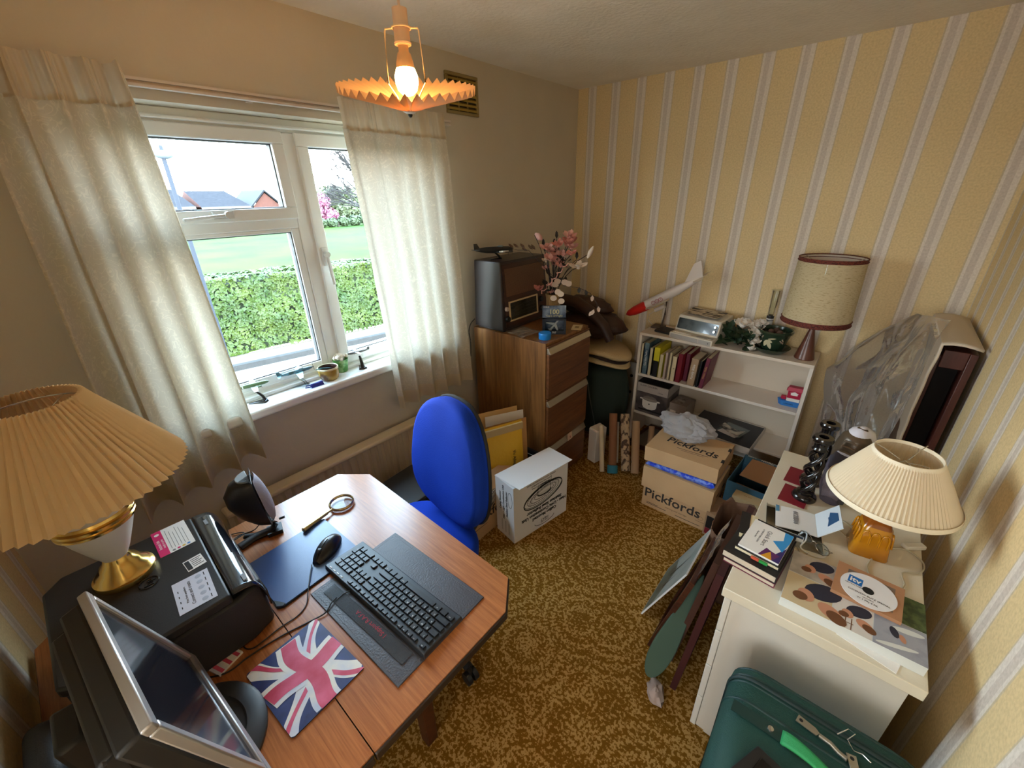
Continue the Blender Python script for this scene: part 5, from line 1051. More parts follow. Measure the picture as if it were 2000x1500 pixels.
b = B(); b.box(-.07, -.06, 0, .075, .09, .001); b.o('sleeve', mat('sleeve_grey', (112, 118, 116), .15), t)
def cf(u, v): return (-.075 + .15 * u, -.055 + .07 * v + .03 * (1 - u) , .002 + .022 * (2 * u - 1) ** 2 * (.4 + .6 * u))
b = B(); b.grid(cf, 14, 6); b.o('curled_print', mat('photo_bw', (60, 54, 52), .35, noise=(22, .42, .58), rgb2=(200, 190, 172)), t, solid=.0006)
b = B(); b.prism([(-.06, -.075), (.06, -.08), (.065, -.03), (-.05, -.02)], .0012, .002); b.o('print', mat('photo_edge', (196, 184, 176), .5), t)
t = thing('tray', 'dark picture tray lying tilted in the bottom of the bookcase', 'tray', (.925, -.225, .016), rot=(radians(3), radians(-4), radians(-9)))
b = B(); b.box(-.105, -.15, 0, .105, .15, .008, 1)
for a in ((-.115, -.16, .115, -.15), (-.115, .15, .115, .16), (-.115, -.15, -.105, .15), (.105, -.15, .115, .15)): b.box(a[0], a[1], 0, a[2], a[3], .03)
b.o('frame', [DKWOOD, mat('tray_grey', (120, 112, 104), .6)], t)
t = thing('ball', 'deep pink ball lying in the dark tray', 'ball', (.985, -.25, .036)); b = B(); b.ball((0, 0, .03), .032, 20); b.o('body', mat('pink_ball', (150, 30, 66), .5), t, smooth=70)
# toy house and boat on the upper shelf
t = thing('toy_boat', 'red white and blue card boat with a house at shelf end', 'toy', (1.695, -.195, ZS1 + .0005), radians(4))
b = B(); b.hexa([(-.035, -.018, 0), (.05, -.018, 0), (.05, .018, 0), (-.035, .018, 0), (-.05, 0, 0)], [(-.042, -.026, .035), (.052, -.026, .035), (.052, .026, .035), (-.042, .026, .035), (-.062, 0, .038)]); b.text('Lifeboats', .013, (.0, -.0225, .018), (1, 0, 0), (0, 0, 1), 1, 'CENTER', .0004); b.o('hull', [mat('toy_blue', (48, 122, 198), .45), INK], t)
b = B(); b.box(-.016, -.02, .0355, .05, .02, .055); b.o('deck', WHITE, t)
b = B(); b.box(-.016, -.019, .0555, .05, .019, .105, 0); b.hexa([(-.026, -.024, .102), (.055, -.024, .102), (.055, .024, .102), (-.026, .024, .102)], [(-.016, -.019, .124), (.052, -.019, .124), (.052, .019, .124), (-.016, .019, .124)]); b.prism([(0, -.0195), (.034, -.0195), (.034, -.019), (0, -.019)], .075, .087, 1); b.hexa([(-.006, -.0197, .087), (.04, -.0197, .087), (.017, -.0197, .098)], [(-.006, -.0192, .087), (.04, -.0192, .087), (.017, -.0192, .098)], 1); b.o('house', [mat('toy_red', (176, 20, 62), .45), PAPER], t)
b = B(); b.box(-.045, -.012, .0365, -.018, .012, .058); b.o('cabin', _mats['toy_red'], t, bevel=.003)
# ---- on top
ZT = BH
TNTW = mat('plane_white', (222, 212, 204), .35); TNTR = mat('plane_red', (206, 40, 32), .3)
pt = model_plane('model_plane', 'white jet airliner model with red nose tilted on bookcase left end', (.835, -.165, 1.085), (-.79, -.02, -.485), (-.46, -.12, .8), .58, TNTW, mat('wing_cream', (206, 190, 166), .4), nose=TNTR, rad=.056, span=.52, chord=.34, engines=0, swept=.16, props=False, low=True, dihed=.08, canopy=False, tailh=.24, fin_pts=[(-.5, .02), (-.26, .02), (-.48, .20), (-.56, .20)])
b = B(); Lf = .58
for k, ch in enumerate('TNT'):
    c = Vector((.085 - .028 * k - .03, .0333, .002)); b.tube([c + Vector((.0125 * cos(2 * pi * i / 20), .0002, .0125 * sin(2 * pi * i / 20))) for i in range(20)], .0014, 5, closed=True); b.text(ch, .016, c, (-1, 0, 0), (0, 0, 1), 0, 'CENTER', .0005)
b.o('logo', REDINK, pt)
t = thing('plane_stand', 'white clip and wire stand under the red nosed airliner', 'display stand', (.80, -.10, ZT + .0005))
b = B(); b.box(-.03, -.04, 0, .05, .04, .012); b.tube([(.03, 0, .01), (.045, 0, .10), (.045, 0, .19)], .006, 8); b.o('post', mat('stand_brown', (88, 70, 58), .5), t, smooth=40)
b = B(); b.tube([(-.03, -.02, .02), (-.06, -.03, .05), (-.055, -.03, .09), (-.01, -.03, .13)], .002, 6); b.cyl((-.02, -.03, .125), (.045, -.02, .165), .014, .014, 12); b.o('clip', TNTW, t, smooth=50)
t = thing('wallet', 'flat black wallet under the left side of the cream device', 'wallet', (.905, -.165, ZT + .0005), radians(-8)); b = B(); b.box(-.07, -.06, 0, .07, .055, .016); b.o('body', mat('wallet_black', (30, 28, 28), .5), t, bevel=.005)
# cream telex style device
DVC = mat('device_cream', (214, 204, 186), .5); DVG = mat('device_grey', (176, 170, 162), .5)
t = thing('desk_device', 'cream vintage phone answering machine with black display panel on bookcase', 'answering machine', (1.115, -.165, ZT + .0005), radians(-9)); t.scale = (1.03, 1.0, 1.32)
b = B(); b.hexa([(-.14, -.13, 0), (.14, -.13, 0), (.14, .13, 0), (-.14, .13, 0)], [(-.14, -.13, .030), (.14, -.13, .030), (.14, .13, .034), (-.14, .13, .034)]); b.hexa([(-.14, -.066, .031), (.14, -.066, .031), (.14, .13, .034), (-.14, .13, .034)], [(-.136, -.035, .105), (.136, -.035, .105), (.136, .125, .118), (-.136, .125, .118)]); b.o('case', DVC, t, bevel=.006, seg=3)
def dp(x, z, o=0): return (x, -.066 + .031 * (z - .031) / .074 - .0005 - o, z)
b = B(); b.hexa([dp(-.128, .042), dp(.128, .042), dp(.128, .092), dp(-.128, .092)], [dp(-.128, .042, .002), dp(.128, .042, .002), dp(.128, .092, .002), dp(-.128, .092, .002)]); disp = b.o('display_panel', BLACKG, t)
for z in (.056, .077): b = B(); b.lathe([(.008, 0), (.008, .008), (.006, .010), (0, .010)], dp(.112, z, .001), 16, ax=(0, -1, .4)); b.o('knob', CHROME, disp, smooth=40)
b = B()
for k in range(9): b.box(-.12 + .0135 * k, -.118, .0305, -.1095 + .0135 * k, -.088, .0345)
b.o('keys', mat('device_keys', (226, 218, 202), .5), t, bevel=.001)
b = B(); b.box(.03, -.120, .0305, .10, -.085, .0325); b.box(.104, -.118, .0305, .128, -.09, .0345); b.o('cassette_lid', DVG, t, bevel=.001)
b = B(); b.box(-.13, -.1312, .004, .05, -.13, .024, 0); b.box(.054, -.1312, .004, .13, -.13, .024, 0); b.cyl((.116, -.1316, .014), (.116, -.1312, .014), .003, n=10, mi=1); b.o('front_trim', [DVG, BLACK], t)
t = thing('newspaper_cutting', 'newspaper pages lying on top of the cream device', 'newspaper', (1.115, -.145, ZT + .160), radians(-9))
b = B(); b.hexa([(-.10, -.055, -.003), (.11, -.06, -.003), (.12, .075, .008), (-.11, .08, .008)], [(-.10, -.055, -.001), (.11, -.06, -.001), (.12, .075, .010), (-.11, .08, .010)]); b.o('sheet', mat('newsprint_top', (196, 180, 154), .85, noise=(30, .5, .55), rgb2=(70, 62, 54), stretch=(.5, 2, 1)), t)
t = thing('tape_dispenser', 'cream plastic hoop standing behind the device beside white flowers', 'dispenser', (1.285, -.075, ZT + .0005)); b = B(); b.tube([(-.02, 0, .01), (-.025, 0, .07), (-.02, .0, .115), (.02, 0, .12), (.028, 0, .07), (.02, 0, .01)], .006, 8, closed=True); b.o('hoop', mat('hoop_cream', (210, 186, 148), .5), t, smooth=50)
# bouquet lying down
t = thing('artificial_roses', 'bouquet of white artificial roses with dark leaves lying on bookcase', 'flowers', (1.315, -.18, ZT + .0005)); t.scale = (1.1, 1.1, 1.15); r = random.Random(9)
GL = mat('rose_leaf', (38, 62, 34), .5, noise=(20, .3, .7), rgb2=(24, 42, 24)); WR = mat('rose_white', (232, 224, 214), .7)
b = B(); 
for k in range(5): b.tube([(-.07 - .015 * k * .2, -.09 + .004 * k, .012 + .003 * k), (-.02, -.05 + .01 * k, .02 + .004 * k), (.06, -.0 + .016 * k, .04 + .008 * k)], .003, 6)
b.o('stems', mat('stem_green', (56, 70, 40), .6), t, smooth=60)
for k in range(92):
    p = Vector((r.uniform(-.045, .11), r.uniform(-.07, .07), r.uniform(.015, .09))); b = B(); petal(b, p, (r.uniform(-1, 1), r.uniform(-1, .4), r.uniform(-.1, .9)), r.uniform(.045, .065), .036, 0, r.uniform(-.3, .3)); b.o('leaf', GL, t, smooth=60)
for p, s in (((.035, .02, .115), .038), ((.10, .03, .105), .034), ((.118, -.03, .088), .033), ((.115, .06, .12), .03), ((.118, -.055, .052), .028)):
    b = B(); b.ball(p, s * .55, 10)
    for ring_, n, up in ((0, 5, 1.2), (1, 6, .6), (2, 7, .1)):
        for k in range(n): a = 2 * pi * k / n + ring_; petal(b, Vector(p) + Vector((cos(a), sin(a), 0)) * s * .2 * ring_ * .5, (cos(a), sin(a), up), s * (.9 + .15 * ring_), s * .9, 0, .35)
    b.o('rose', WR, t, smooth=60)
t = thing('rabbit_ornament', 'small white china animal ornament leaning on the green pot', 'ornament', (1.437, -.235, ZT + .0005)); CH = mat('china_white', (226, 218, 208), .25, noise=(40, .5, .6), rgb2=(170, 160, 150))
b = B(); b.ball((0, 0, .026), .022, 16, 0, (1, 1, 1.2)); b.ball((-.006, -.004, .062), .014, 14); b.ball((-.012, -.006, .084), .005, 10, 0, (1, 1, 2.6)); b.ball((.002, -.002, .085), .005, 10, 0, (1, 1, 2.6)); b.ball((-.018, -.010, .058), .005, 8); b.ball((.018, .008, .016), .010, 10); b.o('body', CH, t, smooth=60)
# green pot and saucer
GLZ = mat('green_glaze', (38, 56, 40), .18, coat=.3)
t = thing('pot_saucer', 'dark green glazed saucer under the leaf painted pot', 'saucer', (1.535, -.175, ZT + .0005)); b = B(); b.lathe([(0, .0), (.062, .0), (.070, .004), (.094, .028), (.098, .034), (.094, .034), (.070, .010), (0, .008)], n=48, cap=False); b.o('dish', GLZ, t, smooth=45)
t = thing('plant_pot', 'dark green glazed plant pot painted with pale leaves on bookcase', 'plant pot', (1.535, -.175, ZT + .009))
b = B(); b.lathe([(.052, 0), (.055, .004), (.078, .09), (.081, .108), (.090, .112), (.094, .122), (.090, .130), (.083, .128), (.078, .11)], n=48); b.o('body', GLZ, t, smooth=40)
b = B(); b.lathe([(0, .102), (.0785, .104)], n=32, cap=False); b.o('soil', mat('soil', (50, 36, 28), .95, bump=(80, 1)), t)
for k, (x, y) in enumerate(((-.02, -.01), (.025, -.02), (.0, .03))): b = B(); b.ball((x, y, .112), .019, 14, fn=lumpy(k, .08, 3)); b.o('bulb', mat('bulb_brown', (92, 66, 54), .7), t, smooth=60)
LP = mat('leaf_paint', (206, 196, 160), .5); BP = mat('berry_paint', (160, 140, 120), .5)
b = B()
def onpot(a, z, o=.0008): rr = .055 + .023 * z / .09 + .0012 + o; return Vector((rr * cos(a), rr * sin(a), z))
def pleaf(a, z, da, dz, w):
    pts = []; n = 8
    for k in range(n + 1): s = k / n; pts.append((a + da * s, z + dz * s, w * sin(pi * s) ** .8))
    for k in range(n):
        (a0, z0, w0), (a1, z1, w1) = pts[k], pts[k + 1]; L_ = math.hypot(da * .07, dz); nx, nz = -dz / L_, da * .07 / L_
        b.poly([onpot(a0 + nx * w0 / .07, z0 + nz * w0), onpot(a1 + nx * w1 / .07, z1 + nz * w1), onpot(a1 - nx * w1 / .07, z1 - nz * w1), onpot(a0 - nx * w0 / .07, z0 - nz * w0)])
A0 = radians(-108)
pleaf(A0, .08, -.22, -.045, .010); pleaf(A0, .078, .40, -.010, .009); pleaf(A0 + .02, .075, .34, -.05, .011); pleaf(A0 + .05, .085, .55, .01, .004)
for (a, z) in ((.9, .08), (1.0, .072), (1.1, .078), (1.15, .065), (1.02, .088), (-.35, .09), (-.3, .098)): b.ball(onpot(A0 + a, z), .0042, 8, 1)
b.o('painted_leaves', [LP, BP], t, smooth=50)
# oil lamp style glass behind pot
t = thing('candle_holder', 'tall clear glass tube on a turned wood stand behind drum lamp', 'candle holder', (1.475, -.062, ZT + .0005))
b = B(); b.lathe([(.032, 0), (.034, .008), (.020, .02), (.014, .05), (.018, .085), (.024, .105), (.022, .125)], n=24); b.o('stand', wood_mat('red_wood', (96, 44, 34), (124, 66, 50), (30, 30, 4), .35), t, smooth=45)
b = B(); b.lathe([(.017, .125), (.019, .128), (.019, .155), (.020, .157), (.020, .168), (.017, .17)], n=24); b.o('collar', mat('collar_white', (206, 206, 204), .3), t, smooth=40)
b = B(); b.lathe([(.0205, .157), (.0205, .161)], n=24); b.lathe([(.0185, .170), (.020, .172), (.020, .186), (.0185, .188)], n=24); b.o('collar_rings', BLACK, t, smooth=40)
b = B(); b.lathe([(.019, .172), (.021, .24), (.024, .335), (.026, .340)], n=28, cap=False); b.o('glass_tube', clear_mat('tube_glass', (235, 240, 240), .03, .35), t, smooth=60)
# drum shade lamp
t = thing('table_lamp', 'lamp with oatmeal drum shade and conical wooden base on the bookcase', 'lamp', (1.705, -.185, ZT + .0005))
CONE = wood_mat('teak_cone', (84, 46, 34), (110, 66, 48), (20, 20, 3), .3)
b = B(); b.lathe([(.0, 0), (.048, 0), (.050, .004), (.048, .012), (.015, .165), (.014, .178)], n=40, cap=False); b.o('base', CONE, t, smooth=40)
b = B(); b.lathe([(.011, .178), (.0125, .180), (.0125, .190), (.011, .192)], n=24); b.o('ring', CHROME, t, smooth=40)
b = B(); b.lathe([(.012, .192), (.013, .24), (.010, .25)], n=20); b.ball((0, 0, .29), .028, 14); b.o('bulb', _mats['bulb_off'], t, smooth=60)
OAT = cloth_mat('oatmeal_cloth', (214, 196, 156), .18); 
def weave(name):
    m = _mats[name]; N, L = m.node_tree.nodes, m.node_tree.links; tcn = N.new('ShaderNodeTexCoord'); mp = N.new('ShaderNodeMapping'); mp.inputs['Scale'].default_value = (55, 55, 420); L.new(tcn.outputs['Object'], mp.inputs[0]); n = N.new('ShaderNodeTexNoise'); n.inputs['Scale'].default_value = 1; n.inputs['Detail'].default_value = 3; L.new(mp.outputs[0], n.inputs['Vector']); rp_ = N.new('ShaderNodeValToRGB'); L.new(n.outputs['Fac'], rp_.inputs[0]); rp_.color_ramp.elements[0].position = .32; rp_.color_ramp.elements[1].position = .46; rp_.color_ramp.elements[0].color = (*lin((180, 156, 114)), 1); rp_.color_ramp.elements[1].color = (*lin((216, 200, 162)), 1)
    for q in N:
        if q.type in ('BSDF_DIFFUSE', 'BSDF_TRANSLUCENT'): L.new(rp_.outputs[0], q.inputs[0])
weave('oatmeal_cloth')
b = B(); b.lathe([(.160, .215), (.148, .555)], n=64, cap=False); b.o('shade', OAT, t, smooth=60)
b = B(); b.lathe([(.1585, .217), (.1465, .553)], n=64, cap=False); b.o('shade_lining', mat('lining_white', (226, 216, 204), .7), t, smooth=60)
TRM = mat('braid_brown', (118, 52, 38), .8, noise=(160, .45, .6), rgb2=(70, 28, 22))
for r0, z0, h in ((.1612, .212, .026), (.1490, .540, .017)):
    b = B(); b.tube([(r0 * cos(2 * pi * k / 64), r0 * sin(2 * pi * k / 64), z0 + h * .2) for k in range(64)], .0032, 6, closed=True); b.lathe([(r0, z0), (r0 - .0007, z0 + h)], n=64, cap=False); b.tube([((r0 - .0007) * cos(2 * pi * k / 64), (r0 - .0007) * sin(2 * pi * k / 64), z0 + h) for k in range(64)], .0028, 6, closed=True); b.o('braid_trim', TRM, t, smooth=60)
b = B()
for k in range(3): a = 2 * pi * k / 3 + .5; b.tube([(.012 * cos(a), .012 * sin(a), .50), (.10 * cos(a), .10 * sin(a), .53), (.147 * cos(a), .147 * sin(a), .552)], .0017, 6); b.tube([(.147 * cos(a), .147 * sin(a), .552), (.157 * cos(a), .157 * sin(a), .22)], .0015, 6)
b.tube([(0, 0, .25), (.036, 0, .29), (.036, 0, .45), (0, 0, .50), (-.036, 0, .45), (-.036, 0, .29), (0, 0, .25)], .0015, 6); b.o('shade_carrier', CHROME, t, smooth=60)
# ------------------------------------------------------------------ removal boxes
def carton(b, x0, y0, x1, y1, z0, z1, mi=0): return b.box(x0, y0, z0, x1, y1, z1, mi)
BXIN = mat('box_print', (46, 40, 36), .8); CARDL = mat('cardboard_lid', (204, 168, 124), .8, noise=(6, .3, .8), rgb2=(192, 155, 112))
t = thing('storage_box', 'lower cardboard removal box with printed name and its own lid', 'box', (1.343, -.785, 0))
b = B(); b.box(-.185, -.138, 0, .185, .15, .27, 0)
b.text('Pickfords', .088, (-.012, -.1384, .098), (1, 0, 0), (0, 0, 1), 1, 'CENTER', .0004, 1.0, .0012)
b.text('careful movers since long ago'[:0] or 'moving and storage', .016, (.02, -.1384, .048), (1, 0, 0), (0, 0, 1), 2, 'CENTER', .0003)
for x, z, w in ((-.155, .022, .12), (.02, .020, .14), (-.155, .030, .07)): b.box(x, -.1386, z, x + w, -.138, z + .003, 1)
b.tube([(.155 + .014 * cos(k * .4), -.1384, .075 + .012 * sin(k * .4)) for k in range(16)], .0008, 4, 2, closed=True); b.box(.13, -.1386, .05, .18, -.138, .052, 2)
b.o('box_body', [CARD, BXIN, mat('box_faint', (120, 96, 72), .8)], t, bevel=.0015)
b = B(); b.box(-.197, -.150, .142, .197, .160, .285, 0); b.box(.1968, -.06, .19, .1974, -.02, .205, 1); b.box(.1968, .05, .19, .1974, .09, .205, 1); b.o('lid', [CARDL, BXIN], t, bevel=.002)
t = thing('bubble_wrap', 'bright blue patterned packing bulging between the two stacked boxes', 'packing', (1.343, -.785, .2855))
b = B()
def bwf(s):
    return 1 + .05 * NZ.noise(Vector((s * 9, 1, 2)))
R = []
for z, k in ((0, .90), (.010, .97), (.024, .99), (.036, .93)):
    ring = []
    for i in range(80):
        u = i / 80 * 4; sd = int(u); f = u - sd; x, y = [(-1 + 2 * f, -1), (1, -1 + 2 * f), (1 - 2 * f, 1), (-1, 1 - 2 * f)][sd]
        q = k * (1 + .03 * NZ.noise(Vector((x * 5, y * 5, z * 60)))); hh = .55 + .45 * (x + 1) / 2
        ring.append((x * .192 * q, y * .145 * q, z * hh * 1.15))
    R.append(ring)
b.rings(R); BLW = mat('blue_wrap', (26, 66, 210), .3, noise=(48, .42, .58), rgb2=(120, 150, 226)); b.o('wrap', BLW, t, smooth=50)
t = thing('shallow_box', 'upper shallow cardboard box with name printed on top under the plastic', 'box', (1.338, -.775, .318), rot=(radians(0), radians(-2.3), 0))
b = B(); b.box(-.20, -.145, .006, .20, .155, .098, 0)
b.text('Pickfords', .078, (.02, -.01, .0984), (1, -.10, 0), (.10, 1, 0), 1, 'CENTER', .0003, 1, .001); b.box(-.05, -.060, .0982, .12, -.057, .0986, 1); b.box(-.02, -.075, .0982, .10, -.073, .0986, 1)
for y in (-.075, .06): b.box(.188, y, .0982, .2004, y + .035, .0986, 1); b.box(.1998, y, .085, .2004, y + .035, .0984, 1)
b.o('box_body', [CARDL, BXIN], t, bevel=.002)
t = thing('plastic_bag', 'crumpled clear plastic bag heaped on top of the upper removal box', 'bag', (1.295, -.72, .434))
b = B(); L = lumpy(4, .26, 2.4); R = []
def crk(d): 
    q = L(d) + .10 * NZ.noise(Vector(d) * 7) + .05 * NZ.noise(Vector(d) * 15); return q if d.z > -.25 else q
b.ball((-.01, .0, .062), .115, 44, 0, (1.3, .9, .62), crk); b.ball((.035, -.015, .055), .085, 36, 0, (1.1, .9, .6), lambda d: lumpy(9, .3, 3)(d) + .09 * NZ.noise(Vector(d) * 11)); b.o('film', clear_mat('crumpled_film', (250, 250, 252), .10, .30, bump=(60, .8), milk=.40, milkc=(246, 246, 248)), t, smooth=35)
# box of envelopes behind the chair
t = thing('storage_box', 'open cardboard removal box of envelopes behind the blue chair', 'box', (.44, -1.64, 0))
b = B(); w = .004; b.box(-.15, -.215, 0, .15, .20, w); b.box(.15 - w, -.215, w, .15, .20, .275); b.box(-.15, -.215, w, -.15 + w, .20, .275); b.box(-.15 + w, -.215, w, .15 - w, -.215 + w, .275); b.box(-.15 + w, .20 - w, w, .15 - w, .20, .275)
b.text('Pickfords', .088, (.1504, .0, .135), (0, 1, 0), (0, 0, 1), 1, 'CENTER', .0004, 1, .0012); b.box(.1498, -.18, .075, .1504, -.06, .078, 1); b.box(.1498, .02, .03, .1504, .15, .033, 1)
b.o('box_body', [CARD, BXIN], t, bevel=.0015)
b = B(); b.hexa([(.148, -.21, .27), (.150, -.21, .276), (.150, .195, .276), (.148, .195, .27)], [(.085, -.205, .335), (.087, -.205, .341), (.087, .19, .341), (.085, .19, .335)]); b.o('flap', CARDL, t)
def envelope(name, label, c, w, h, th, m, rz, tilt, deco=None, mats=()):
    t = thing(name, label, 'envelope', c, rot=(radians(tilt), 0, radians(rz))); b = B()
    def sf(sg):
        return lambda u, v: ((u - .5) * w, sg * th * .5 * (sin(pi * u) * sin(pi * v)) ** .4 + sg * .001 + .002 * NZ.noise(Vector((u * 6, v * 6, sg))), v * h)
    b.grid(sf(-1), 16, 16); b.grid(sf(1), 16, 16)
    if deco: deco(b, w, h, th)
    b.o('sheet', [m] + list(mats), t, smooth=60)
YE = mat('padded_yellow', (222, 174, 36), .6, bump=(60, .5)); KR = mat('kraft_brown', (186, 138, 84), .75, bump=(40, .3))
def dy(b, w, h, th): b.box(-w / 2, -th * .5 - .003, h * .86, w / 2, th * .5 + .003, h * .97, 1); [b.text(s, .026, (.07, -th * .5 - .0025, h * .38 + .0), (0, 0, -1), (1, 0, 0), 2, 'CENTER', .0004) for s in ('Vic Ailing',)]
envelope('padded_envelope', 'bright yellow padded envelope standing in the open removal box', (.535, -1.49, .22), .27, .36, .03, YE, 68, -4, dy, (mat('envelope_flap', (186, 160, 110), .6), INK))
envelope('padded_envelope', 'brown padded envelope right behind the yellow one', (.50, -1.405, .20), .26, .35, .028, KR, 66, -3)
envelope('padded_envelope', 'tall tan envelope leaning at the very back of the box', (.44, -1.40, .20), .25, .40, .012, mat('envelope_tan', (206, 164, 104), .7), 64, -6)
envelope('letter', 'white letter sticking up behind the brown padded envelope', (.46, -1.375, .24), .24, .34, .004, PAPER, 62, -4)
t = thing('papers', 'loose grey newspaper bundle in the front of the open box', 'newspaper', (.53, -1.70, .18), radians(20)); b = B()
for k in range(5): b.hexa([(-.08, -.10, .018 * k + .002), (.08, -.10, .018 * k), (.08, .06, .018 * k + .006), (-.08, .06, .018 * k + .006)], [(-.08, -.10, .018 * k + .016), (.08, -.10, .018 * k + .013), (.085, .06, .018 * k + .018), (-.08, .06, .018 * k + .017)], k % 2)
b.o('sheets', [mat('paper_dim', (170, 158, 144), .8, noise=(30, .5, .56), rgb2=(90, 84, 78)), mat('paper_dim2', (196, 182, 164), .8)], t)
t = thing('storage_case', 'black box on the floor between radiator and blue chair', 'box', (.32, -1.99, 0), radians(4)); b = B(); b.box(-.12, -.12, 0, .14, .12, .375); b.o('case', mat('case_black', (30, 27, 26), .55), t, bevel=.004)
b = B(); b.box(-.122, -.122, .376, .142, .122, .392); b.o('lid', mat('case_lid', (38, 34, 32), .5), t, bevel=.004); b = B(); b.box(.1405, -.06, .30, .146, -.02, .33); b.o('catch', BRASS, t)
t = thing('picture_frame', 'black framed picture leaning on the cabinet side behind the white carton', 'frame', (.51, -1.265, 0), rot=(radians(-6), 0, radians(0)))
b = B(); b.box(-.16, -.010, 0, .12, .010, .30, 0); b.box(-.14, -.011, .02, .10, -.0099, .28, 1); b.box(-.13, -.0115, .27, .09, -.0105, .273, 2); b.o('frame', [BLACK, mat('frame_glass', (20, 20, 24), .1), WHITE], t)
# white reflector carton
u = Vector((.074, .410, 0)); ang = math.atan2(u.y, u.x)
t = thing('carton', 'white carton printed with a round reflector drawing standing on the carpet', 'box', (.761, -1.668, 0), ang)
WB = mat('carton_card', (226, 224, 224), .65); WL, WD_, WH = .405, .155, .375
b = B(); b.box(0, 0, 0, WL, WD_, WH, 0); b.M = Matrix.Translation((0, -.0004, 0))
up, xr = (0, 0, -1), (-1, 0, 0)       # lettering is upside down
for s, z, sz in (('Stainless Steel Reflector', .158, .029), ('Heat - Light Combination Unit', .128, .029), ('Ceiling Mounted', .098, .029)): b.text(s, sz, (.225, 0, z - .01 + (.0)), xr, up, 1, 'CENTER', .0003, .95, .0012)
b.text('HEAT', .024, (.225, 0, .050), xr, up, 1, 'CENTER', .0003); b.text('LIGHT UNIT', .011, (.225, 0, .034), xr, up, 1, 'CENTER', .0003)
b.tube([(.225 + .075 * cos(2 * pi * k / 40), 0, .043 + .026 * sin(2 * pi * k / 40)) for k in range(20, 41)], .0016, 5, 1)
for s, z in (('Ceiling Mounted 275 Watt', .305), ('WITH HEATING ELEMENT', .322), ('WORKS WITH STANDARD FITTINGS', .339)): b.text(s, .013, (.20, 0, z), xr, up, 1, 'CENTER', .0003)
b.text('Stainless Steel Reflector', .022, (.19, 0, .360), xr, up, 1, 'CENTER', .0003, 1, .0004)
cx, cz_ = .215, .235
def ell(a, c, x0, z0, r=.0013, mi=1, tl=.28): b.tube([(x0 + a * cos(2 * pi * k / 48) * cos(tl) - c * sin(2 * pi * k / 48) * sin(tl), -.0002, z0 + a * cos(2 * pi * k / 48) * sin(tl) * .6 + c * sin(2 * pi * k / 48)) for k in range(48)], r, 5, mi, closed=True)
ell(.150, .058, cx, cz_ - .004, .0032); ell(.148, .056, cx, cz_ + .003, .0018); ell(.125, .046, cx, cz_ + .004); ell(.100, .034, cx, cz_ + .004); ell(.075, .025, cx + .004, cz_ + .008)
n = 32; pts = [(cx + .005 + .052 * cos(2 * pi * k / n), -.0003, cz_ + .012 + .018 * sin(2 * pi * k / n)) for k in range(n)]; b.poly(pts[::-1], 2)
b.hexa([(cx - .042, -.0004, cz_ + .015), (cx + .052, -.0004, cz_ + .015), (cx + .052, -.0001, cz_ + .015), (cx - .042, -.0001, cz_ + .015)], [(cx - .042, -.0004, cz_ + .058), (cx + .052, -.0004, cz_ + .058), (cx + .052, -.0001, cz_ + .058), (cx - .042, -.0001, cz_ + .058)], 3); ell(.047, .014, cx + .005, cz_ + .058, .0014, 1, 0); ell(.03, .008, cx + .005, cz_ + .059, .001, 1, 0); b.box(cx - .044, -.0008, cz_ + .010, cx - .041, 0, cz_ + .058, 1); b.box(cx + .051, -.0008, cz_ + .010, cx + .054, 0, cz_ + .058, 1); b.tube([(cx + .005 + .05 * cos(a), -.0006, cz_ + .012 + .018 * sin(a)) for a in [pi + pi * k / 20 for k in range(21)]], .004, 5, 1)
for k in range(26): a = 2 * pi * k / 26; b.tube([(cx + .085 * cos(a), -.0002, cz_ + .005 + .029 * sin(a) + .02 * cos(a)), (cx + .118 * cos(a + .1), -.0002, cz_ + .004 + .043 * sin(a + .1) + .024 * cos(a))], .0007, 4, 1)
b.box(cx + .058, -.0006, .30, cx + .060, 0, .33, 1)
b.M = Matrix.Translation((-.0004, 0, 0))
for k, s in enumerate(('Stainless Steel Reflector', 'Heat + Light Combination Unit', 'Ceiling Mounted')): b.text(s, .018, (0, .030 + .028 * k + .03, .235), (0, 0, 1), (0, 1, 0), 1, 'CENTER', .0003, 1, .0005)
b.tube([(0, .03 + .018 * cos(2 * pi * k / 24), .28 + .05 * sin(2 * pi * k / 24)) for k in range(24)], .001, 4, 1, closed=True)
for k in range(3): b.box(-.0002, .04 + .03 * k, .03, .0002, .05 + .03 * k, .11, 2)
b.M = None
b.o('box_body', [WB, INK, mat('carton_shade', (196, 194, 192), .6), mat('carton_pale', (214, 212, 210), .6)], t, bevel=.0015)
b = B(); b.hexa([(-.004, WD_, WH + .001), (WL, WD_, WH + .001), (WL - .004, -.035, WH + .014), (.012, -.035, WH + .010)], [(-.004, WD_, WH + .004), (WL, WD_, WH + .004), (WL - .004, -.036, WH + .017), (.012, -.036, WH + .013)]); b.o('lid_flap', mat('carton_lid', (236, 234, 234), .6), t)

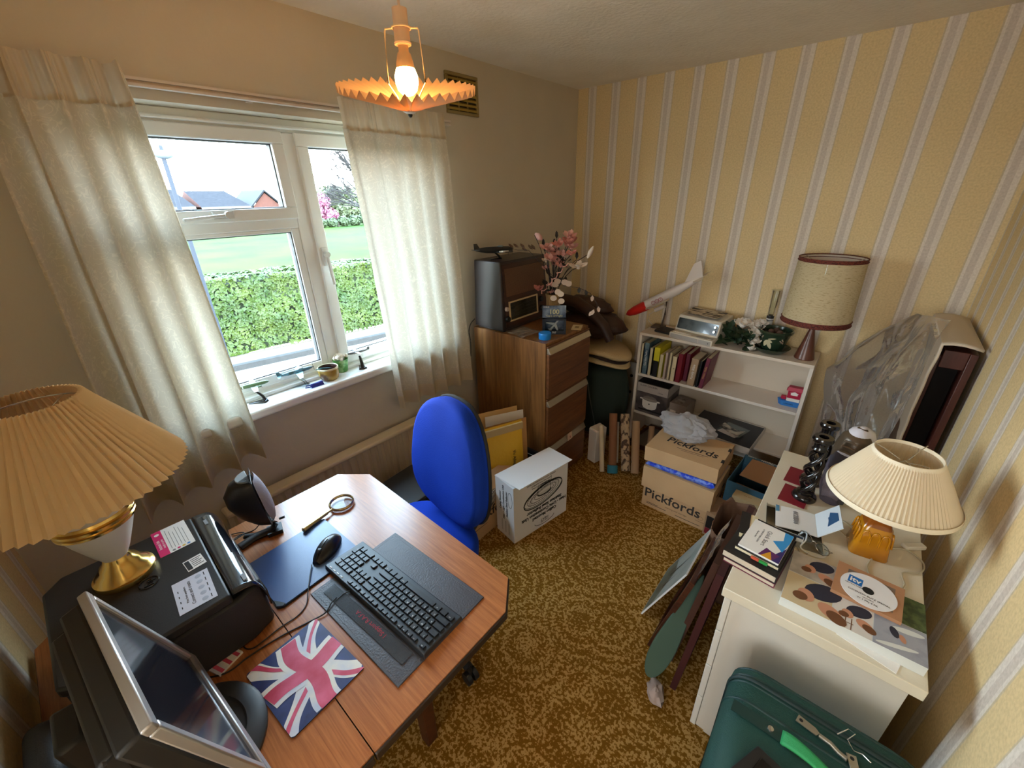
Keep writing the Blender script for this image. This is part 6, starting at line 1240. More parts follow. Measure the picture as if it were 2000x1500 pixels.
# ------------------------------------------------------------------ right side: open frame wrapped in plastic
LIN = mat('cream_linen', (210, 196, 176), .85, bump=(300, .3)); MAH = wood_mat('mahogany', (58, 24, 20), (86, 42, 34), (20, 20, 3), .35)
t = thing('upholstered_frame', 'tall dark wooden frame with cream linen cover against the right wall', 'headboard', (2.22, -.47, 0))
HX0, HX1, HY0, HY1, HZ = 2.150, 2.262, -.735, -.215, 1.19
b = B(); b.box(HX1 - .022, HY0, 0, HX1, HY1, HZ - .02); b.box(HX0 + .02, HY1 - .02, 0, HX1 - .022, HY1, HZ - .02); b.box(HX0 + .02, HY0 + .01, HZ - .09, HX1 - .022, HY1 - .02, HZ - .02); b.box(HX0, HY0 + .03, 0, HX0 + .02, HY1, HZ - .05); b.o('wooden_frame', MAH, t, world=True, bevel=.002)
b = B(); b.box(HX0 + .021, HY0 + .09, .0, HX1 - .023, HY0 + .11, HZ - .09); b.o('dark_inside', mat('inside_dark', (22, 16, 14), .9), t, world=True)
def lc(u, v):
    y = HY0 - .012 + (HY1 - HY0 + .02) * u; s = v * 1.15
    if s < .15: x = HX1 + .004 - (HX1 - HX0 + .018) * (s / .15); z = HZ + .012 * sin(pi * s / .15)
    else: k = (s - .15); x = HX0 + .004 - .004 * sin(k * 3) - .004 * NZ.noise(Vector((u * 4, k * 6, 2))); z = HZ - k * (.48 - .10 * u)
    return (x, y, z)
b = B(); b.grid(lc, 20, 36); b.o('linen_cover', LIN, t, smooth=50, world=True, solid=.008)
PLAS = clear_mat('dust_sheet', (226, 222, 218), .2, .24, bump=(16, .35), milk=.24, milkc=(200, 196, 194))
t = thing('plastic_sheet', 'large clear plastic dust sheet draped over the frame beside the bookcase', 'plastic sheet', (2.0, -.5, 0))
PSC = [[(2.130, -.745, 1.21), (2.128, -.78, 1.067), (2.118, -.80, .893), (2.10, -.82, .705)], [(2.193, -.40, 1.215), (2.110, -.60, 1.0), (2.090, -.68, .817), (2.07, -.74, .615)], [(2.091, -.2, 1.187), (2.015, -.42, .965), (2.004, -.52, .753), (2.0, -.62, .512)], [(1.982, -.1, 1.048), (1.853, -.18, .824), (1.872, -.32, .593), (1.90, -.46, .378)]]
def ps(u, v):
    a = u * 2.999; i = int(a); f = a - i; c = v * 2.999; j = int(c); g = c - j; f2 = f * f * (3 - 2 * f)
    P = [Vector(PSC[i + p][j + q]) for p, q in ((0, 0), (1, 0), (0, 1), (1, 1))]
    p = (P[0] * (1 - f) + P[1] * f) * (1 - g) + (P[2] * (1 - f) + P[3] * f) * g
    e = min(1, u * 6) * min(1, v * 5 + .15)
    q = NZ.noise(Vector((u * 3.2 - v * 1.2, v * 1.6 + u, 1.3))); q2 = NZ.noise(Vector((u * 9, v * 6, 4.1))); q3 = abs(NZ.noise(Vector((u * 6 + v * 2.5, v * 1.4 - u, 8)))); q4 = NZ.noise(Vector((u * 20, v * 16, 2)))
    n = Vector((-.72, -.62, .2)); p = p + n * (.07 * q + .010 * q2 + .075 * q3 + .002 * q4) * e + Vector((0, 0, .02 * q2 * e))
    return (min(p.x, 2.14 if p.z < 1.19 else 2.24), p.y, p.z)
b = B(); b.grid(ps, 90, 90); b.o('film', PLAS, t, smooth=60, world=True)

# ------------------------------------------------------------------ chest of drawers
DRW = mat('drawers_white', (220, 214, 202), .55, bump=(250, .12)); DRT = mat('drawers_top', (226, 217, 196), .5, noise=(5, .4, .8), rgb2=(216, 205, 180), bump=(250, .1))
t = thing('chest_of_drawers', 'cream white chest of drawers along the right wall with cluttered top', 'chest', (2.02, -1.55, 0))
TX0, TX1, TY0, TY1, TZ = 1.79, 2.205, -1.975, -1.12, .76
b = B(); b.box(TX0 + .024, TY0 + .045, .05, TX1 - .01, TY1 - .03, TZ - .033); b.o('carcass', DRW, t, world=True, bevel=.001)
b = B(); b.box(TX0, TY0, TZ - .032, TX1, TY1, TZ); b.o('top', DRT, t, world=True, bevel=.002)
for k in range(4):
    z0 = .06 + k * .165; b = B(); b.box(TX0 + .006, TY0 + .034, z0, TX0 + .0235, TY1 - .034, z0 + .16); d = b.o('drawer', DRW, t, world=True, bevel=.002)
b = B(); b.box(TX0 + .05, TY0 + .07, 0, TX1 - .03, TY1 - .07, .0495); b.o('plinth', DRW, t, world=True)
DT = TZ + .0005
# barley twist candlesticks
EB = mat('ebony', (22, 18, 18), .15, coat=.4)
def candlestick(x, y, label):
    t = thing('candlestick', label, 'candlestick', (x, y, DT), group=None)
    b = B(); b.lathe([(.036, 0), (.038, .006), (.034, .018), (.022, .024), (.026, .030), (.018, .036), (.0, .037)], n=28); b.o('base', EB, t, smooth=45)
    b = B()
    for k in range(3): b.tube([(.0165 * cos(2 * pi * k / 3 + s * 6.2) * (1 + .25 * sin(pi * s)), .0165 * sin(2 * pi * k / 3 + s * 6.2) * (1 + .25 * sin(pi * s)), .034 + .165 * s) for s in [i / 40 for i in range(41)]], .0082, 8)
    b.o('twist_stem', EB, t, smooth=60)
    b = B(); b.lathe([(.014, .197), (.024, .203), (.019, .210), (.020, .228), (.029, .234), (.031, .242), (.027, .250), (.014, .250), (.012, .236), (.0, .234)], n=28); b.o('candle_cup', EB, t, smooth=45)
candlestick(1.898, -1.415, 'black barley twist candlestick nearest the notebook on the chest')
candlestick(1.905, -1.295, 'taller looking black barley twist candlestick behind the first one')
for k, (x, y, lb) in enumerate(((1.868, -1.295, 'dark red booklet farther from the notebook, under the candlesticks'), (1.872, -1.425, 'dark red booklet beside the open notebook on the chest'))):
    t = thing('booklet', lb, 'booklet', (x, y, DT), radians(-3)); b = B(); b.box(-.04, -.055, 0, .04, .055, .003); b.o('cover', mat('booklet_red', (132, 24, 40), .6), t)
# handheld vacuum
t = thing('handheld_vacuum', 'white and bronze handheld vacuum standing between candlesticks and lamp', 'vacuum cleaner', (1.99, -1.325, DT), radians(-112))
b = B(); R = []
for s, w, d, o in ((0, .03, .022, .058), (.05, .044, .036, .052), (.12, .052, .05, .03), (.19, .052, .056, .012), (.235, .046, .05, .004), (.265, .03, .036, .0), (.278, .006, .01, 0)): R.append([(o + d * cos(a), w * sin(a), s) for a in [2 * pi * i / 28 for i in range(28)]])
b.rings(R[:4]); b.o('dust_bowl', clear_mat('smoked_clear', (206, 200, 214), .05, .22, milk=.22, milkc=(176, 170, 184)), t, smooth=60)
b = B(); b.rings(R[2:]); b.o('motor_body', mat('vac_white', (214, 214, 226), .18, coat=.3), t, smooth=60)
def vp(u, v):
    a = (u - .5) * 2.3; s = .115 + .16 * v; k = min(6, max(0, 0)); w = .054 - .012 * max(0, (v - .5) * 2) ** 2 - .03 * max(0, v - .82) * 5; o = .024 - .026 * v; return (o + w * 1.02 * cos(a) * (1 - .05), w * 1.0 * sin(a) * (.6 + .4 * sin(pi * min(1, .15 + v * .7))), s)
b = B(); b.grid(lambda u, v: vp(u, v), 16, 16); vpn = b.o('bronze_panel', mat('vac_bronze', (92, 78, 62), .3, .3), t, smooth=60, solid=.004)
b = B()
for k in range(3): b.tube([(.066 - .004 * k, -.018, .20 + .018 * k), (.069 - .004 * k, 0, .203 + .018 * k), (.066 - .004 * k, .018, .20 + .018 * k)], .003, 6)
b.o('grip_ridges', mat('vac_ridge', (120, 104, 86), .3, .3), t, smooth=60)
b = B(); b.tube([(.03, .035, .12), (.05, .038, .06), (.055, .03, .01)], .010, 8); b.cyl((.018, .045, .125), (.018, .062, .125), .015, n=18); b.o('handle_grey', mat('vac_grey', (74, 74, 78), .4), t, smooth=50)
# open notebook calendar
t = thing('notebook', 'open white notepad with blue tab and handwriting on the chest', 'notepad', (1.895, -1.565, DT), radians(10))
b = B(); b.grid(lambda u, v: (-.055 + .11 * u, -.06 + .11 * v, .004 + .012 * (1 - (2 * u - 1) ** 2) * .3 + .006 * u), 12, 6, 0)
b.box(-.054, .02, .0065, -.046, .048, .0085, 1)
for y, s in ((.012, '01223'), (-.012, '4506')): b.text(s, .018, (.0, y, .0125), (0, -1, 0), (1, 0, 0), 2, 'CENTER', .0002)
b.o('page', [PAPER, mat('tab_blue', (84, 140, 176), .5), mat('pencil', (168, 166, 166), .8)], t, solid=.003)
b = B(); b.grid(lambda u, v: (.056 + .05 * u, -.062 + .115 * v, .010 + .060 * u), 8, 6, 0); b.text('air', .02, (.085, .0, .047), (0, -1, 0), (.7, 0, .8), 1, 'CENTER', .0003); b.hexa([(.078, -.03, .0385), (.10, -.02, .0645), (.10, .015, .0645), (.086, .03, .048)], [(.0777, -.03, .0389), (.0997, -.02, .0649), (.0997, .015, .0649), (.0857, .03, .0484)], 1); b.o('raised_page', [mat('leaflet', (214, 222, 228), .4), mat('leaflet_blue', (40, 82, 124), .5)], t, solid=.002)
t = thing('plastic_box', 'low clear plastic tray beneath the notepad on the chest', 'tray', (1.895, -1.60, DT), radians(10)); b = B()
b.box(-.075, -.09, 0, .075, .085, .002); b.box(-.075, -.09, .0021, -.073, .085, .006); b.o('tray', clear_mat('tray_clear', (236, 238, 238), .06, .2), t)
t = thing('picture_frame', 'white edged dark blue angular frame corner beside the notepad', 'frame', (1.868, -1.665, DT), radians(2))
b = B(); b.hexa([(-.05, -.012, 0), (-.018, .018, 0), (.062, .018, 0), (.062, .002, 0), (-.008, .002, 0), (-.036, -.024, 0)], [(-.05, -.012, .012), (-.018, .018, .012), (.062, .018, .012), (.062, .002, .012), (-.008, .002, .012), (-.036, -.024, .012)], 0); b.hexa([(-.0475, -.012, .012), (-.017, .0155, .012), (.06, .0155, .012), (.06, .005, .012), (-.010, .005, .012), (-.038, -.0215, .012)], [(-.0475, -.012, .0124), (-.017, .0155, .0124), (.06, .0155, .0124), (.06, .005, .0124), (-.010, .005, .0124), (-.038, -.0215, .0124)], 1); b.o('body', [WHITE, mat('frame_blue', (52, 66, 82), .4)], t)
cable('charger_cable', 'white cable looping beside the spectacles on the chest', [(1.915, -1.63, DT + .003), (1.93, -1.625, DT + .022), (1.935, -1.65, DT + .010), (1.928, -1.685, DT + .004), (1.955, -1.70, DT + .003), (1.985, -1.69, DT + .004), (1.992, -1.66, DT + .004)], .0022, WHITE)
cable('grey_wire', 'thin clear wire curling past the quick start booklet', [(1.875, -1.69, DT + .003), (1.895, -1.665, DT + .012), (1.92, -1.69, DT + .003), (1.935, -1.72, DT + .003), (1.95, -1.695, DT + .003)], .0015, mat('wire_grey', (170, 166, 158), .4))
t = thing('spectacles', 'wire rimmed spectacles lying beside the white cable', 'spectacles', (1.955, -1.662, DT + .002), radians(-30)); SW = mat('spectacle_wire', (150, 138, 120), .3, .9)
b = B()
for sx_ in (-1, 1): b.tube([(sx_ * .026 + .020 * cos(2 * pi * k / 24), .0, .018 + .016 * sin(2 * pi * k / 24)) for k in range(24)], .0011, 5, closed=True); b.tube([(sx_ * .046, 0, .022), (sx_ * .048, .01, .021), (sx_ * .02, .022, .004)], .001, 5)
b.tube([(-.007, 0, .02), (0, 0, .024), (.007, 0, .02)], .001, 5); b.o('frame', SW, t, smooth=60)
for sx_ in (-1, 1): b = B(); b.cyl((sx_ * .026, -.0006, .018), (sx_ * .026, .0006, .018), .0195, n=24); b.o('lens', _mats['lens_glass'], t)
# books with quick start booklet
RZB = radians(-6)
def pile(name, label, x, y, z, w, d, h, cov, pg, rz, spine=None):
    t = thing(name, label, 'book', (x, y, z), rz); b = B(); b.box(-w / 2, -d / 2, 0, w / 2, d / 2, .002); b.box(-w / 2, -d / 2, h - .002, w / 2, d / 2, h); b.box(w / 2 - .002, -d / 2, .002, w / 2, d / 2, h - .002)
    if spine: b.text(spine, h * .7, (0, -d / 2 - .0003, h / 2), (1, 0, 0), (0, 0, 1), 1, 'CENTER', .0003)
    b.o('cover', [cov, PAPER], t); b = B(); b.box(-w / 2 + .001, -d / 2 + .002, .0021, w / 2 - .0021, d / 2 - .002, h - .0021); b.o('pages', pg, t)
PG = mat('pages_grey', (204, 190, 170), .8)
pile('book', 'bottom maroon spined book of the pile at chest corner', 1.838, -1.80, DT, .135, .175, .016, MAR2, PG, RZB)
pile('book', 'thick beige paged hardback, second from bottom of the corner pile', 1.835, -1.797, DT + .0165, .14, .18, .024, BKM, PG, RZB)
pile('book', 'black paperback with green and orange edge, third in the corner pile', 1.845, -1.785, DT + .041, .115, .16, .014, BKM, mat('pages_cream', (226, 214, 180), .8), RZB)
t = thing('page_markers', 'red and green page markers poking out of the black paperback', 'markers', (1.845, -1.8675, DT + .048), RZB); b = B(); b.box(-.02, -.004, -.004, .0, .0, .004, 0); b.box(.0005, -.004, -.004, .022, .0, .004, 1); b.o('strips', [mat('marker_red', (210, 90, 60), .6), mat('marker_green', (40, 150, 70), .6)], t)
t = thing('booklet', 'white quick start booklet with blue purple triangles on top of pile', 'booklet', (1.845, -1.790, DT + .0555), RZB)
b = B(); b.box(-.052, -.07, 0, .052, .07, .006, 0); z = .0061
for tri, mi in (([(.022, -.07), (.052, -.07), (.052, .005)], 1), ([(.005, -.07), (.034, -.07), (.022, -.035)], 2), ([(.022, -.035), (.034, -.07), (.046, -.04)], 3), ([(.0, -.07), (.006, -.07), (.024, -.036), (.010, -.03)], 3), ([(.014, .01), (.046, -.02), (.052, .03), (.052, .07), (.030, .07), (.036, .03)], 4)): b.poly([(x, y, z + .0001 * mi) for x, y in tri], mi)
b.text('Quick Start', .016, (-.002, .008, z), (0, -1, 0), (1, 0, 0), 5, 'CENTER', .0002); b.text('ACTIVE SETTINGS GUIDE', .006, (-.018, .008, z), (0, -1, 0), (1, 0, 0), 5, 'CENTER', .0002); b.text('Read me first', .006, (-.028, .008, z), (0, -1, 0), (1, 0, 0), 5, 'CENTER', .0002)
b.o('cover', [PAPER, mat('tri_navy', (52, 40, 108), .5), mat('tri_orange', (226, 160, 40), .5), mat('tri_purple', (96, 40, 100), .5), mat('tri_blue', (54, 150, 216), .5), mat('type_grey', (70, 70, 80), .7)], t)
t = thing('paper_pad', 'cream page block with black cover sticking out behind booklet', 'book', (1.800, -1.745, DT + .041), radians(8)); b = B(); b.box(-.03, -.05, 0, .012, .05, .016, 0); b.box(-.034, -.052, .0165, -.008, .052, .018, 1); b.o('block', [mat('pad_cream', (226, 212, 172), .8), BKM], t)
# photo canvas
t = thing('photo_canvas', 'thick white canvas printed with family photo collage lying on the chest', 'canvas print', (2.054, -1.838, DT)); 
b = B(); b.box(-.139, -.100, 0, .143, .100, .028, 0)
z = .0284; SK = mat('photo_skin', (196, 140, 112), .5); NV = mat('photo_navy', (42, 44, 62), .5); HR = mat('photo_hair', (110, 70, 44), .5); BG1 = mat('photo_bg', (190, 182, 170), .5, noise=(20, .4, .6), rgb2=(164, 156, 146)); BG2 = mat('photo_grass', (88, 104, 60), .5, noise=(60, .4, .6), rgb2=(54, 70, 40)); BG3 = mat('photo_road', (120, 124, 140), .5, noise=(14, .4, .6), rgb2=(160, 164, 176)); BG4 = mat('photo_window', (214, 210, 206), .5)
def panel(x0, y0, x1, y1, mi): b.box(x0, y0, .028, x1, y1, .0283, mi)
panel(-.139, .01, -.035, .100, 1); panel(-.139, -.100, -.035, .008, 7); panel(-.033, -.100, .045, .008, 4); panel(.047, -.100, .143, .0, 3); panel(.047, .001, .143, .100, 2); panel(-.033, .009, .046, .100, 1)
def blob(x, y, rx, ry, mi, rot=0, dz=0):
    n = 18; b.poly([(x + rx * cos(a) * cos(rot) - ry * sin(a) * sin(rot), y + rx * cos(a) * sin(rot) + ry * sin(a) * cos(rot), z + dz) for a in [2 * pi * i / n for i in range(n)]], mi)
for x, y, s in ((-.085, -.045, 1.4), (-.09, .055, 1.0), (.0, -.045, .9)):
    blob(x + .02 * s, y + .018 * s, .030 * s, .020 * s, 6, .5, .0002); blob(x - .004 * s, y - .006 * s, .013 * s, .015 * s, 5, .4, .0004); blob(x - .012 * s, y - .014 * s, .012 * s, .010 * s, 8, .4, .0006)
    blob(x + .034 * s, y - .020 * s, .020 * s, .014 * s, 5, -.5, .0003); blob(x + .044 * s, y - .028 * s, .016 * s, .012 * s, 8, -.5, .0005)
for k in range(4): b.box(-.031 + k * .012, -.098, .0284, -.029 + k * .012, -.062, .0285, 8)
b.box(-.031, -.08, .0284, .01, -.078, .0285, 8); blob(.085, -.04, .008, .016, 6, .3, .0003); blob(.10, -.05, .006, .012, 5, .3, .0003); blob(.11, -.02, .03, .008, 0, .2, .0001); blob(.09, -.08, .04, .006, 0, .3, .0001)
b.o('canvas', [mat('canvas_white', (214, 218, 216), .6), BG1, BG2, BG3, BG4, SK, NV, mat('photo_tan', (204, 186, 150), .5), HR], t, bevel=.002)
t = thing('envelope', 'white envelope poking out under the photo canvas', 'envelope', (2.10, -1.925, DT), radians(-14)); b = B(); b.box(-.055, -.03, 0, .06, .02, .0012); b.o('sheet', PAPER, t)
# cd sleeve
t = thing('disc_sleeve', 'brown card disc sleeve with square window lying on the photo canvas', 'sleeve', (2.083, -1.783, DT + .0292), radians(-3))
KRS = mat('kraft_sleeve', (176, 128, 92), .75, bump=(120, .2)); b = B(); b.box(-.07, -.062, 0, .07, .062, .010, 0); b.prism([(-.046, -.044), (.052, -.044), (.052, .046), (-.046, .046)], .010, .0103, 1); b.o('card', [KRS, mat('sleeve_dark', (120, 104, 92), .5)], t, bevel=.001)
t = thing('compact_disc', 'white labelled compact disc with small blue square logo on the brown sleeve', 'disc', (2.083, -1.792, DT + .0400), radians(-6))
b = B(); b.lathe([(.0075, 0), (.058, 0), (.058, .0012), (.0075, .0012)], n=64); 
b.lathe([(.0075, .00125), (.012, .00125), (.012, .0016), (.0075, .0016)], n=32, mi=1)
b.prism([(-.044, .002), (-.014, .002), (-.014, .030), (-.044, .030)], .0013, .0015, 2); b.text('itv', .024, (-.029, .016, .0017), (0, -1, 0) if False else (1, 0, 0), (0, 1, 0), 3, 'CENTER', .0001, 1, .0006)
for s, y, sz in (('COVENTRY BLITZ SPECIAL', -.022, .0072), ('10/11/2010', -.031, .005), ('W 1 PRJ 4 PK', -.040, .0075), ('CENTRAL TODAY', -.003, .005)): b.text(s, sz, (.004 if y < -.01 else -.028, y, .0015), (1, 0, 0), (0, 1, 0), 1, 'CENTER', .0001)
b.o('disc', [mat('disc_white', (236, 236, 240), .25), INK, mat('itv_blue', (22, 110, 188), .5), PAPER], t, smooth=40)
# amber lamp
t = thing('table_lamp', 'lamp with cream pleated shade and amber glass base on the chest', 'lamp', (2.078, -1.562, DT), radians(8))
AMB = mat('amber_glass', (196, 132, 20), .12, coat=.4, noise=(8, .35, .7), rgb2=(168, 104, 10)); AMB2 = mat('amber_dark', (140, 76, 22), .15, coat=.4)
def sq(w, z, k=4.5):
    out = []
    for i in range(48): a = 2 * pi * i / 48; c, s = cos(a), sin(a); out.append((w * math.copysign(abs(c) ** (2 / k), c), w * math.copysign(abs(s) ** (2 / k), s), z))
    return out
b = B(); b.rings([sq(.046, 0, 6), sq(.047, .004, 6), sq(.040, .06, 6), sq(.034, .098, 5), sq(.031, .104, 4)]); b.o('base', AMB, t, smooth=50)
b = B()
for q in range(4):
    A_ = Matrix.Rotation(q * pi / 2, 4, 'Z')
    for k in range(3):
        x0 = -.022 + .022 * k; pts = [A_ @ Vector((x0 + .0095 * cos(a), -(.0475 - .118 * (.066 + .022 * sin(a))) - .0005, .066 + .022 * sin(a))) for a in [pi * i / 12 for i in range(13)]]
        pts = [A_ @ Vector((x0 + .0095, -.0424, .045))] + pts + [A_ @ Vector((x0 - .0095, -.0424, .045))]; b.tube(pts, .0024, 6)
b.o('arch_relief', AMB, t, smooth=60)
b = B(); b.rings([sq(.033, .100, 5), sq(.028, .115, 3), sq(.016, .122, 2), sq(.013, .15, 2)]); b.o('neck', AMB2, t, smooth=50)
b = B(); b.lathe([(.012, .15), (.015, .155), (.015, .185), (.012, .19)], n=20); b.ball((0, 0, .225), .028, 14); b.o('bulb', _mats['bulb_off'], t, smooth=60)
PSH = cloth_mat('cream_pleats', (238, 224, 196), .25)
b = B(); b.rings([zig(.145, .205, 84, .0017), zig(.110, .27, 84, .0014), zig(.072, .338, 84, .0011)], cap=False); b.o('shade', PSH, t, solid=.001)
b = B(); b.lathe([(.1475, .199), (.1485, .204), (.1460, .213)], n=72, cap=False); b.lathe([(.0765, .331), (.0725, .342), (.0705, .342), (.0695, .333)], n=72, cap=False); b.o('shade_binding', mat('binding_cream', (240, 228, 202), .7), t, smooth=60)
b = B()
for k in range(3): a = 2 * pi * k / 3 + .9; b.tube([(.012 * cos(a), .012 * sin(a), .318), (.05 * cos(a), .05 * sin(a), .338), (.074 * cos(a), .074 * sin(a), .347)], .0014, 6)
b.tube([(0, 0, .19), (.034, 0, .215), (.034, 0, .29), (0, 0, .318), (-.034, 0, .29), (-.034, 0, .215), (0, 0, .19)], .0013, 6); b.o('shade_carrier', CHROME, t, smooth=60)
cable('lamp_flex', 'clear lamp flex looping behind and beside the amber base', [(2.135, -1.52, DT + .003), (2.17, -1.50, DT + .003), (2.205, -1.53, DT + .003), (2.20, -1.58, DT + .003), (2.16, -1.615, DT + .003), (2.165, -1.66, DT + .003), (2.145, -1.70, DT + .003), (2.10, -1.69, DT + .003), (2.085, -1.655, DT + .003), (2.088, -1.625, DT + .003), (2.095, -1.60, DT + .003)], .0022, mat('flex_clear', (190, 178, 150), .35))
t = thing('cable_switch', 'small cream inline lamp switch on the flex', 'switch', (2.185, -1.475, DT), radians(40)); b = B(); b.box(-.03, -.011, 0, .03, .011, .014); b.o('case', mat('switch_cream', (216, 206, 184), .4), t, bevel=.004)
cable('lamp_flex', 'thin clear flex lying left of the amber lamp base', [(2.04, -1.49, DT + .003), (2.01, -1.47, DT + .003), (1.975, -1.49, DT + .003), (2.0, -1.52, DT + .003), (2.03, -1.55, DT + .003)], .0018, _mats['flex_clear'])

# ------------------------------------------------------------------ boxes in the gap between bookcase and chest
TEAL = mat('box_teal', (58, 104, 128), .6, noise=(7, .4, .8), rgb2=(46, 86, 108)); KRB = mat('kraft_flap', (168, 126, 90), .8)
t = thing('archive_box', 'worn teal and white printed box with open brown flaps beside bookcase', 'box', (1.70, -.62, 0), radians(-3))
b = B(); w = .005; b.box(-.13, -.17, 0, .13, .13, w, 1); b.box(-.13, -.17, w, -.13 + w, .13, .29); b.box(.13 - w, -.17, w, .13, .13, .29); b.box(-.13 + w, -.17, w, .13 - w, -.17 + w, .29); b.box(-.13 + w, .13 - w, w, .13 - w, .13, .29)
b.box(-.06, .1245, .2905, .03, .1305, .2925, 2); b.o('box_body', [TEAL, KRB, PAPER], t, bevel=.001)
b = B(); b.hexa([(-.085, .128, .288), (.128, .128, .288), (.128, -.05, .262), (-.10, -.04, .262)], [(-.085, .128, .293), (.128, .128, .293), (.128, -.05, .267), (-.10, -.04, .267)], 0); b.o('flap', KRB, t)
b = B(); b.hexa([(-.10, -.165, .245), (.127, -.165, .245), (.127, -.075, .22), (-.10, -.065, .22)], [(-.10, -.165, .25), (.127, -.165, .25), (.127, -.075, .226), (-.10, -.065, .226)], 0); b.o('flap', mat('kraft_flap2', (150, 110, 78), .8), t)
b = B(); b.hexa([(-.13, .131, .276), (.135, .131, .276), (.135, .14, .272), (-.13, .14, .272)], [(-.13, .131, .294), (.135, .131, .294), (.135, .155, .292), (-.13, .155, .292)], 0); b.text('NORDYFARM', .024, (.03, .143, .2945), (1, 0, 0), (0, 1, 0), 1, 'CENTER', .0003); b.text('NAVY', .018, (-.09, .143, .2945), (1, 0, 0), (0, 1, 0), 1, 'CENTER', .0003); b.o('printed_flap', [TEAL, PAPER], t)
t = thing('carton', 'small cream carton with slot lying inside the teal box front', 'box', (1.69, -.815, .135), radians(-4)); b = B(); b.box(-.075, -.04, 0, .075, .032, .12, 0); b.box(-.03, -.0406, .06, .03, -.04, .066, 1); b.text('CX 500', .012, (-.01, -.003, .1203), (1, 0, 0), (0, 1, 0), 2, 'CENTER', .0002); b.o('carton', [mat('carton_tan', (206, 178, 132), .7), INK, mat('type_orange', (180, 120, 60), .7)], t, bevel=.003)
t = thing('carton', 'small electronics carton with black and dark red printed panel on the carpet', 'box', (1.63, -.865, 0), radians(-3))
b = B(); b.box(-.10, -.085, 0, .10, .085, .155, 0); b.box(-.092, -.0856, .055, .085, -.085, .135, 1); b.box(-.092, -.0856, .014, .0, -.085, .054, 2); b.box(.002, -.0856, .014, .085, -.085, .054, 1); b.text('JVC', .05, (-.01, -.0862, .096), (1, 0, 0), (0, 0, 1), 3, 'CENTER', .0004, 1.1, .001); b.o('carton', [mat('jvc_tan', (160, 128, 96), .7), BLACK, mat('jvc_red', (130, 24, 40), .6), mat('jvc_grey', (160, 156, 150), .6)], t, bevel=.002)
t = thing('magazine_roll', 'curved white and purple magazines standing by the black panelled carton', 'magazines', (1.735, -.955, .0)); b = B(); b.grid(lambda u, v: (-.05 + .06 * sin(u * 1.9), -.05 + .085 * u, .02 + .24 * v), 10, 4, 0); b.o('white_cover', mat('mag_white', (222, 220, 216), .4), t, solid=.006, smooth=50); b = B(); b.grid(lambda u, v: (-.065 + .06 * sin(u * 1.9), -.05 + .08 * u, .02 + .235 * v), 10, 4, 0); b.o('purple_cover', mat('mag_purple', (74, 36, 66), .4, noise=(20, .5, .6), rgb2=(180, 160, 170)), t, solid=.005, smooth=50)
t = thing('envelope', 'grey plastic sleeve standing between cream carton and chest', 'sleeve', (1.772, -.86, 0), radians(6)); b = B(); b.box(-.012, -.09, 0, .0, .06, .30); b.o('sleeve', mat('sleeve_pale', (176, 168, 156), .4), t, bevel=.003)
# paper carrier bag
t = thing('paper_bag', 'crumpled brown paper carrier bag beside the chest', 'bag', (1.70, -1.21, 0))
def pb_(u, v):
    a = 2 * pi * u; k = 4; c, s = cos(a), sin(a); w = .078 + .006 * v; d = .135 + .01 * v
    x = w * math.copysign(abs(c) ** (2 / k), c); y = d * math.copysign(abs(s) ** (2 / k), s); n = NZ.noise(Vector((c * 2, s * 2, v * 4))) + .6 * NZ.noise(Vector((c * 5, s * 5, v * 9)))
    return (x * (1 + .09 * n * v), y * (1 + .07 * n * v), .002 + .385 * v + .022 * NZ.noise(Vector((c * 3, s * 3, 9))) * v)
PBM = mat('bag_brown', (128, 92, 68), .8, bump=(40, .5), noise=(8, .35, .7), rgb2=(104, 72, 52)); b = B(); b.grid(pb_, 60, 20); b.box(-.07, -.125, .001, .07, .125, .004); b.o('bag_body', PBM, t, smooth=40, solid=.002)
t = thing('spray_bottle', 'clear plastic bottle with orange collar sticking out of the paper bag', 'bottle', (1.715, -1.24, .31), rot=(radians(30), radians(12), 0))
b = B(); b.lathe([(0, 0), (.026, 0), (.029, .02), (.029, .13), (.022, .155), (.012, .165)], n=24, cap=False); b.o('bottle', clear_mat('cloudy_clear', (210, 212, 214), .1, .25, milk=.4, milkc=(170, 170, 172)), t, smooth=50)
b = B(); b.lathe([(.030, -.012), (.030, .004)], n=24); b.o('collar', mat('collar_orange', (224, 96, 60), .5), t, smooth=40)
# pictures leaning on the chest
def leanboard(name, label, y0, y1, xf, xt, h, th, mats, draw=None, cat='picture frame', dz=0):
    t = thing(name, label, cat, (xf, (y0 + y1) / 2, 0)); d = Vector((xt - xf, 0, h)); ln = d.length
    b = B(); b.M = frame((0, 0, dz), (0, -1, 0), d); W_ = (y1 - y0) / 2   # x towards the camera side, y up the board, z = away from the chest
    s = 1 if (b.M.to_3x3() @ Vector((0, 0, 1))).x < 0 else -1
    draw(b, W_, ln, th, s); b.o('panel', mats, t, bevel=0); return t
def fr(b, W_, ln, th, s):
    z0, z1 = sorted((0, s * th)); f = .035
    b.box(-W_, 0, z0, W_, f, z1); b.box(-W_, ln - f, z0, W_, ln, z1); b.box(-W_, f, z0, -W_ + f, ln - f, z1); b.box(W_ - f, f, z0, W_, ln - f, z1); z2, z3 = sorted((s * .004, s * th * .5)); b.box(-W_ + f, f, z2, W_ - f, ln - f, z3, 1)
MAROON = mat('frame_maroon', (66, 30, 32), .45)
leanboard('picture_frame', 'large maroon framed picture leaning nearest the chest of drawers', -1.84, -1.44, 1.715, 1.772, .66, .022, [MAROON, mat('frame_back', (60, 40, 34), .7)], fr)
BROWNF = leanboard('picture_frame', 'plastic wrapped brown picture frame leaning in front of the maroon one', -1.74, -1.44, 1.665, 1.742, .60, .022, [mat('frame_brown', (78, 48, 38), .5), mat('frame_pale', (96, 84, 74), .4)], fr)
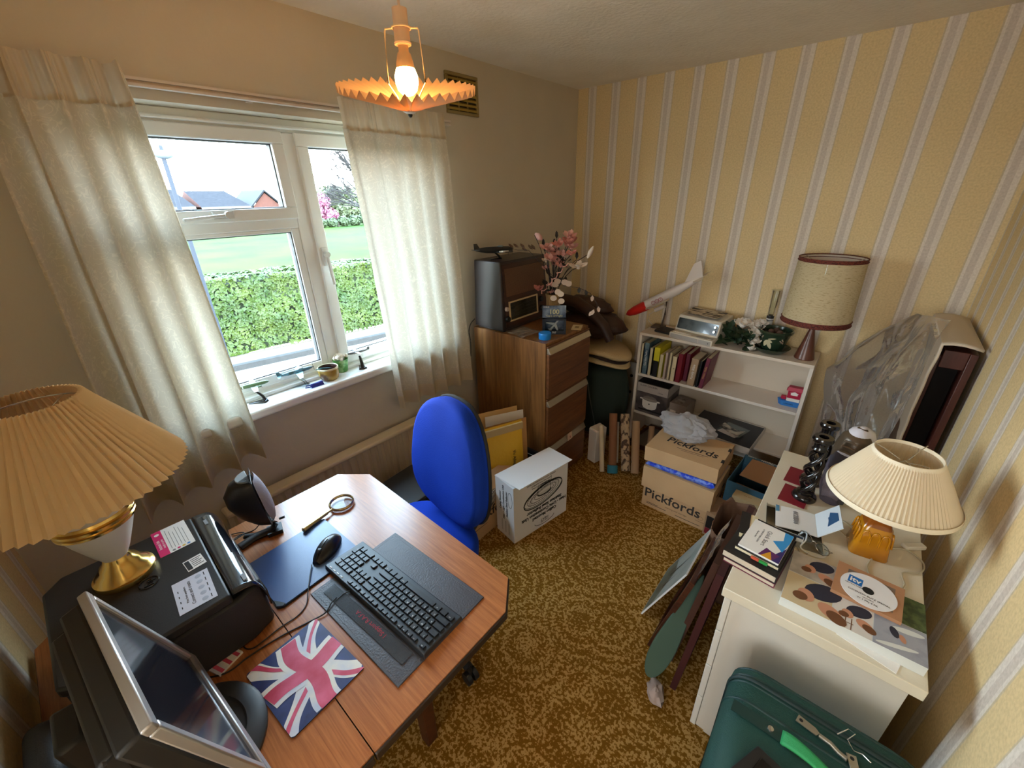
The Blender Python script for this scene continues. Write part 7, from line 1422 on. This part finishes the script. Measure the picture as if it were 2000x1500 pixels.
leanboard('picture_frame', 'dark wooden board frame leaning outermost against the stack of pictures', -1.74, -1.46, 1.575, 1.682, .46, .018, [DKWOOD, mat('frame_dark', (58, 34, 28), .5)], fr)
def pic(b, W_, ln, th, s):
    z0, z1 = sorted((0, s * th)); b.box(-W_, 0, z0, W_, ln, z1, 0); q = s * (th + .0004); z2, z3 = sorted((s * th, q))
    b.box(-W_ + .004, .004, z2, W_ - .004, ln - .004, z3, 1); z4 = s * (th + .0008); n = 12
    b.poly([(-W_ + .01, .01, z4), (W_ - .01, .01, z4), (W_ - .01, ln * .25, z4), (0, ln * .5, z4), (-W_ + .01, ln * .3, z4)], 2); b.poly([(-.02, ln * .35, z4 + s * .0003), (.0, ln * .35, z4 + s * .0003), (-.01, ln * .85, z4 + s * .0003)], 3); b.poly([(.05, ln * .3, z4 + s * .0003), (.06, ln * .3, z4 + s * .0003), (.055, ln * .7, z4 + s * .0003)], 3)
leanboard('print', 'unframed landscape print with pale sky leaning in front of the frames', -1.62, -1.30, 1.48, 1.628, .36, .006, [PAPER, mat('print_sky', (168, 178, 172), .3, noise=(8, .4, .7), rgb2=(140, 156, 150)), mat('print_dark', (52, 62, 60), .35, noise=(12, .4, .6), rgb2=(96, 112, 100)), mat('print_mast', (44, 46, 46), .5)], pic, 'print')
t = thing('racket_cover', 'dull green rounded paddle shaped cover leaning against the frames', 'cover', (1.618, -1.875, .035)); b = B(); GC = mat('cover_green', (66, 88, 72), .8, bump=(200, .2))
d = Vector((.075, .27, .42)); b.M = frame((0, 0, 0), Vector((.2, -.72, .38)).cross(d), d); out = []
for k in range(40):
    a = 2 * pi * k / 40; s_ = sin(a); out.append(((.042 + .008 * (-s_)) * cos(a) * (1 - .45 * max(0, s_)), .15 + .15 * s_ if s_ < 0 else .15 + .31 * s_))
b.prism(out, -.008, .008); b.o('cover_body', GC, t, bevel=.003)
b = B()
def wf(u, v): return (-.035 + .082 * v + .010 * NZ.noise(Vector((u * 5, v * 6, 3))) - .012 * sin(v * 3), -.14 + .28 * u + .02 * NZ.noise(Vector((u * 4, v * 4, 6))), .14 + .47 * v)
b.grid(wf, 36, 36); b.o('wrapping_film', clear_mat('wrap_film', (222, 218, 214), .1, .35, bump=(22, .9), milk=.10), BROWNF, smooth=60)
t = thing('packing_scrap', 'crumpled pale scrap of packing on the carpet by the frames', 'scrap', (1.66, -1.905, 0), radians(30)); b = B(); b.ball((0, 0, .028), .03, 16, 0, (1, 1.5, .8), lumpy(6, .4, 2)); b.o('scrap', mat('scrap_pale', (170, 150, 140), .8), t, smooth=40)

# ------------------------------------------------------------------ suitcase
t = thing('suitcase', 'dark green fabric suitcase with bright green handle by the chest', 'suitcase', (2.055, -2.185, 0))
GS = mat('suitcase_green', (20, 68, 58), .65, bump=(350, .4), noise=(4, .3, .8), rgb2=(16, 54, 48)); SX0, SX1, SY0, SY1, SZ2 = -.185, .195, -.165, .138, .638
def rr2(x0, y0, x1, y1, r, z, k=6):
    out = []
    for cx, cy, a0 in ((x1 - r, y1 - r, 0), (x0 + r, y1 - r, 90), (x0 + r, y0 + r, 180), (x1 - r, y0 + r, 270)):
        for i in range(k + 1): a = radians(a0 + 90 * i / k); out.append((cx + r * cos(a), cy + r * sin(a), z))
    return out
def xz(x0, x1, z0, z1, r, y): return [(p[0], y, p[1]) for p in [(q[0], q[1]) for q in rr2(x0, z0, x1, z1, r, 0)]]
b = B(); prof = [(SY0, .02), (SY0 + .02, .004), (SY0 + .12, 0), (SY1 - .02, 0), (SY1, .012)]
b.rings([xz(SX0 + i, SX1 - i, .03 + i, SZ2 - i, .06, y) for y, i in prof]); b.o('body', GS, t, smooth=45)
GP = mat('suitcase_piping', (18, 52, 48), .5)
for y, i in ((SY1 - .035, .001), (SY1 - .055, .001), (SY1 - .105, .0005), (SY1 - .012, .004), (SY0 + .012, .006)):
    b = B(); p = xz(SX0 + i, SX1 - i, .03 + i, SZ2 - i, .06, y); b.tube(p, .0038, 6, closed=True); b.o('piping', GP, t, smooth=60)
b = B(); p = xz(SX0 - .001, SX1 + .001, .029, SZ2 + .001, .06, SY1 - .045); b.tube(p, .0045, 6, closed=True, flat=1); b.o('zip', mat('zip_dark', (22, 44, 42), .6), t, smooth=60)
b = B(); zt = SZ2 + .001
b.box(-.165, -.012, zt, -.06, .016, zt + .003, 0); b.o('handle_strap', GP, t)
b = B(); b.box(.075, -.055, zt, .18, -.022, zt + .003, 0); b.o('handle_strap', GP, t)
b = B()
def hf(u, v):
    x = -.062 + .150 * u; y = .014 - .06 * u - .016 + .028 * (v - .5) * 1.0 * (1 + .15 * cos(2 * pi * u)); return (x, y + .0, zt + .006 + .028 * sin(pi * u) ** .7)
b.grid(hf, 20, 4); b.o('top_handle', mat('handle_green', (46, 150, 84), .6, bump=(400, .3)), t, smooth=60, solid=.006)
b = B(); b.lathe([(.007, 0), (.006, .003), (0, .004)], (-.085, .002, zt + .003), 14); b.lathe([(.007, 0), (.006, .003), (0, .004)], (.10, -.04, zt + .003), 14); b.o('rivets', CHROME, t, smooth=40)
b = B(); b.prism([(-.135, -.135), (.06, -.160), (.07, -.095), (-.10, -.055)], zt, zt + .012, 0); b.prism([(-.105, -.125), (.045, -.145), (.05, -.105), (-.09, -.075)], zt + .012, zt + .016, 1); b.o('trolley_socket', [mat('trolley_black', (30, 28, 28), .5), BLACKG], t, bevel=.003)
for px, py, a in ((-.022, .060, -.2), (.062, .036, -1.3)):
    b = B(); b.M = Matrix.Translation((px, py, zt + .004)) @ Matrix.Rotation(a, 4, 'Z'); b.prism([(-.022, -.009), (.018, -.006), (.022, .004), (.012, .009), (-.022, .009)], 0, .003, 0); b.lathe([(.004, .003), (.004, .0034)], (-.014, 0, 0), 12, 1); b.o('zip_pull', [mat('pull_steel', (170, 164, 150), .35, .8), BLACK], t, bevel=.001)
b = B(); b.tube([(.0, .055, zt + .006), (.02, .05, zt + .01), (.035, .045, zt + .006), (.05, .04, zt + .008)], .005, 8); b.o('zip_slider', _mats['pull_steel'], t, smooth=50)
b = B(); b.tube([(.03, .085, zt + .004), (.045, .10, zt + .02), (.055, .09, zt + .03), (.045, .075, zt + .02), (.06, .07, zt + .004), (.075, .075, zt + .004), (.09, .068, zt + .004)], .0011, 5); b.o('twisted_wire', CHROME, t, smooth=60)
t = thing('luggage_tag', 'torn white paper luggage tag on the suitcase handle', 'tag', (2.135, -2.245, SZ2 + .004), radians(-25)); b = B()
b.grid(lambda u, v: (-.04 + .05 * u, -.02 + .035 * v, .003 + .012 * sin(u * 4) * v + .006 * NZ.noise(Vector((u * 4, v * 4, 1)))), 8, 6); b.grid(lambda u, v: (.02 + .05 * u, -.05 + .06 * v, .004 + .02 * sin(u * 3) + .01 * NZ.noise(Vector((u * 5, v * 5, 3)))), 8, 6); b.o('paper', mat('tag_paper', (206, 196, 184), .8), t, smooth=40, solid=.0008)
